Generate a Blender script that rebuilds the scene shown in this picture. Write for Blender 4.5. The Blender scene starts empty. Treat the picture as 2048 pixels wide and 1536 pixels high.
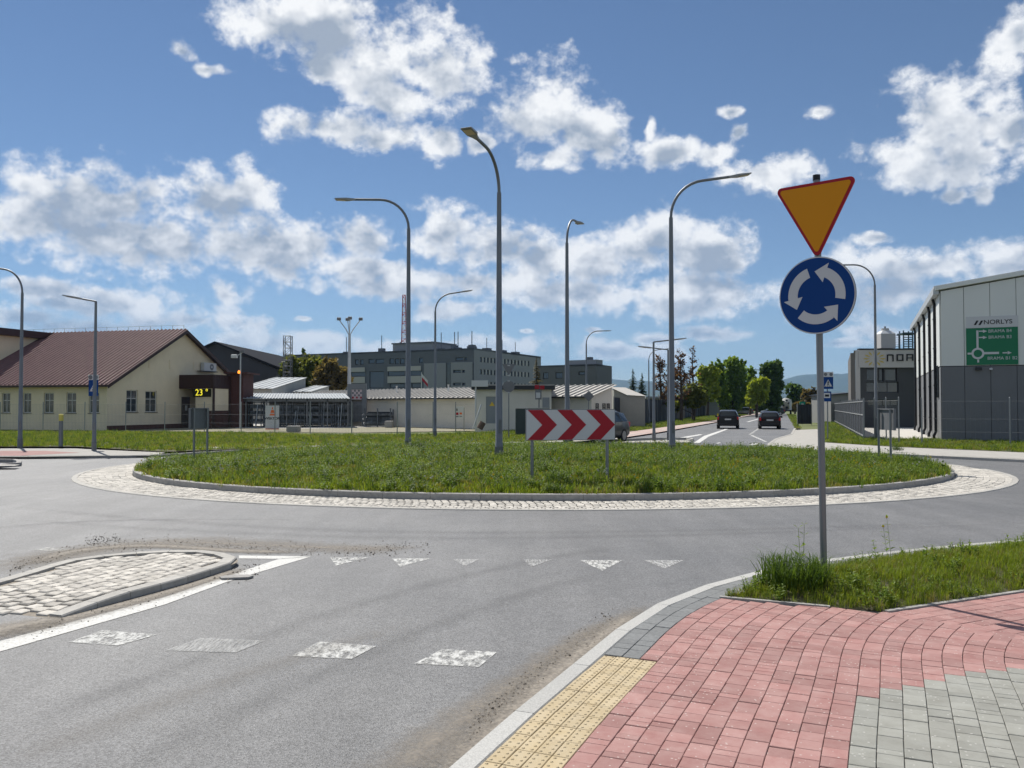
import bpy, bmesh, math, random
import numpy as np
from mathutils import Vector, Matrix
from mathutils.geometry import tessellate_polygon

# ------------------------------------------------------------------ camera, sky, sun, exposure
SC = bpy.context.scene
COL = SC.collection
FPX, HOR, CAMZ = 1700.0, 812.0, 1.9
PITCH = math.atan((HOR - 768.0) / FPX)
cam_d = bpy.data.cameras.new('camera'); cam = bpy.data.objects.new('camera', cam_d); COL.objects.link(cam)
cam.location = (0, 0, CAMZ); cam.rotation_euler = (math.pi / 2 + PITCH, 0, 0)
cam_d.sensor_width = 36.0; cam_d.lens = 36.0 * FPX / 2048.0
cam_d.clip_start = 0.05; cam_d.clip_end = 40000.0
SC.camera = cam
SUN_AZ, SUN_EL = math.radians(-32), math.radians(52)
SC.view_settings.view_transform = 'Standard'; SC.view_settings.look = 'None'
SKY_K = 0.060
SC.view_settings.exposure = 0.5; SC.view_settings.gamma = 1.0; SC.view_settings.use_curve_mapping = False
SC.cycles.max_bounces = 6; SC.cycles.diffuse_bounces = 3; SC.cycles.glossy_bounces = 3
SC.cycles.transmission_bounces = 4; SC.cycles.transparent_max_bounces = 8; SC.cycles.volume_bounces = 0
SC.cycles.caustics_reflective = False; SC.cycles.caustics_refractive = False
SC.cycles.use_denoising = True

_F = Vector((0, math.cos(PITCH), math.sin(PITCH))); _U = Vector((0, -math.sin(PITCH), math.cos(PITCH)))
def ray(x, y):
    return _F + Vector(((x - 1024) / FPX, 0, 0)) + _U * ((768 - y) / FPX)
def G(x, y, h=0.0):                      # survey: a spot of the photograph on the level h
    d = ray(x, y); t = (h - CAMZ) / d.z
    return Vector((d.x * t, d.y * t, h))
def at(x, y, Y):                         # survey: a spot of the photograph at the distance Y
    d = ray(x, y); t = Y / d.y
    return Vector((d.x * t, Y, CAMZ + d.z * t))

def world_sky():
    w = bpy.data.worlds.new('World'); SC.world = w; w.use_nodes = True; w.cycles.sampling_method = 'MANUAL'; w.cycles.sample_map_resolution = 256
    nt = w.node_tree; nt.nodes.clear(); N = nt.nodes.new; L = nt.links.new
    def M(op, a, b=None, c=None, clamp=False):
        n = N('ShaderNodeMath'); n.operation = op; n.use_clamp = clamp
        for i, v in enumerate((a, b, c)):
            if v is None: continue
            if hasattr(v, 'links') or isinstance(v, bpy.types.NodeSocket): L(v, n.inputs[i])
            else: n.inputs[i].default_value = v
        return n.outputs[0]
    def V(op, a, b=None, c=None):
        n = N('ShaderNodeVectorMath'); n.operation = op
        for i, v in enumerate((a, b, c)):
            if v is None: continue
            if isinstance(v, bpy.types.NodeSocket): L(v, n.inputs[i])
            else: n.inputs[i].default_value = v
        return n
    def mixc(f, a, b):
        n = N('ShaderNodeMix'); n.data_type = 'RGBA'
        for s, v in ((n.inputs[0], f), (n.inputs[6], a), (n.inputs[7], b)):
            if isinstance(v, bpy.types.NodeSocket): L(v, s)
            else: s.default_value = v
        return n.outputs[2]
    out = N('ShaderNodeOutputWorld')
    sky = N('ShaderNodeTexSky'); sky.sky_type = 'NISHITA'; sky.sun_disc = False
    sky.sun_elevation = SUN_EL; sky.sun_rotation = SUN_AZ
    sky.altitude = 1500; sky.air_density = 1.0; sky.dust_density = 0.0; sky.ozone_density = 4.0
    tc = N('ShaderNodeTexCoord'); d = tc.outputs['Generated']
    sep = N('ShaderNodeSeparateXYZ'); L(d, sep.inputs[0])
    az = M('ARCTAN2', sep.outputs[0], sep.outputs[1]); el = M('ARCSINE', sep.outputs[2])
    cmb = N('ShaderNodeCombineXYZ'); L(az, cmb.inputs[0]); L(el, cmb.inputs[1]); p = cmb.outputs[0]
    def noise(scale, det, rough, v):
        n = N('ShaderNodeTexNoise'); n.inputs['Scale'].default_value = scale; n.inputs['Detail'].default_value = det; n.inputs['Roughness'].default_value = rough
        L(v, n.inputs['Vector']); return n.outputs
    def smooth(v, lo, hi):
        n = N('ShaderNodeMapRange'); n.interpolation_type = 'SMOOTHSTEP'; n.inputs[1].default_value = lo; n.inputs[2].default_value = hi; L(v, n.inputs[0]); return n.outputs[0]
    # the outlines are warped first, then billows of two sizes are added
    wv = V('SUBTRACT', noise(9.0, 4.0, 0.5, d)[1], (0.5, 0.5, 0.5)).outputs[0]
    pw = V('MULTIPLY_ADD', wv, (0.052, 0.030, 0.0), p).outputs[0]
    s1 = V('MULTIPLY', d, (1.0, 1.0, 1.25)).outputs[0]
    n1 = M('SUBTRACT', noise(13.0, 10.0, 0.58, s1)[0], 0.5); n3 = M('SUBTRACT', noise(42.0, 6.0, 0.6, s1)[0], 0.5)
    sd = Vector((math.sin(SUN_AZ) * math.cos(SUN_EL), math.cos(SUN_AZ) * math.cos(SUN_EL), math.sin(SUN_EL)))
    n2 = M('SUBTRACT', noise(13.0, 4.0, 0.55, V('ADD', s1, tuple(sd * 0.028)).outputs[0])[0], 0.5)
    elr = N('ShaderNodeMapRange'); elr.inputs[1].default_value = 0.0; elr.inputs[2].default_value = 0.14
    elr.inputs[3].default_value = 0.60; elr.inputs[4].default_value = 1.0; L(el, elr.inputs[0])
    fade = M('MULTIPLY', elr.outputs[0], M('GREATER_THAN', el, 0.0)); k = 1.0 / SKY_K
    def cloudy(f, fu):
        """background for one part of the sky: f is how far inside a cloud, fu the same a little nearer the sun"""
        fb = M('MULTIPLY_ADD', n1, 3.0, M('ADD', f, 0.20)); dens = M('MULTIPLY_ADD', n3, 1.9, fb)
        alpha = M('MULTIPLY', smooth(dens, 0.0, 0.82), fade)
        shade = smooth(M('MULTIPLY_ADD', n2, 3.0, fu), -0.40, 0.90)
        rel = M('MULTIPLY_ADD', n3, -0.8, M('MULTIPLY', M('SUBTRACT', n2, n1), 2.4))
        sh = M('MULTIPLY_ADD', M('MULTIPLY', shade, smooth(fb, 0.10, 0.95)), 0.90, rel, clamp=True)
        ccol = mixc(sh, (0.71 * k, 0.715 * k, 0.72 * k, 1), (0.265 * k, 0.31 * k, 0.38 * k, 1))
        bg = N('ShaderNodeBackground'); bg.inputs[1].default_value = SKY_K; L(mixc(alpha, sky.outputs[0], ccol), bg.inputs[0]); return bg.outputs[0]
    def field(lo, hi, dx, dy, rmin):
        fl = None
        for (cx, cy, rx, ry) in CLOUDS:
            r = ray(cx, cy).normalized(); a0 = math.atan2(r.x, r.y) - dx; e0 = math.asin(r.z) - dy; ra, re = rx / FPX, ry / FPX
            if rx < rmin or a0 + 2.3 * ra + 0.05 < lo or a0 - 2.3 * ra - 0.05 > hi: continue
            ln = V('LENGTH', V('MULTIPLY_ADD', pw, (1 / ra, 1 / re, 0), (-a0 / ra, -e0 / re, 0)).outputs[0]).outputs[1]
            fl = ln if fl is None else M('SMOOTH_MIN', fl, ln, 0.30)
        return M('SUBTRACT', 1.0, fl)
    # the same broken cumulus goes on all round the sky outside the part that is in view
    f_out = M('MULTIPLY', M('SUBTRACT', noise(3.0, 3.0, 0.5, V('MULTIPLY', d, (1.0, 1.0, 2.4)).outputs[0])[0], 0.53), 4.0)
    cur = cloudy(f_out, M('SUBTRACT', f_out, 0.2))
    edges = [-0.66, -0.44, -0.27, -0.12, 0.03, 0.18, 0.34, 0.66]
    low = M('MULTIPLY', M('LESS_THAN', el, 0.50), M('GREATER_THAN', el, -0.02))
    for lo, hi in zip(edges[:-1], edges[1:]):
        f = field(lo, hi, 0, 0, 0); fu = M('MAXIMUM', field(lo, hi, -0.010, 0.024, 70), M('SUBTRACT', f, 0.45))
        here = M('MULTIPLY', M('MULTIPLY', M('GREATER_THAN', az, lo), M('LESS_THAN', az, hi)), low)
        ms = N('ShaderNodeMixShader'); L(here, ms.inputs[0]); L(cur, ms.inputs[1]); L(cloudy(f, fu), ms.inputs[2]); cur = ms.outputs[0]
    L(cur, out.inputs[0])
CLOUDS = [  # centre and radii of the cumulus in view, read off the photograph
 (540,45,95,50),(660,70,130,85),(770,110,140,90),(870,140,90,75),(800,195,80,35),(640,130,70,40),
 (670,258,115,38),(755,280,50,26),(370,92,28,24),(415,135,40,15),(876,290,42,36),(958,288,30,22),
 (1095,220,115,78),(1185,268,82,50),(1120,310,100,26),(1350,300,62,32),(1430,305,55,24),(1305,250,12,24),
 (1560,345,110,38),(1475,268,18,20),(1458,222,24,12),(1635,218,28,14),
 (1880,235,95,85),(1800,315,95,48),(1950,290,90,60),(1990,105,55,40),(2045,75,40,40),(2040,270,40,50),
 (1897,387,30,18),(1968,380,22,18),(1750,475,28,16),
 (230,395,190,60),(430,400,105,70),(60,440,150,60),(300,480,290,62),(490,370,50,50),(560,500,130,55),
 (740,480,100,55),(880,470,85,45),(760,555,170,40),(1000,500,130,50),(960,570,150,40),
 (1310,480,85,55),(1190,520,120,48),(1090,520,80,45),(1430,510,105,55),(1400,580,190,45),(1170,595,130,34),
 (1850,530,170,45),(2010,530,110,45),(1800,590,170,45),(1990,610,130,50),
 (220,605,120,30),(95,575,90,20),(445,600,45,38),(380,650,150,28),(150,655,150,22),(60,640,80,18),(600,633,25,8),(920,625,90,22),
 (620,690,260,30),(900,690,240,22),(1240,705,140,22),(1420,668,52,16),(1310,680,50,14),(1045,664,18,6),(1180,664,16,6),(1770,665,50,20),(1690,690,50,10),
]
world_sky()
sun_d = bpy.data.lights.new('sun', 'SUN'); sun = bpy.data.objects.new('sun', sun_d); COL.objects.link(sun)
sun_d.energy = 4.3; sun_d.angle = math.radians(0.55); sun_d.color = (1.0, 0.955, 0.88)
_sd = Vector((math.sin(SUN_AZ) * math.cos(SUN_EL), math.cos(SUN_AZ) * math.cos(SUN_EL), math.sin(SUN_EL)))
sun.rotation_euler = _sd.to_track_quat('Z', 'Y').to_euler()

# ------------------------------------------------------------------ helpers
HAZE = 0.75e-4
RND = random.Random(7)
MATS = {}
def new_mat(name):
    m = bpy.data.materials.new(name); m.use_nodes = True; MATS[name] = m
    nt = m.node_tree; b = nt.nodes['Principled BSDF']
    return m, nt, b
def mat(name, col, rough=0.6, metal=0.0, var=0.0, scale=4.0, detail=4.0, bump=0.0, bscale=60.0, col2=None, fac=None,
        spec=0.4, rand=0.0, emit=None, coat=0.0, stretch=None, fleck=None):
    """procedural material: base colour broken by noise, optional second colour in patches, bump, per-piece variation"""
    m, nt, b = new_mat(name); N = nt.nodes.new; L = nt.links.new
    b.inputs['Roughness'].default_value = rough; b.inputs['Metallic'].default_value = metal
    b.inputs['Specular IOR Level'].default_value = spec; b.inputs['Coat Weight'].default_value = coat
    c = tuple(col) + (1,)
    b.inputs['Base Color'].default_value = c
    src = None
    if var or col2 or bump:
        tc = N('ShaderNodeTexCoord'); vec = tc.outputs['Object']
        if rand: vec = N('ShaderNodeNewGeometry').outputs['Position']      # pieces cut from one sheet differ
        if stretch:
            mp = N('ShaderNodeMapping'); mp.inputs['Scale'].default_value = stretch; L(vec, mp.inputs[0]); vec = mp.outputs[0]
    if var or col2:
        n = N('ShaderNodeTexNoise'); n.inputs['Scale'].default_value = scale; n.inputs['Detail'].default_value = detail; n.inputs['Roughness'].default_value = 0.65
        L(vec, n.inputs['Vector'])
        r = N('ShaderNodeMapRange'); r.inputs[1].default_value = 0.3; r.inputs[2].default_value = 0.7; L(n.outputs[0], r.inputs[0])
        mx = N('ShaderNodeMix'); mx.data_type = 'RGBA'
        L(r.outputs[0], mx.inputs[0])
        if col2: mx.inputs[6].default_value = c; mx.inputs[7].default_value = tuple(col2) + (1,)
        else:
            mx.inputs[6].default_value = tuple(x * (1 - var) for x in col) + (1,)
            mx.inputs[7].default_value = tuple(min(1, x * (1 + var)) for x in col) + (1,)
        src = mx.outputs[2]
    if rand:
        oi = N('ShaderNodeObjectInfo'); ge = N('ShaderNodeNewGeometry')
        ad = N('ShaderNodeMath'); ad.operation = 'ADD'; L(oi.outputs['Random'], ad.inputs[0]); L(ge.outputs['Random Per Island'], ad.inputs[1])
        fr = N('ShaderNodeMath'); fr.operation = 'FRACT'; L(ad.outputs[0], fr.inputs[0])
        mr = N('ShaderNodeMapRange'); mr.inputs[3].default_value = 1 - rand; mr.inputs[4].default_value = 1 + rand; L(fr.outputs[0], mr.inputs[0])
        sc = N('ShaderNodeVectorMath'); sc.operation = 'SCALE'
        if src: L(src, sc.inputs[0])
        else: sc.inputs[0].default_value = col
        L(mr.outputs[0], sc.inputs['Scale']); src = sc.outputs[0]
    if fleck and src:                                      # pale grains worked into the surface
        vo = N('ShaderNodeTexVoronoi'); vo.inputs['Scale'].default_value = 55.0; L(vec, vo.inputs['Vector']); s_ = N('ShaderNodeSeparateColor'); L(vo.outputs['Color'], s_.inputs[0])
        g1 = N('ShaderNodeMath'); g1.operation = 'GREATER_THAN'; L(s_.outputs[0], g1.inputs[0]); g1.inputs[1].default_value = 0.93
        g2 = N('ShaderNodeMath'); g2.operation = 'LESS_THAN'; L(vo.outputs['Distance'], g2.inputs[0]); g2.inputs[1].default_value = 0.34
        gm = N('ShaderNodeMath'); gm.operation = 'MULTIPLY'; L(g1.outputs[0], gm.inputs[0]); L(g2.outputs[0], gm.inputs[1])
        fx = N('ShaderNodeMix'); fx.data_type = 'RGBA'; L(gm.outputs[0], fx.inputs[0]); L(src, fx.inputs[6]); fx.inputs[7].default_value = tuple(fleck) + (1,); src = fx.outputs[2]
    if src: L(src, b.inputs['Base Color'])
    if bump:
        n2 = N('ShaderNodeTexNoise'); n2.inputs['Scale'].default_value = bscale; n2.inputs['Detail'].default_value = 3.0; L(vec, n2.inputs['Vector'])
        bp = N('ShaderNodeBump'); bp.inputs['Strength'].default_value = bump; bp.inputs['Distance'].default_value = 0.01
        L(n2.outputs[0], bp.inputs['Height']); L(bp.outputs[0], b.inputs['Normal'])
    if emit:
        b.inputs['Emission Color'].default_value = tuple(emit[0]) + (1,); b.inputs['Emission Strength'].default_value = emit[1]
    return m

def tag(o, label=None, cat=None, group=None, kind=None):
    if label: o['label'] = label
    if cat: o['category'] = cat
    if group: o['group'] = group
    if kind: o['kind'] = kind
    return o
def empty(name, loc=(0, 0, 0), rz=0.0, **kw):
    o = bpy.data.objects.new(name, None); COL.objects.link(o); o.location = loc; o.rotation_euler = (0, 0, rz)
    o.empty_display_size = 0.1
    return tag(o, **kw)
def link(name, me, parent=None, loc=None, rz=None, **kw):
    o = bpy.data.objects.new(name, me); COL.objects.link(o)
    if parent is not None: o.parent = parent
    if loc is not None: o.location = loc
    if rz is not None: o.rotation_euler = (0, 0, rz)
    return tag(o, **kw)
def copy_tree(o, parent=None):
    c = o.copy(); COL.objects.link(c)
    if parent is not None: c.parent = parent
    for ch in list(o.children): copy_tree(ch, c)
    return c

class MB:
    """collects simple solids and links them as ONE mesh object"""
    def __init__(s): s.v = []; s.f = []; s.m = []; s.ms = []
    def mi(s, m):
        if m not in s.ms: s.ms.append(m)
        return s.ms.index(m)
    def add(s, vs, fs, m=None):
        k = len(s.v); s.v += [tuple(v) for v in vs]; s.f += [tuple(i + k for i in f) for f in fs]
        s.m += [s.mi(m) if m else 0] * len(fs); return s
    def box(s, x0, x1, y0, y1, z0, z1, m=None, bev=0.0):
        if bev:
            vs = []
            for z, i in ((z0, 0), (z1 - bev, 0), (z1, bev)):
                vs += [(x0 + i, y0 + i, z), (x1 - i, y0 + i, z), (x1 - i, y1 - i, z), (x0 + i, y1 - i, z)]
            fs = [(3, 2, 1, 0), (8, 9, 10, 11)]
            for r in (0, 4): fs += [(r + i, r + (i + 1) % 4, r + 4 + (i + 1) % 4, r + 4 + i) for i in range(4)]
            return s.add(vs, fs, m)
        vs = [(x0, y0, z0), (x1, y0, z0), (x1, y1, z0), (x0, y1, z0), (x0, y0, z1), (x1, y0, z1), (x1, y1, z1), (x0, y1, z1)]
        return s.add(vs, [(3, 2, 1, 0), (4, 5, 6, 7), (0, 1, 5, 4), (1, 2, 6, 5), (2, 3, 7, 6), (3, 0, 4, 7)], m)
    def tube(s, pts, rad, n=10, m=None, cap=True):
        pts = [Vector(p) for p in pts]
        if not hasattr(rad, '__len__'): rad = [rad] * len(pts)
        vs = []; up = None
        for i, p in enumerate(pts):
            t = (pts[min(i + 1, len(pts) - 1)] - pts[max(i - 1, 0)]).normalized()
            if up is None or abs(up.dot(t)) > 0.95:
                up = Vector((1, 0, 0)) if abs(t.x) < 0.8 else Vector((0, 1, 0))
            a = (up - t * up.dot(t)).normalized(); b = t.cross(a); up = a
            for k in range(n):
                an = 2 * math.pi * k / n
                vs.append(p + (a * math.cos(an) + b * math.sin(an)) * rad[i])
        fs = []
        for i in range(len(pts) - 1):
            for k in range(n):
                fs.append((i * n + k, i * n + (k + 1) % n, (i + 1) * n + (k + 1) % n, (i + 1) * n + k))
        if cap: fs += [tuple(range(n - 1, -1, -1)), tuple((len(pts) - 1) * n + k for k in range(n))]
        return s.add(vs, fs, m)
    def bar(s, a, b, w, m=None): return s.tube([a, b], w * 0.7071, 4, m)
    def prism(s, poly, z0, z1, m=None, axis='z'):
        """polygon extruded; axis z: (x,y) up; axis y: (x,z) drawn, extruded along y from z0 to z1"""
        n = len(poly)
        if axis == 'z': vs = [(x, y, z0) for x, y in poly] + [(x, y, z1) for x, y in poly]
        elif axis == 'y': vs = [(x, z0, y) for x, y in poly] + [(x, z1, y) for x, y in poly]
        else: vs = [(z0, x, y) for x, y in poly] + [(z1, x, y) for x, y in poly]
        fs = [tuple(range(n - 1, -1, -1)), tuple(range(n, 2 * n))] + [(i, (i + 1) % n, n + (i + 1) % n, n + i) for i in range(n)]
        return s.add(vs, fs, m)
    def build(s, name, m=None, parent=None, smooth=False, loc=None, rz=None, **kw):
        me = bpy.data.meshes.new(name); me.from_pydata(s.v, [], s.f)
        if s.ms:
            for mm in s.ms: me.materials.append(mm)
            me.polygons.foreach_set('material_index', s.m)
        elif m: me.materials.append(m)
        if smooth:
            me.polygons.foreach_set('use_smooth', [True] * len(me.polygons)); me.set_sharp_from_angle(angle=math.radians(40))
        bm = bmesh.new(); bm.from_mesh(me); bmesh.ops.recalc_face_normals(bm, faces=bm.faces); bm.to_mesh(me); bm.free()
        me.update()
        return link(name, me, parent, loc, rz, **kw)
def raw_mesh(name, vs, fs, m):
    me = bpy.data.meshes.new(name); me.from_pydata(vs, [], fs); me.materials.append(m); me.update(); return me
def text_obj(name, txt, size, m, parent, loc, rot=(math.pi / 2, 0, 0), align='CENTER', sx=1.0, depth=0.004, bold=0.0):
    cu = bpy.data.curves.new('t', 'FONT'); cu.body = txt; cu.size = size; cu.align_x = align; cu.align_y = 'CENTER'
    cu.extrude = depth; cu.offset = bold
    t = bpy.data.objects.new('t', cu); COL.objects.link(t)
    dg = bpy.context.evaluated_depsgraph_get(); me = bpy.data.meshes.new_from_object(t.evaluated_get(dg))
    bpy.data.objects.remove(t); me.name = name; me.materials.clear(); me.materials.append(m)
    o = link(name, me, parent, loc); o.rotation_euler = rot; o.scale = (sx, 1, 1)
    return o
def resample(pts, step):
    pts = [Vector(p) for p in pts]; out = [pts[0].copy()]; acc = 0.0
    for a, b in zip(pts[:-1], pts[1:]):
        l = (b - a).length; 
        if l < 1e-9: continue
        t = step - acc
        while t <= l: out.append(a.lerp(b, t / l)); t += step
        acc = (acc + l) % step
    return out
def spline(pts, per=12):
    P = [Vector(p) for p in pts]; P = [P[0] * 2 - P[1]] + P + [P[-1] * 2 - P[-2]]; out = []
    for i in range(1, len(P) - 2):
        a, b, c, d = P[i - 1:i + 3]
        for k in range(per):
            t = k / per
            out.append(0.5 * ((2 * b) + (c - a) * t + (2 * a - 5 * b + 4 * c - d) * t * t + (3 * b - a - 3 * c + d) * t ** 3))
    out.append(P[-2]); return out
def grid_sheet(name, poly, z, m, kind='structure', zfun=None, step=None, parent=None, **kw):
    """flat sheet over a polygon; with zfun it is cut into a grid and lifted"""
    bm = bmesh.new(); vs = [bm.verts.new((p[0], p[1], z)) for p in poly]
    for tri in tessellate_polygon([[Vector((p[0], p[1], 0)) for p in poly]]):
        if len(set(tri)) == 3: bm.faces.new([vs[i] for i in tri])
    if step:
        xs = [p[0] for p in poly]; ys = [p[1] for p in poly]
        for ax, lo, hi in ((0, min(xs), max(xs)), (1, min(ys), max(ys))):
            k = lo + step
            while k < hi:
                co = [0, 0, 0]; no = [0, 0, 0]; co[ax] = k; no[ax] = 1
                bmesh.ops.bisect_plane(bm, geom=bm.verts[:] + bm.edges[:] + bm.faces[:], plane_co=co, plane_no=no); k += step
    bm.normal_update()
    for fc in bm.faces:
        if fc.normal.z < 0: fc.normal_flip()
    if zfun:
        for v in bm.verts: v.co.z = zfun(v.co.x, v.co.y)
    me = bpy.data.meshes.new(name); bm.to_mesh(me); bm.free(); me.materials.append(m)
    if zfun: me.polygons.foreach_set('use_smooth', [True] * len(me.polygons))
    return link(name, me, parent, kind=kind if parent is None else None, **kw)
def kerb_run(parent, pts, w, z0, z1, m, seg=1.0, side=1, gap=0.006, drop=None, closed=False):
    """row of kerb stones along a line; each stone a child of its own; side=1: body to the right of the line's direction"""
    P = resample(pts, seg); n = len(P)
    def off(i):
        a = P[max(i - 1, 0)] if not closed else P[(i - 1) % n]; b = P[min(i + 1, n - 1)] if not closed else P[(i + 1) % n]
        t = (b - a); t.z = 0; t.normalize(); return Vector((t.y, -t.x, 0)) * side
    for i in range(n if closed else n - 1):
        j = (i + 1) % n
        a, b = P[i], P[j]; oa, ob = off(i), off(j); d = (b - a).normalized() * gap * 0.5; bv = 0.012
        ha = z1 if drop is None else drop(a, z1); hb = z1 if drop is None else drop(b, z1)
        A, B = a + d, b - d
        vs = []
        for q, k0 in ((A, 0), (B, 1)):
            o = (oa, ob)[k0]; h = (ha, hb)[k0]
            vs += [(q.x, q.y, z0), (q.x, q.y, h - bv), (q.x + o.x * bv, q.y + o.y * bv, h), (q.x + o.x * w, q.y + o.y * w, h), (q.x + o.x * w, q.y + o.y * w, z0)]
        fs = [(0, 1, 2, 3, 4), (9, 8, 7, 6, 5)] + [(k, k + 5, (k + 1) % 5 + 5, (k + 1) % 5) for k in range(5)]
        mb = MB(); mb.add(vs, fs); mb.build('kerb_stone', m, parent)
# ------------------------------------------------------------------ materials of the ground
def asphalt_mat(name, base, tint, speck=0.5):
    m, nt, b = new_mat(name); N = nt.nodes.new; L = nt.links.new
    tc = N('ShaderNodeTexCoord'); vec = tc.outputs['Object']
    def noise(sc, det, rough=0.6, v=None):
        n = N('ShaderNodeTexNoise'); n.inputs['Scale'].default_value = sc; n.inputs['Detail'].default_value = det; n.inputs['Roughness'].default_value = rough
        L(v or vec, n.inputs['Vector']); return n.outputs[0]
    def mr(s, a, b_, c, d):
        r = N('ShaderNodeMapRange'); r.inputs[1].default_value = a; r.inputs[2].default_value = b_; r.inputs[3].default_value = c; r.inputs[4].default_value = d; L(s, r.inputs[0]); return r.outputs[0]
    def mix(f, a, b_):
        x = N('ShaderNodeMix'); x.data_type = 'RGBA'; L(f, x.inputs[0])
        for s, v in ((x.inputs[6], a), (x.inputs[7], b_)):
            if isinstance(v, bpy.types.NodeSocket): L(v, s)
            else: s.default_value = tuple(v) + (1,)
        return x.outputs[2]
    vo = N('ShaderNodeTexVoronoi'); vo.inputs['Scale'].default_value = 110.0; L(vec, vo.inputs['Vector'])
    sp = N('ShaderNodeSeparateColor'); L(vo.outputs['Color'], sp.inputs[0])
    stones = mr(sp.outputs[0], 0.0, 1.0, 1 - speck, 1 + speck)
    big = mr(noise(0.35, 5), 0.3, 0.7, 0.0, 1.0)
    c = mix(big, tuple(x * 0.90 for x in base), tuple(x * 1.10 for x in tint))
    mp = N('ShaderNodeMapping'); mp.inputs['Rotation'].default_value = (0, 0, 0.42); mp.inputs['Scale'].default_value = (1.6, 0.10, 1); L(vec, mp.inputs[0])
    lane = mr(noise(1.0, 5, 0.6, mp.outputs[0]), 0.3, 0.7, 0.86, 1.13)
    md = N('ShaderNodeMath'); md.operation = 'MULTIPLY'; L(mr(noise(3.0, 6, 0.7), 0.3, 0.75, 0.9, 1.1), md.inputs[0]); L(lane, md.inputs[1]); med = md.outputs[0]
    sc = N('ShaderNodeVectorMath'); sc.operation = 'SCALE'; L(c, sc.inputs[0]); L(stones, sc.inputs['Scale'])
    sc2 = N('ShaderNodeVectorMath'); sc2.operation = 'SCALE'; L(sc.outputs[0], sc2.inputs[0]); L(med, sc2.inputs['Scale'])
    L(sc2.outputs[0], b.inputs['Base Color'])
    b.inputs['Roughness'].default_value = 0.62; b.inputs['Specular IOR Level'].default_value = 0.45
    bp = N('ShaderNodeBump'); bp.inputs['Strength'].default_value = 0.55; bp.inputs['Distance'].default_value = 0.006
    L(vo.outputs['Distance'], bp.inputs['Height']); L(bp.outputs[0], b.inputs['Normal'])
    return m
def cover_mat(name, col, col2, lo, hi, scale, rough=0.85, stretch=None, fade=False, bump=0.0, detail=6.0):
    """paint or dust that lies on the road with worn gaps: noise decides where it is left"""
    m, nt, b = new_mat(name); N = nt.nodes.new; L = nt.links.new
    tc = N('ShaderNodeTexCoord'); vec = tc.outputs['Object']
    if stretch:
        mp = N('ShaderNodeMapping'); mp.inputs['Rotation'].default_value = (0, 0, stretch[1]); mp.inputs['Scale'].default_value = stretch[0]; L(vec, mp.inputs[0]); vec = mp.outputs[0]
    n = N('ShaderNodeTexNoise'); n.inputs['Scale'].default_value = scale; n.inputs['Detail'].default_value = detail; n.inputs['Roughness'].default_value = 0.75; L(vec, n.inputs['Vector'])
    s = n.outputs[0]
    if fade:
        at_ = N('ShaderNodeAttribute'); at_.attribute_name = 'fade'
        ml = N('ShaderNodeMath'); ml.operation = 'MULTIPLY_ADD'; L(at_.outputs['Fac'], ml.inputs[0]); ml.inputs[1].default_value = 0.75; L(s, ml.inputs[2])
        sb = N('ShaderNodeMath'); sb.operation = 'SUBTRACT'; L(ml.outputs[0], sb.inputs[0]); sb.inputs[1].default_value = 0.45; s = sb.outputs[0]
    r = N('ShaderNodeMapRange'); r.inputs[1].default_value = lo; r.inputs[2].default_value = hi; L(s, r.inputs[0])
    n2 = N('ShaderNodeTexNoise'); n2.inputs['Scale'].default_value = 45.0; n2.inputs['Detail'].default_value = 4.0; L(tc.outputs['Object'], n2.inputs['Vector'])
    r2 = N('ShaderNodeMapRange'); r2.inputs[1].default_value = 0.35; r2.inputs[2].default_value = 0.65; L(n2.outputs[0], r2.inputs[0])
    mx = N('ShaderNodeMix'); mx.data_type = 'RGBA'; mx.inputs[6].default_value = tuple(col) + (1,); mx.inputs[7].default_value = tuple(col2) + (1,); L(r2.outputs[0], mx.inputs[0])
    L(mx.outputs[2], b.inputs['Base Color']); L(r.outputs[0], b.inputs['Alpha']); b.inputs['Roughness'].default_value = rough
    if bump:
        bp = N('ShaderNodeBump'); bp.inputs['Strength'].default_value = bump; bp.inputs['Distance'].default_value = 0.01; L(n.outputs[0], bp.inputs['Height']); L(bp.outputs[0], b.inputs['Normal'])
    return m
ASPH = asphalt_mat('asphalt', (0.130, 0.131, 0.134), (0.150, 0.149, 0.148), 0.5)
PAINT = cover_mat('road_paint', (0.62, 0.62, 0.60), (0.50, 0.49, 0.46), 0.30, 0.42, 34)
PAINT_W = cover_mat('road_paint_worn', (0.60, 0.60, 0.58), (0.42, 0.42, 0.40), 0.40, 0.56, 16, stretch=((1.0, 0.45, 1), 0.45), detail=10)
PAINT_F = cover_mat('road_paint_faint', (0.50, 0.50, 0.49), (0.36, 0.36, 0.35), 0.30, 0.66, 30, stretch=((1.4, 0.22, 1), 0.45))
DUST = cover_mat('road_dust', (0.30, 0.26, 0.21), (0.20, 0.18, 0.155), 0.25, 1.15, 5.0, fade=True)
DUST_D = cover_mat('road_dust_dense', (0.29, 0.255, 0.21), (0.18, 0.16, 0.135), 0.16, 0.80, 22, fade=True, bump=0.35)
DUST_L = cover_mat('road_dust_light', (0.24, 0.21, 0.175), (0.18, 0.165, 0.145), 0.30, 3.4, 6.0, fade=True)
SKID = cover_mat('tyre_marks', (0.055, 0.055, 0.057), (0.08, 0.08, 0.08), 0.35, 4.6, 2.5, fade=True)
KERB = mat('kerb_granite', (0.40, 0.395, 0.375), 0.8, var=0.22, scale=90, detail=3, bump=0.25, bscale=150, rand=0.10)
KERB_C = mat('kerb_concrete', (0.31, 0.30, 0.285), 0.85, var=0.16, scale=14, bump=0.2, bscale=120, rand=0.10)
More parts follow.
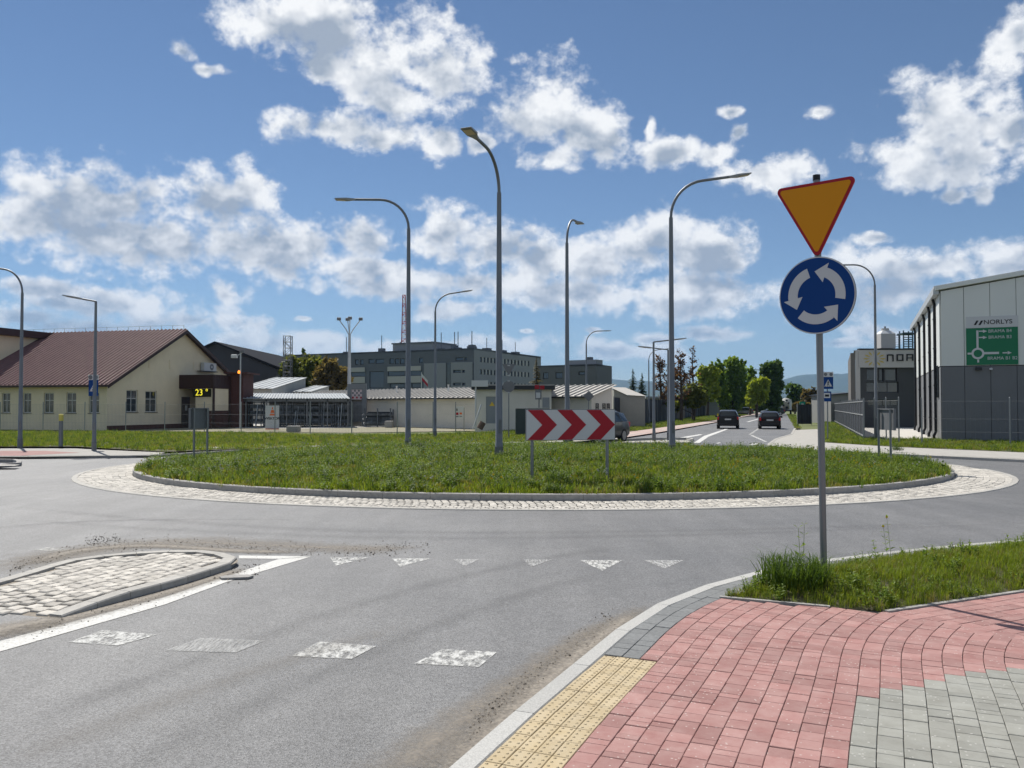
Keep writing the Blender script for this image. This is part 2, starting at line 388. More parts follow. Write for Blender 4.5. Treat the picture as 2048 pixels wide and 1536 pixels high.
KERB_W = mat('kerb_pale', (0.38, 0.365, 0.335), 0.85, var=0.12, scale=20, bump=0.2, bscale=120, rand=0.08)
SAND = mat('joint_sand', (0.26, 0.22, 0.185), 0.95, var=0.3, scale=30, bump=0.3)
P_RED = mat('paver_red', (0.295, 0.142, 0.128), 0.85, scale=7, detail=9, col2=(0.37, 0.225, 0.205), bump=0.28, bscale=130, rand=0.15, fleck=(.46, .36, .33))
P_GREY = mat('paver_grey', (0.235, 0.232, 0.203), 0.85, scale=7, detail=9, col2=(0.31, 0.31, 0.28), bump=0.28, bscale=130, rand=0.12, fleck=(.42, .41, .38))
P_DARK = mat('paver_dark', (0.175, 0.18, 0.18), 0.85, var=0.18, scale=30, bump=0.28, bscale=130, rand=0.10)
P_YEL = mat('paver_yellow', (0.43, 0.34, 0.20), 0.85, scale=9, detail=8, col2=(0.48, 0.40, 0.27), bump=0.2, bscale=130, rand=0.07)
P_CONC = mat('paver_pale', (0.36, 0.345, 0.315), 0.88, var=0.10, scale=3, bump=0.2, rand=0.08)
SETT = mat('granite_sett', (0.40, 0.375, 0.33), 0.85, scale=22, detail=5, col2=(0.54, 0.51, 0.46), bump=0.5, bscale=60, rand=0.22)
SETT_J = mat('sett_joint', (0.25, 0.22, 0.18), 0.95, var=0.3, scale=20)
SOIL = mat('soil', (0.085, 0.065, 0.042), 0.95, var=0.4, scale=8, col2=(0.06, 0.075, 0.025))
FIELD = mat('field', (0.10, 0.13, 0.035), 0.95, scale=0.05, detail=6, col2=(0.14, 0.15, 0.06))
GRAVEL = mat('gravel', (0.30, 0.265, 0.20), 0.95, scale=1.3, detail=8, col2=(0.17, 0.17, 0.10))
CONC_Y = mat('yard_concrete', (0.50, 0.48, 0.44), 0.9, var=0.12, scale=0.6, detail=7)

def px(poly, h=0.0): return [G(x, y, h).to_2d() for x, y in poly]

# ------------------------------------------------------------------ ground, road
grid_sheet('ground', [(-9000, -300), (9000, -300), (9000, 14000), (-9000, 14000)], -0.06, FIELD)
road_poly = [(-70, -12), (70, -12), (70, 37.0)] + px([(1640, 893), (1597, 880), (1590, 858), (1580, 836), (1574, 829), (1568, 823.5), (1470, 823.5), (1440, 843), (1320, 864), (1240, 876), (1150, 884)]) + [(-2, 39.0), (-70, 37.0)]
road = grid_sheet('road', road_poly, 0.0, ASPH)
def marking(poly, m=PAINT, h=0.004):
    p = px(poly); return MB().add([(q.x, q.y, h) for q in p], [tuple(range(len(p)))]).build('road_marking', m, road)
# edge line by the splitter island, its short return behind the nose
marking([(-160, 1346), (0, 1304), (332, 1209), (455, 1164), (621, 1114), (556, 1119), (465, 1149), (332, 1194), (166, 1238.6), (0, 1283), (-160, 1324)])
marking([(478, 1111.5), (621, 1113.4), (558, 1118.4), (478, 1117.5)], h=0.0045)
# cycle-crossing squares, worn
marking([(137, 1285), (205, 1261), (314, 1270), (236, 1292)], PAINT_W)
marking([(328, 1302), (403, 1277), (530, 1282), (472, 1306)], PAINT_F)
marking([(582, 1313), (639, 1284), (753, 1293), (703, 1319)], PAINT_W)
marking([(828, 1328), (885, 1299), (994, 1305), (958, 1335)], PAINT_W)
# give-way triangles, worn
for x0, x1, xa, yt, ya, m_ in ((660, 737, 672, 1115.5, 1132, PAINT_W), (784, 862, 800, 1117.5, 1134, PAINT_W), (905, 960, 930, 1119, 1133, PAINT_F),
                               (1046, 1106, 1062, 1119.5, 1134, PAINT_F), (1158, 1246, 1205, 1121, 1142, PAINT_W), (1288, 1368, 1330, 1121, 1138, PAINT_F)):
    marking([(x0, yt), (xa, ya), (x1, yt)], m_)
marking([(62, 1100), (95, 1095.5), (138, 1099), (120, 1104.5)], PAINT_W)
# far arm of the junction
marking([(1387, 886), (1408, 872), (1452, 857.5), (1456, 858.4), (1417, 873.5), (1399, 886)])
marking([(1330, 880), (1400, 868.5), (1405, 869.6), (1340, 882)])
marking([(1493, 843.8), (1520, 836.6), (1522, 837.0), (1497, 844.2)])
marking([(1531, 833.2), (1541, 830.4), (1542, 830.7), (1533, 833.5)])
marking([(1516, 856.8), (1497, 869.3), (1501, 869.8), (1519, 857.2)], PAINT_W)
for k in range(8):
    t = k / 8; a = (1501 + 29 * t, 871 + 13 * t); marking([(a[0], a[1]), (a[0] + 5, a[1] - 0.2), (a[0] + 8, a[1] + 0.8), (a[0] + 2, a[1] + 1.1)])
marking([(1497, 889.5), (1507, 887), (1518, 887), (1512, 890)]); marking([(1431, 887), (1438, 885), (1442, 885), (1436, 887.5)])
marking([(12, 916), (60, 914), (85, 915), (60, 917)], PAINT_W)

def strip(name, pts, w0, w1, z, m, parent, n_across=4, **kw):
    """soft-edged strip of dust or tyre marks along a line: fade 0 at its edges"""
    P = spline([(p[0], p[1], 0) for p in pts], 8); vs = []; fs = []; fd = []
    for i, p in enumerate(P):
        t = (P[min(i + 1, len(P) - 1)] - P[max(i - 1, 0)]).normalized(); nn = Vector((t.y, -t.x, 0))
        u = i / (len(P) - 1); w = w0 + (w1 - w0) * u
        for k in range(n_across + 1):
            s = k / n_across * 2 - 1; q = p + nn * (w * s); vs.append((q.x, q.y, z)); fd.append((1 - abs(s)) * min(1, 6 * u, 6 * (1 - u)))
    n = n_across + 1
    for i in range(len(P) - 1):
        for k in range(n_across): fs.append((i * n + k, i * n + k + 1, (i + 1) * n + k + 1, (i + 1) * n + k))
    me = raw_mesh(name, vs, fs, m); a = me.attributes.new('fade', 'FLOAT', 'POINT'); a.data.foreach_set('value', fd)
    return link(name, me, parent, **kw)
# sandy gutter beside the near kerb, the dust blown off it, the dirt swept up before the splitter island
strip('dust_patch', px([(850, 1610), (985, 1475), (1102, 1358), (1215, 1266), (1300, 1206)]), 0.36, 0.20, 0.008, DUST_D, road)
strip('dust_patch', px([(720, 1600), (870, 1480), (1010, 1385), (1140, 1290), (1240, 1225)]), 0.42, 0.18, 0.006, DUST, road)
strip('dust_patch', px([(-60, 1165), (120, 1112), (330, 1086), (520, 1090), (720, 1098), (900, 1092)]), 1.1, 0.45, 0.006, DUST, road)
strip('dust_patch', px([(20, 1140), (150, 1103), (300, 1092), (470, 1102), (640, 1106)]), 0.34, 0.22, 0.0075, DUST_D, road)
strip('dust_patch', px([(-60, 1290), (140, 1236), (300, 1194), (420, 1158), (500, 1133)]), 0.32, 0.22, 0.0065, DUST_D, road)
for pl in ([(-100, 1000), (250, 1035), (700, 1062), (1200, 1064), (1700, 1054), (2100, 1036)], [(-100, 1030), (300, 1058), (800, 1076), (1300, 1072), (1800, 1056), (2100, 1046)]):
    strip('tyre_mark', px(pl), 0.42, 0.34, 0.005, SKID, road)

# ------------------------------------------------------------------ near pavement: pavers follow the bend of the kerb
HP = 0.10
kerb_in = [G(x, y, HP) for x, y in ((956, 1536), (1076, 1419), (1216, 1305), (1269, 1252), (1310, 1224), (1380, 1191), (1500, 1153), (1646, 1124), (1775, 1109), (1913, 1094), (2048, 1083))]
d0 = (kerb_in[2] - kerb_in[0]).normalized()
KC = spline([kerb_in[0] - d0 * 2.2] + kerb_in + [kerb_in[-1] + Vector((2.4, 0.8, 0))], 14)
KC = resample(KC, 0.02)
_a = np.array([(p.x, p.y) for p in KC]); _w = np.hanning(103)[1:-1]; _w /= _w.sum()
for _ in range(2):                                         # a kerb bends smoothly
    _e = np.concatenate([2 * _a[0] - _a[50:0:-1], _a, 2 * _a[-1] - _a[-2:-52:-1]]); _a = np.stack([np.convolve(_e[:, i], _w, 'valid') for i in (0, 1)], 1)
KC = resample([Vector((x, y, 0)) for x, y in _a], 0.02)
def kc(s):
    i = max(1, min(len(KC) - 2, int((s) / 0.02))); t = KC[min(i + 12, len(KC) - 1)] - KC[max(i - 12, 0)]; t.normalize(); return KC[i], t
pave = grid_sheet('pavement', [(-0.4, 1.8)] + [(p.x, p.y) for p in KC[::10]] + [(14, 12), (14, 0), (-0.4, 0)], HP - 0.012, SAND)
kerb_near = empty('kerb', kind='structure')
kerb_run(kerb_near, [Vector((p.x, p.y, 0)) for p in KC], 0.125, -0.05, HP + 0.003, KERB, 1.0, side=-1)
verge_poly = px([(1440, 1193), (1600, 1207), (1765, 1222), (2048, 1180), (2250, 1150), (2250, 1082)], HP)
verge_in = []
for p in KC[::8]:
    pass
def kerb_off(d, s0, s1, n=30):
    o = []
    for k in range(n + 1):
        p, t = kc(s0 + (s1 - s0) * k / n); o.append(Vector((p.x + t.y * d, p.y - t.x * d)))
    return o
def s_near(pt):
    b = min(range(0, len(KC), 5), key=lambda i: (KC[i].to_2d() - pt).length); return b * 0.02
s_a = s_near(verge_poly[0]); s_b = len(KC) * 0.02 - 0.1
VERGE = [verge_poly[0], verge_poly[1], verge_poly[2], verge_poly[3], verge_poly[4]] + list(reversed(kerb_off(0.34, s_a + 0.25, s_b)))
def inside(poly, x, y):
    c = False; j = len(poly) - 1
    for i in range(len(poly)):
        a, b = poly[i], poly[j]
        if (a[1] > y) != (b[1] > y) and x < (b[0] - a[0]) * (y - a[1]) / (b[1] - a[1]) + a[0]: c = not c
        j = i
    return c
def edge_dist(poly, x, y):
    p = Vector((x, y)); best = 9e9
    for i in range(len(poly)):
        a, b = Vector(poly[i][:2]), Vector(poly[(i + 1) % len(poly)][:2]); ab = b - a; t = max(0, min(1, (p - a).dot(ab) / max(ab.length_squared, 1e-9)))
        best = min(best, (p - a - ab * t).length)
    return best
def verge_z(x, y): return HP - 0.005 + 0.11 * min(1.0, edge_dist(VERGE, x, y) / 0.5)
verge = grid_sheet('verge_soil', VERGE, HP, SOIL, zfun=verge_z, step=0.25)

def paver_mesh(name, lx, ly, m, jit=0.0, dots=False):
    bv = 0.003; g = 0.0018; mb = MB()
    x, y = lx / 2 - g, ly / 2 - g
    vs = [(-x, -y, -0.03), (x, -y, -0.03), (x, y, -0.03), (-x, y, -0.03), (-x, -y, -bv), (x, -y, -bv), (x, y, -bv), (-x, y, -bv),
          (-x + bv, -y + bv, 0), (x - bv, -y + bv, 0), (x - bv, y - bv, 0), (-x + bv, y - bv, 0)]
    fs = [(8, 9, 10, 11)] + [(r + i, r + (i + 1) % 4, r + 4 + (i + 1) % 4, r + 4 + i) for r in (0, 4) for i in range(4)]
    if dots:
        for i in range(2):
            for j in range(4):
                cx, cy = (i - 0.5) * lx * 0.5, (j - 1.5) * ly * 0.25; k = len(vs)
                for r, z in ((0.011, 0.0002), (0.006, 0.0045)):
                    vs += [(cx + r * math.cos(a * math.pi / 3), cy + r * math.sin(a * math.pi / 3), z) for a in range(6)]
                fs += [(k + a, k + (a + 1) % 6, k + 6 + (a + 1) % 6, k + 6 + a) for a in range(6)] + [tuple(k + 6 + a for a in range(6))]
    return raw_mesh(name, vs, fs, m)
CW = 0.131
LENS = (0.07, 0.131, 0.197)
pm = {(c, l): paver_mesh(c + '_paver', CW, l, m_) for c, m_ in (('red', P_RED), ('grey', P_GREY), ('dark', P_DARK)) for l in LENS}
pm[('tactile', 0.2)] = paver_mesh('tactile_paver', 0.09825, 0.2, P_YEL, dots=True)
placed = {'red': [], 'grey': [], 'dark': [], 'tactile': []}
gl0, gl1 = G(1716, 1395, HP).to_2d(), G(2030, 1333, HP).to_2d()
mit0, mit1 = G(1765, 1222, HP).to_2d(), G(2048, 1275, HP).to_2d()
s_tac = s_near(G(1216, 1307, HP).to_2d())
def left_of(a, b, p): return (b.x - a.x) * (p.y - a.y) - (b.y - a.y) * (p.x - a.x)
rp = random.Random(3)
gcol = None
def column(o):
    """line of one paver column: the kerb's line moved o to the right, cut where it would fold back"""
    raw = []
    for k in range(0, int((s_b - 0.2) / 0.1)):
        p, t = kc(0.2 + k * 0.1); raw.append(Vector((p.x + t.y * o, p.y - t.x * o, 0)))
    out = [raw[0]]
    for q in raw[1:]:
        if (q - out[-1]).length > 0.03 and (q - out[-1]).y > 0.004: out.append(q)
    return resample(out, 0.01)
def along(col, s): 
    i = max(0, min(len(col) - 1, int(s / 0.01))); a, b = col[max(0, i - 9)], col[min(len(col) - 1, i + 9)]; return col[i], (b - a).normalized()
first = G(1702, 1536, HP).to_2d(); tac_p, tac_t = kc(s_tac); tac_p = tac_p.to_2d(); tac_t = tac_t.to_2d().normalized()
past_tac = lambda q: (q - tac_p).dot(tac_t)
for j in range(0, 60):
    col = column((j + 0.5) * CW); s = rp.random() * 0.2; end = len(col) * 0.01
    if j < 3:
        while past_tac(along(col, s)[0].to_2d()) < 0.003: s += 0.01
    while s < end - 0.25:
        l = rp.choice((0.07, 0.131, 0.131, 0.197)) if j > 1 else rp.choice((0.131, 0.131, 0.197)); p, t = along(col, s + l / 2); q = p.to_2d(); s += l
        if not (-0.8 < q.x < 8.5 and 2.6 < q.y < 12): continue
        if inside(VERGE, q.x, q.y) or (j > 1 and (edge_dist(VERGE, q.x, q.y) < 0.06 or q.y > 9.0)): continue
        if left_of(mit0, mit1, q) > 0.0 and q.x > mit0.x - 0.05 and j > 1: continue
        c = 'dark' if j < 2 else 'grey' if left_of(first, gl0, q) < 0 and left_of(gl0, gl1, q) < 0 else 'red'
        placed[c].append((q.x, q.y, math.atan2(t.y, t.x) - math.pi / 2, l))
for j in range(4):                                         # tactile strip
    col = column((j + 0.5) * 0.09825); s = len(col) * 0.01
    while s > 0 and past_tac(along(col, s)[0].to_2d()) > -0.003: s -= 0.01
    while s > 0.3:
        p, t = along(col, s - 0.1); placed['tactile'].append((p.x, p.y, math.atan2(t.y, t.x) - math.pi / 2, 0.2)); s -= 0.2
dm = (verge_poly[3] - verge_poly[2]).normalized(); nm = Vector((dm.y, -dm.x)); rzm = math.atan2(dm.y, dm.x) - math.pi / 2
for j in range(0, 16):                                     # branch pavement to the right, courses along the verge
    s = -1.5 + rp.random() * 0.2
    while s < 4.2:
        l = rp.choice((0.131, 0.131, 0.197)); q = verge_poly[2] + dm * (s + l / 2) + nm * (0.07 + (j + 0.5) * CW); s += l
        if left_of(mit0, mit1, q) < -0.09 or inside(VERGE, q.x, q.y): continue
        placed['red'].append((q.x, q.y, rzm, l))
for c, L_ in placed.items():
    L_.sort(key=lambda a: a[0] ** 2 + a[1] ** 2)
    # those outside the picture's lower edge come last
    L_.sort(key=lambda a: 0 if a[1] > 4.05 and abs(a[0] / a[1]) < 0.62 else 1)
    nm_ = c + '_paver'
    for k, (x, y, rz, l) in enumerate(L_[:300]):
        o = link(nm_, pm[(c, l)], pave, (x, y, HP + rp.uniform(-0.0018, 0.0018)), rz + rp.uniform(-0.012, 0.012))
    if len(L_) > 300:
        vs, fs = [], []
        for (x, y, rz, l) in L_[300:]:
            me = pm[(c, l)]; k = len(vs); cs, sn = math.cos(rz), math.sin(rz); dz = HP + rp.uniform(-0.0018, 0.0018)
            vs += [(x + v.co.x * cs - v.co.y * sn, y + v.co.x * sn + v.co.y * cs, v.co.z + dz) for v in me.vertices]
            fs += [tuple(i + k for i in f.vertices) for f in me.polygons]
        link(nm_ + '_field', raw_mesh(nm_, vs, fs, {'red': P_RED, 'grey': P_GREY, 'dark': P_DARK, 'tactile': P_YEL}[c]), pave, kind='stuff')
edging = empty('edging', kind='structure')
kerb_run(edging, [Vector((p[0], p[1], 0)) for p in [verge_poly[0], verge_poly[1], verge_poly[2]]], 0.06, -0.02, HP + 0.012, KERB_C, 0.98, side=1)
kerb_run(edging, [Vector((p[0], p[1], 0)) for p in [verge_poly[2], verge_poly[3], verge_poly[4]]], 0.06, -0.02, HP + 0.012, KERB_C, 0.98, side=1)
eo = kerb_off(0.285, s_a + 0.2, s_b, 60)
kerb_run(edging, [Vector((p[0], p[1], 0)) for p in eo], 0.05, -0.02, HP + 0.014, KERB_C, 0.98, side=1)

# ------------------------------------------------------------------ setts
def sett_mesh(seed, lx=0.140, ly=0.134, h=0.0):
    r = random.Random(seed); j = lambda a: r.uniform(-a, a)
    x, y = lx / 2 * r.uniform(0.92, 1.0), ly / 2 * r.uniform(0.92, 1.0); b = 0.012
    base = [(-x + j(.008), -y + j(.008)), (x + j(.008), -y + j(.008)), (x + j(.008), y + j(.008)), (-x + j(.008), y + j(.008))]
    vs = [(p[0], p[1], -0.06) for p in base] + [(p[0], p[1], -0.007 + j(.003)) for p in base]
    vs += [(p[0] * (1 - b / x), p[1] * (1 - b / y), j(.0035)) for p in base] + [(j(.02), j(.02), 0.002 + j(.003))]
    fs = [(r0 + i, r0 + (i + 1) % 4, r0 + 4 + (i + 1) % 4, r0 + 4 + i) for r0 in (0, 4) for i in range(4)] + [(8 + i, 8 + (i + 1) % 4, 12) for i in range(4)]
    return raw_mesh('sett', vs, fs, SETT)
SM = [sett_mesh(k) for k in range(10)]
def lay_setts(parent, spots):
    """spots: (x, y, z, rz, scale); the 300 that show largest are pieces of their own"""
    spots.sort(key=lambda a: (0 if abs(a[0] / a[1]) < 0.615 else 1, a[0] ** 2 + a[1] ** 2))
    for k, (x, y, z, rz, sc) in enumerate(spots[:300]):
        o = link('sett', SM[rp.randrange(10)], parent, (x, y, z + rp.uniform(-.003, .003)), rz); o.scale = (sc, sc, 1)
    vs, fs = [], []
    for (x, y, z, rz, sc) in spots[300:]:
        me = SM[rp.randrange(10)]; k = len(vs); cs, sn = math.cos(rz), math.sin(rz); z += rp.uniform(-.003, .003)
        vs += [(x + (v.co.x * cs - v.co.y * sn) * sc, y + (v.co.x * sn + v.co.y * cs) * sc, z + v.co.z) for v in me.vertices]
        fs += [tuple(i + k for i in f.vertices) for f in me.polygons]
    if vs: link('sett_field', raw_mesh('sett', vs, fs, SETT), parent, kind='stuff')

# ------------------------------------------------------------------ central island of the roundabout
CX, CY = 0.85, 26.5
def ell(a, b, n=200, x0=CX, y0=CY): return [Vector((x0 + a * math.cos(2 * math.pi * k / n), y0 + b * math.sin(2 * math.pi * k / n), 0)) for k in range(n)]
AO, BO, AI, BI = 13.4, 11.05, 11.85, 9.95
apron = empty('apron', kind='structure')
vs = []; fs = []; n = 160
for k in range(n):
    c, s = math.cos(2 * math.pi * k / n), math.sin(2 * math.pi * k / n)
    vs += [(CX + AO * c, CY + BO * s, -0.03), (CX + AI * c, CY + BI * s, 0.035)]
for k in range(n): j = (k + 1) % n; fs.append((2 * k, 2 * j, 2 * j + 1, 2 * k + 1))
link('bedding', raw_mesh('bedding', vs, fs, SETT_J), apron)
kerb_run(apron, ell(AO, BO, 400), 0.14, -0.05, 0.018, KERB_W, 1.0, side=-1, closed=False)
spots = []
rows = 8
for r in range(rows):
    u = (r + 0.5) / rows; a = AO - 0.15 + (AI + 0.01 - AO + 0.15) * u; b = BO - 0.15 + (BI + 0.01 - BO + 0.15) * u
    ths = np.linspace(0, 2 * np.pi, 4000); xs = a * np.cos(ths); ys = b * np.sin(ths)
    cum = np.concatenate([[0], np.cumsum(np.hypot(np.diff(xs), np.diff(ys)))])
    pitch = 0.15; q = rp.random() * pitch
    while q < cum[-1] - 0.1:
        th = float(np.interp(q, cum, ths)); dw = math.hypot(1.4 * math.cos(th), 0.95 * math.sin(th)) / rows
        tx, ty = -a * math.sin(th), b * math.cos(th)
        spots.append((CX + a * math.cos(th), CY + b * math.sin(th), 0.012 + 0.05 * u, math.atan2(ty, tx) + rp.uniform(-.08, .08), min(1.25, dw / 0.136) if abs(math.cos(th)) > .6 else 0.98)); q += pitch * (1.0 if abs(math.cos(th)) < .6 else 1.12)
# only what can be seen: the far arc lies behind the grass
spots = [s_ for s_ in spots if s_[1] < CY + 6.5]
lay_setts(apron, spots)
isl_kerb = empty('island_kerb', kind='structure')
kerb_run(isl_kerb, ell(AI, BI, 400), 0.16, 0.0, 0.185, KERB_C, 1.0, side=-1)
ISL = [(p.x, p.y) for p in ell(AI - 0.15, BI - 0.15, 90)]
def isl_z(x, y):
    q = math.hypot((x - CX) / (AI - 0.15), (y - CY) / (BI - 0.15)); return 0.165 + 0.20 * max(0.0, 1 - q * q)
island = grid_sheet('island_soil', ISL, 0.165, SOIL, zfun=isl_z, step=0.8)

# ------------------------------------------------------------------ splitter island on the near arm
spl = empty('splitter_island', kind='structure')
HS = 0.08
top_far = [(-220, 1212), (0, 1157), (133, 1119), (232, 1106.5), (332, 1100), (400, 1099.5), (440, 1103), (465, 1109.5), (476, 1117)]
front = [(458, 1126), (365, 1155), (239, 1188), (93, 1243)]
of = [G(x, y, HS) for x, y in top_far]; fr_ = [G(x, y, HS if i < 3 else 0.01) for i, (x, y) in enumerate(front)]
line = spline([(p.x, p.y, 0) for p in of + fr_], 10)
end2 = Vector((fr_[3].x, fr_[3].y)); end1 = G(239, 1188, HS).to_2d()
def dropf(p, z):
    t = (p.to_2d() - end1).dot(end2 - end1) / (end2 - end1).length_squared
    return z if t <= 0 or p.y > end1.y + 0.05 or p.x > end1.x + 0.05 else z - (z - 0.015) * min(1.0, t)
kerb_run(spl, line, 0.15, -0.03, HS, KERB_W, 0.4, side=1, drop=dropf)
SPOLY = [(p.x, p.y) for p in line] + [tuple(G(-260, 1290, 0.0).to_2d())]
# crossing gap at the low end
ramp_n = (end2 - end1).normalized()
def spl_z(x, y):
    t = (Vector((x, y)) - end1).dot(ramp_n) / (end2 - end1).length
    return HS - 0.012 if t <= 0.1 else HS - 0.012 - (HS - 0.02) * min(1.0, (t - 0.1) / 0.9)
grid_sheet('bedding', SPOLY, 0, SETT_J, zfun=lambda x, y: spl_z(x, y) - 0.018, step=0.4, parent=spl)
spots = []
ax = (end1 - G(458, 1124, HS).to_2d()).normalized(); ay = Vector((-ax.y, ax.x)); o0 = G(458, 1124, HS).to_2d()
for i in range(-12, 80):
    for j in range(-48, 48):
        q = o0 + ax * (i * 0.147 + rp.uniform(-.008, .008) + (j % 2) * 0.07) + ay * (j * 0.140 + rp.uniform(-.008, .008))
        if -9.5 < q.x < 0 and inside(SPOLY, q.x, q.y) and edge_dist(SPOLY[:-1] , q.x, q.y) > 0.20:
            spots.append((q.x, q.y, spl_z(q.x, q.y), math.atan2(ax.y, ax.x) + rp.uniform(-.07, .07), 1.0))
lay_setts(spl, spots)
strip('dust_patch', px([(-120, 1292), (0, 1262), (60, 1250), (130, 1236)]), 0.42, 0.22, 0.016, DUST_D, road)
for pl in ([(-60, 1500), (180, 1400), (420, 1310), (650, 1230), (900, 1160), (1150, 1108), (1400, 1080)], [(120, 1600), (420, 1450), (640, 1350), (860, 1255), (1080, 1180), (1300, 1120)],
           [(-200, 1080), (60, 1050), (300, 1040), (700, 1040)]):
    strip('tyre_mark', px(pl), 0.30, 0.26, 0.0047, SKID, road)
strip('dust_patch', px([(-60, 1560), (200, 1455), (430, 1370), (640, 1302), (860, 1235)]), 0.30, 0.24, 0.0058, DUST_L, road)
# ------------------------------------------------------------------ far pavements, verges, yard
def slab(name, poly, z, m): return grid_sheet(name, px(poly, z), z, m)
grid_sheet('far_verge', px([(-900, 893), (150, 893), (330, 903.5), (420, 900), (1090, 884), (1245, 868), (1245, 857), (1100, 857), (960, 866), (845, 870), (657, 870.5), (560, 868), (453, 866), (240, 864), (-900, 864)], 0.08), 0.08, SOIL)
slab('far_pavement', [(-900, 897.5), (150, 897.2), (330, 905), (300, 911), (60, 913.5), (-900, 914)], 0.085, P_CONC)
slab('cycle_path', [(-900, 901.5), (90, 901.5), (160, 905.2), (40, 911.5), (-900, 911.5)], 0.089, P_RED)
slab('far_footpath', [(360, 893.5), (640, 890), (1000, 884.2), (1240, 876), (1240, 880), (1000, 888), (640, 893.5), (360, 897)], 0.089, P_CONC)
fk = empty('far_kerb', kind='structure')
kerb_run(fk, [G(x, y, 0.0) for x, y in ((-700, 917.5), (40, 917.5), (250, 916.5), (330, 914), (400, 909), (520, 903))], 0.15, -0.03, 0.10, KERB_C, 1.0, side=-1)
sp2 = empty('left_splitter_island', kind='structure')
kerb_run(sp2, [G(x, y, 0.0) for x, y in ((-500, 940), (-100, 938), (30, 935), (44, 932), (44, 927), (30, 924.5), (-200, 924))], 0.15, -0.02, 0.12, KERB_C, 1.0, side=-1)
grid_sheet('bedding', px([(-500, 936), (30, 931.5), (40, 929), (-200, 925.5)], 0.11), 0.11, P_CONC, parent=sp2)
# beside the far arm
slab('left_pavement', [(1240, 866), (1420, 842), (1500, 829), (1520, 825.5), (1526, 826), (1440, 843), (1320, 864), (1240, 876)], 0.09, mat('paver_pink', (0.46, 0.40, 0.36), 0.88, scale=0.25, detail=3, col2=(0.44, 0.30, 0.26)))
lk = empty('left_kerb', kind='structure')
kerb_run(lk, [G(x, y, 0.0) for x, y in ((1240, 876.5), (1320, 864.5), (1440, 843.3), (1526, 826.2))], 0.15, -0.03, 0.095, KERB_C, 2.0, side=-1)
grid_sheet('arm_verge', px([(1225, 858), (1300, 846), (1400, 832), (1460, 825), (1512, 825.5), (1500, 829), (1420, 842), (1240, 866.5)], 0.07), 0.07, SOIL)
sp3 = empty('far_splitter_island', kind='structure')
kerb_run(sp3, [G(x, y, 0.0) for x, y in ((1200, 889), (1270, 889.5), (1330, 889), (1372, 886), (1390, 881), (1372, 879), (1300, 879.5), (1200, 884))], 0.15, -0.02, 0.12, KERB_W, 1.0, side=-1)
spots = []
q3 = px([(1200, 888), (1330, 887), (1372, 885), (1386, 881.5), (1372, 880.5), (1300, 881), (1200, 885)], 0.11)
for i in range(80):
    for j in range(40):
        x, y = 4.0 + i * 0.17, 42.0 + j * 0.17
        if inside(q3, x, y): spots.append((x, y, 0.11, rp.uniform(-.1, .1), 1.05))
lay_setts(sp3, spots)
rpav = slab('right_pavement', [(1534, 890), (1549, 879), (1581, 870), (1588, 860), (1640, 858), (1650, 885), (1792, 894), (2048, 905), (2400, 915), (2400, 936), (2048, 918), (1792, 907), (1699, 903), (1600, 898)], 0.09, P_CONC)
rk = empty('right_kerb', kind='structure')
kerb_run(rk, [G(x, y, 0.0) for x, y in ((1588, 859), (1581, 871), (1549, 881), (1534, 892), (1600, 902), (1699, 907.5), (1792, 912.5), (2048, 925), (2400, 942))], 0.15, -0.03, 0.10, KERB_W, 1.0, side=-1)
grid_sheet('right_verge', px([(1652, 884.5), (1640, 858), (1640, 840), (1662, 840), (1728, 878), (1890, 880), (2048, 884), (2400, 893), (2400, 914), (2048, 904.5), (1792, 893.6)], 0.08), 0.08, SOIL)
grid_sheet('arm_verge_right', px([(1592, 857), (1580, 838), (1575, 829), (1590, 829), (1600, 857)], 0.06), 0.06, SOIL)
slab('driveway', [(1640, 850), (1640, 837), (1662, 838), (1728, 877), (1840, 879), (1890, 881), (1900, 868), (1835, 850), (1700, 848)], 0.03, CONC_Y)
slab('yard', [(240, 862), (700, 865.5), (960, 861.5), (1040, 856), (1060, 836), (480, 832), (240, 838)], -0.02, GRAVEL)
slab('yard_concrete', [(470, 856), (620, 857), (900, 851), (945, 846), (945, 833), (470, 833)], -0.012, CONC_Y)

# ------------------------------------------------------------------ grass and weeds
def leaf_mat(name, c1, c2, trans=0.45, rough=0.55):
    m, nt, b = new_mat(name); N = nt.nodes.new; L = nt.links.new
    oi = N('ShaderNodeObjectInfo'); ge = N('ShaderNodeNewGeometry')
    ad = N('ShaderNodeMath'); ad.operation = 'ADD'; L(oi.outputs['Random'], ad.inputs[0]); L(ge.outputs['Random Per Island'], ad.inputs[1])
    fr = N('ShaderNodeMath'); fr.operation = 'FRACT'; L(ad.outputs[0], fr.inputs[0])
    mx = N('ShaderNodeMix'); mx.data_type = 'RGBA'; mx.inputs[6].default_value = tuple(c1) + (1,); mx.inputs[7].default_value = tuple(c2) + (1,); L(fr.outputs[0], mx.inputs[0])
    L(mx.outputs[2], b.inputs['Base Color']); b.inputs['Roughness'].default_value = rough; b.inputs['Specular IOR Level'].default_value = 0.3
    tr = N('ShaderNodeBsdfTranslucent')
    sc = N('ShaderNodeVectorMath'); sc.operation = 'MULTIPLY'; sc.inputs[1].default_value = (1.5, 1.35, 0.7); L(mx.outputs[2], sc.inputs[0]); L(sc.outputs[0], tr.inputs['Color'])
    ms = N('ShaderNodeMixShader'); ms.inputs[0].default_value = trans; L(b.outputs[0], ms.inputs[1]); L(tr.outputs[0], ms.inputs[2])
    L(ms.outputs[0], nt.nodes['Material Output'].inputs['Surface'])
    return m
GRASS = leaf_mat('grass_blade', (0.100, 0.165, 0.012), (0.22, 0.285, 0.032))
GRASS_D = leaf_mat('grass_dark', (0.045, 0.095, 0.014), (0.09, 0.15, 0.025))
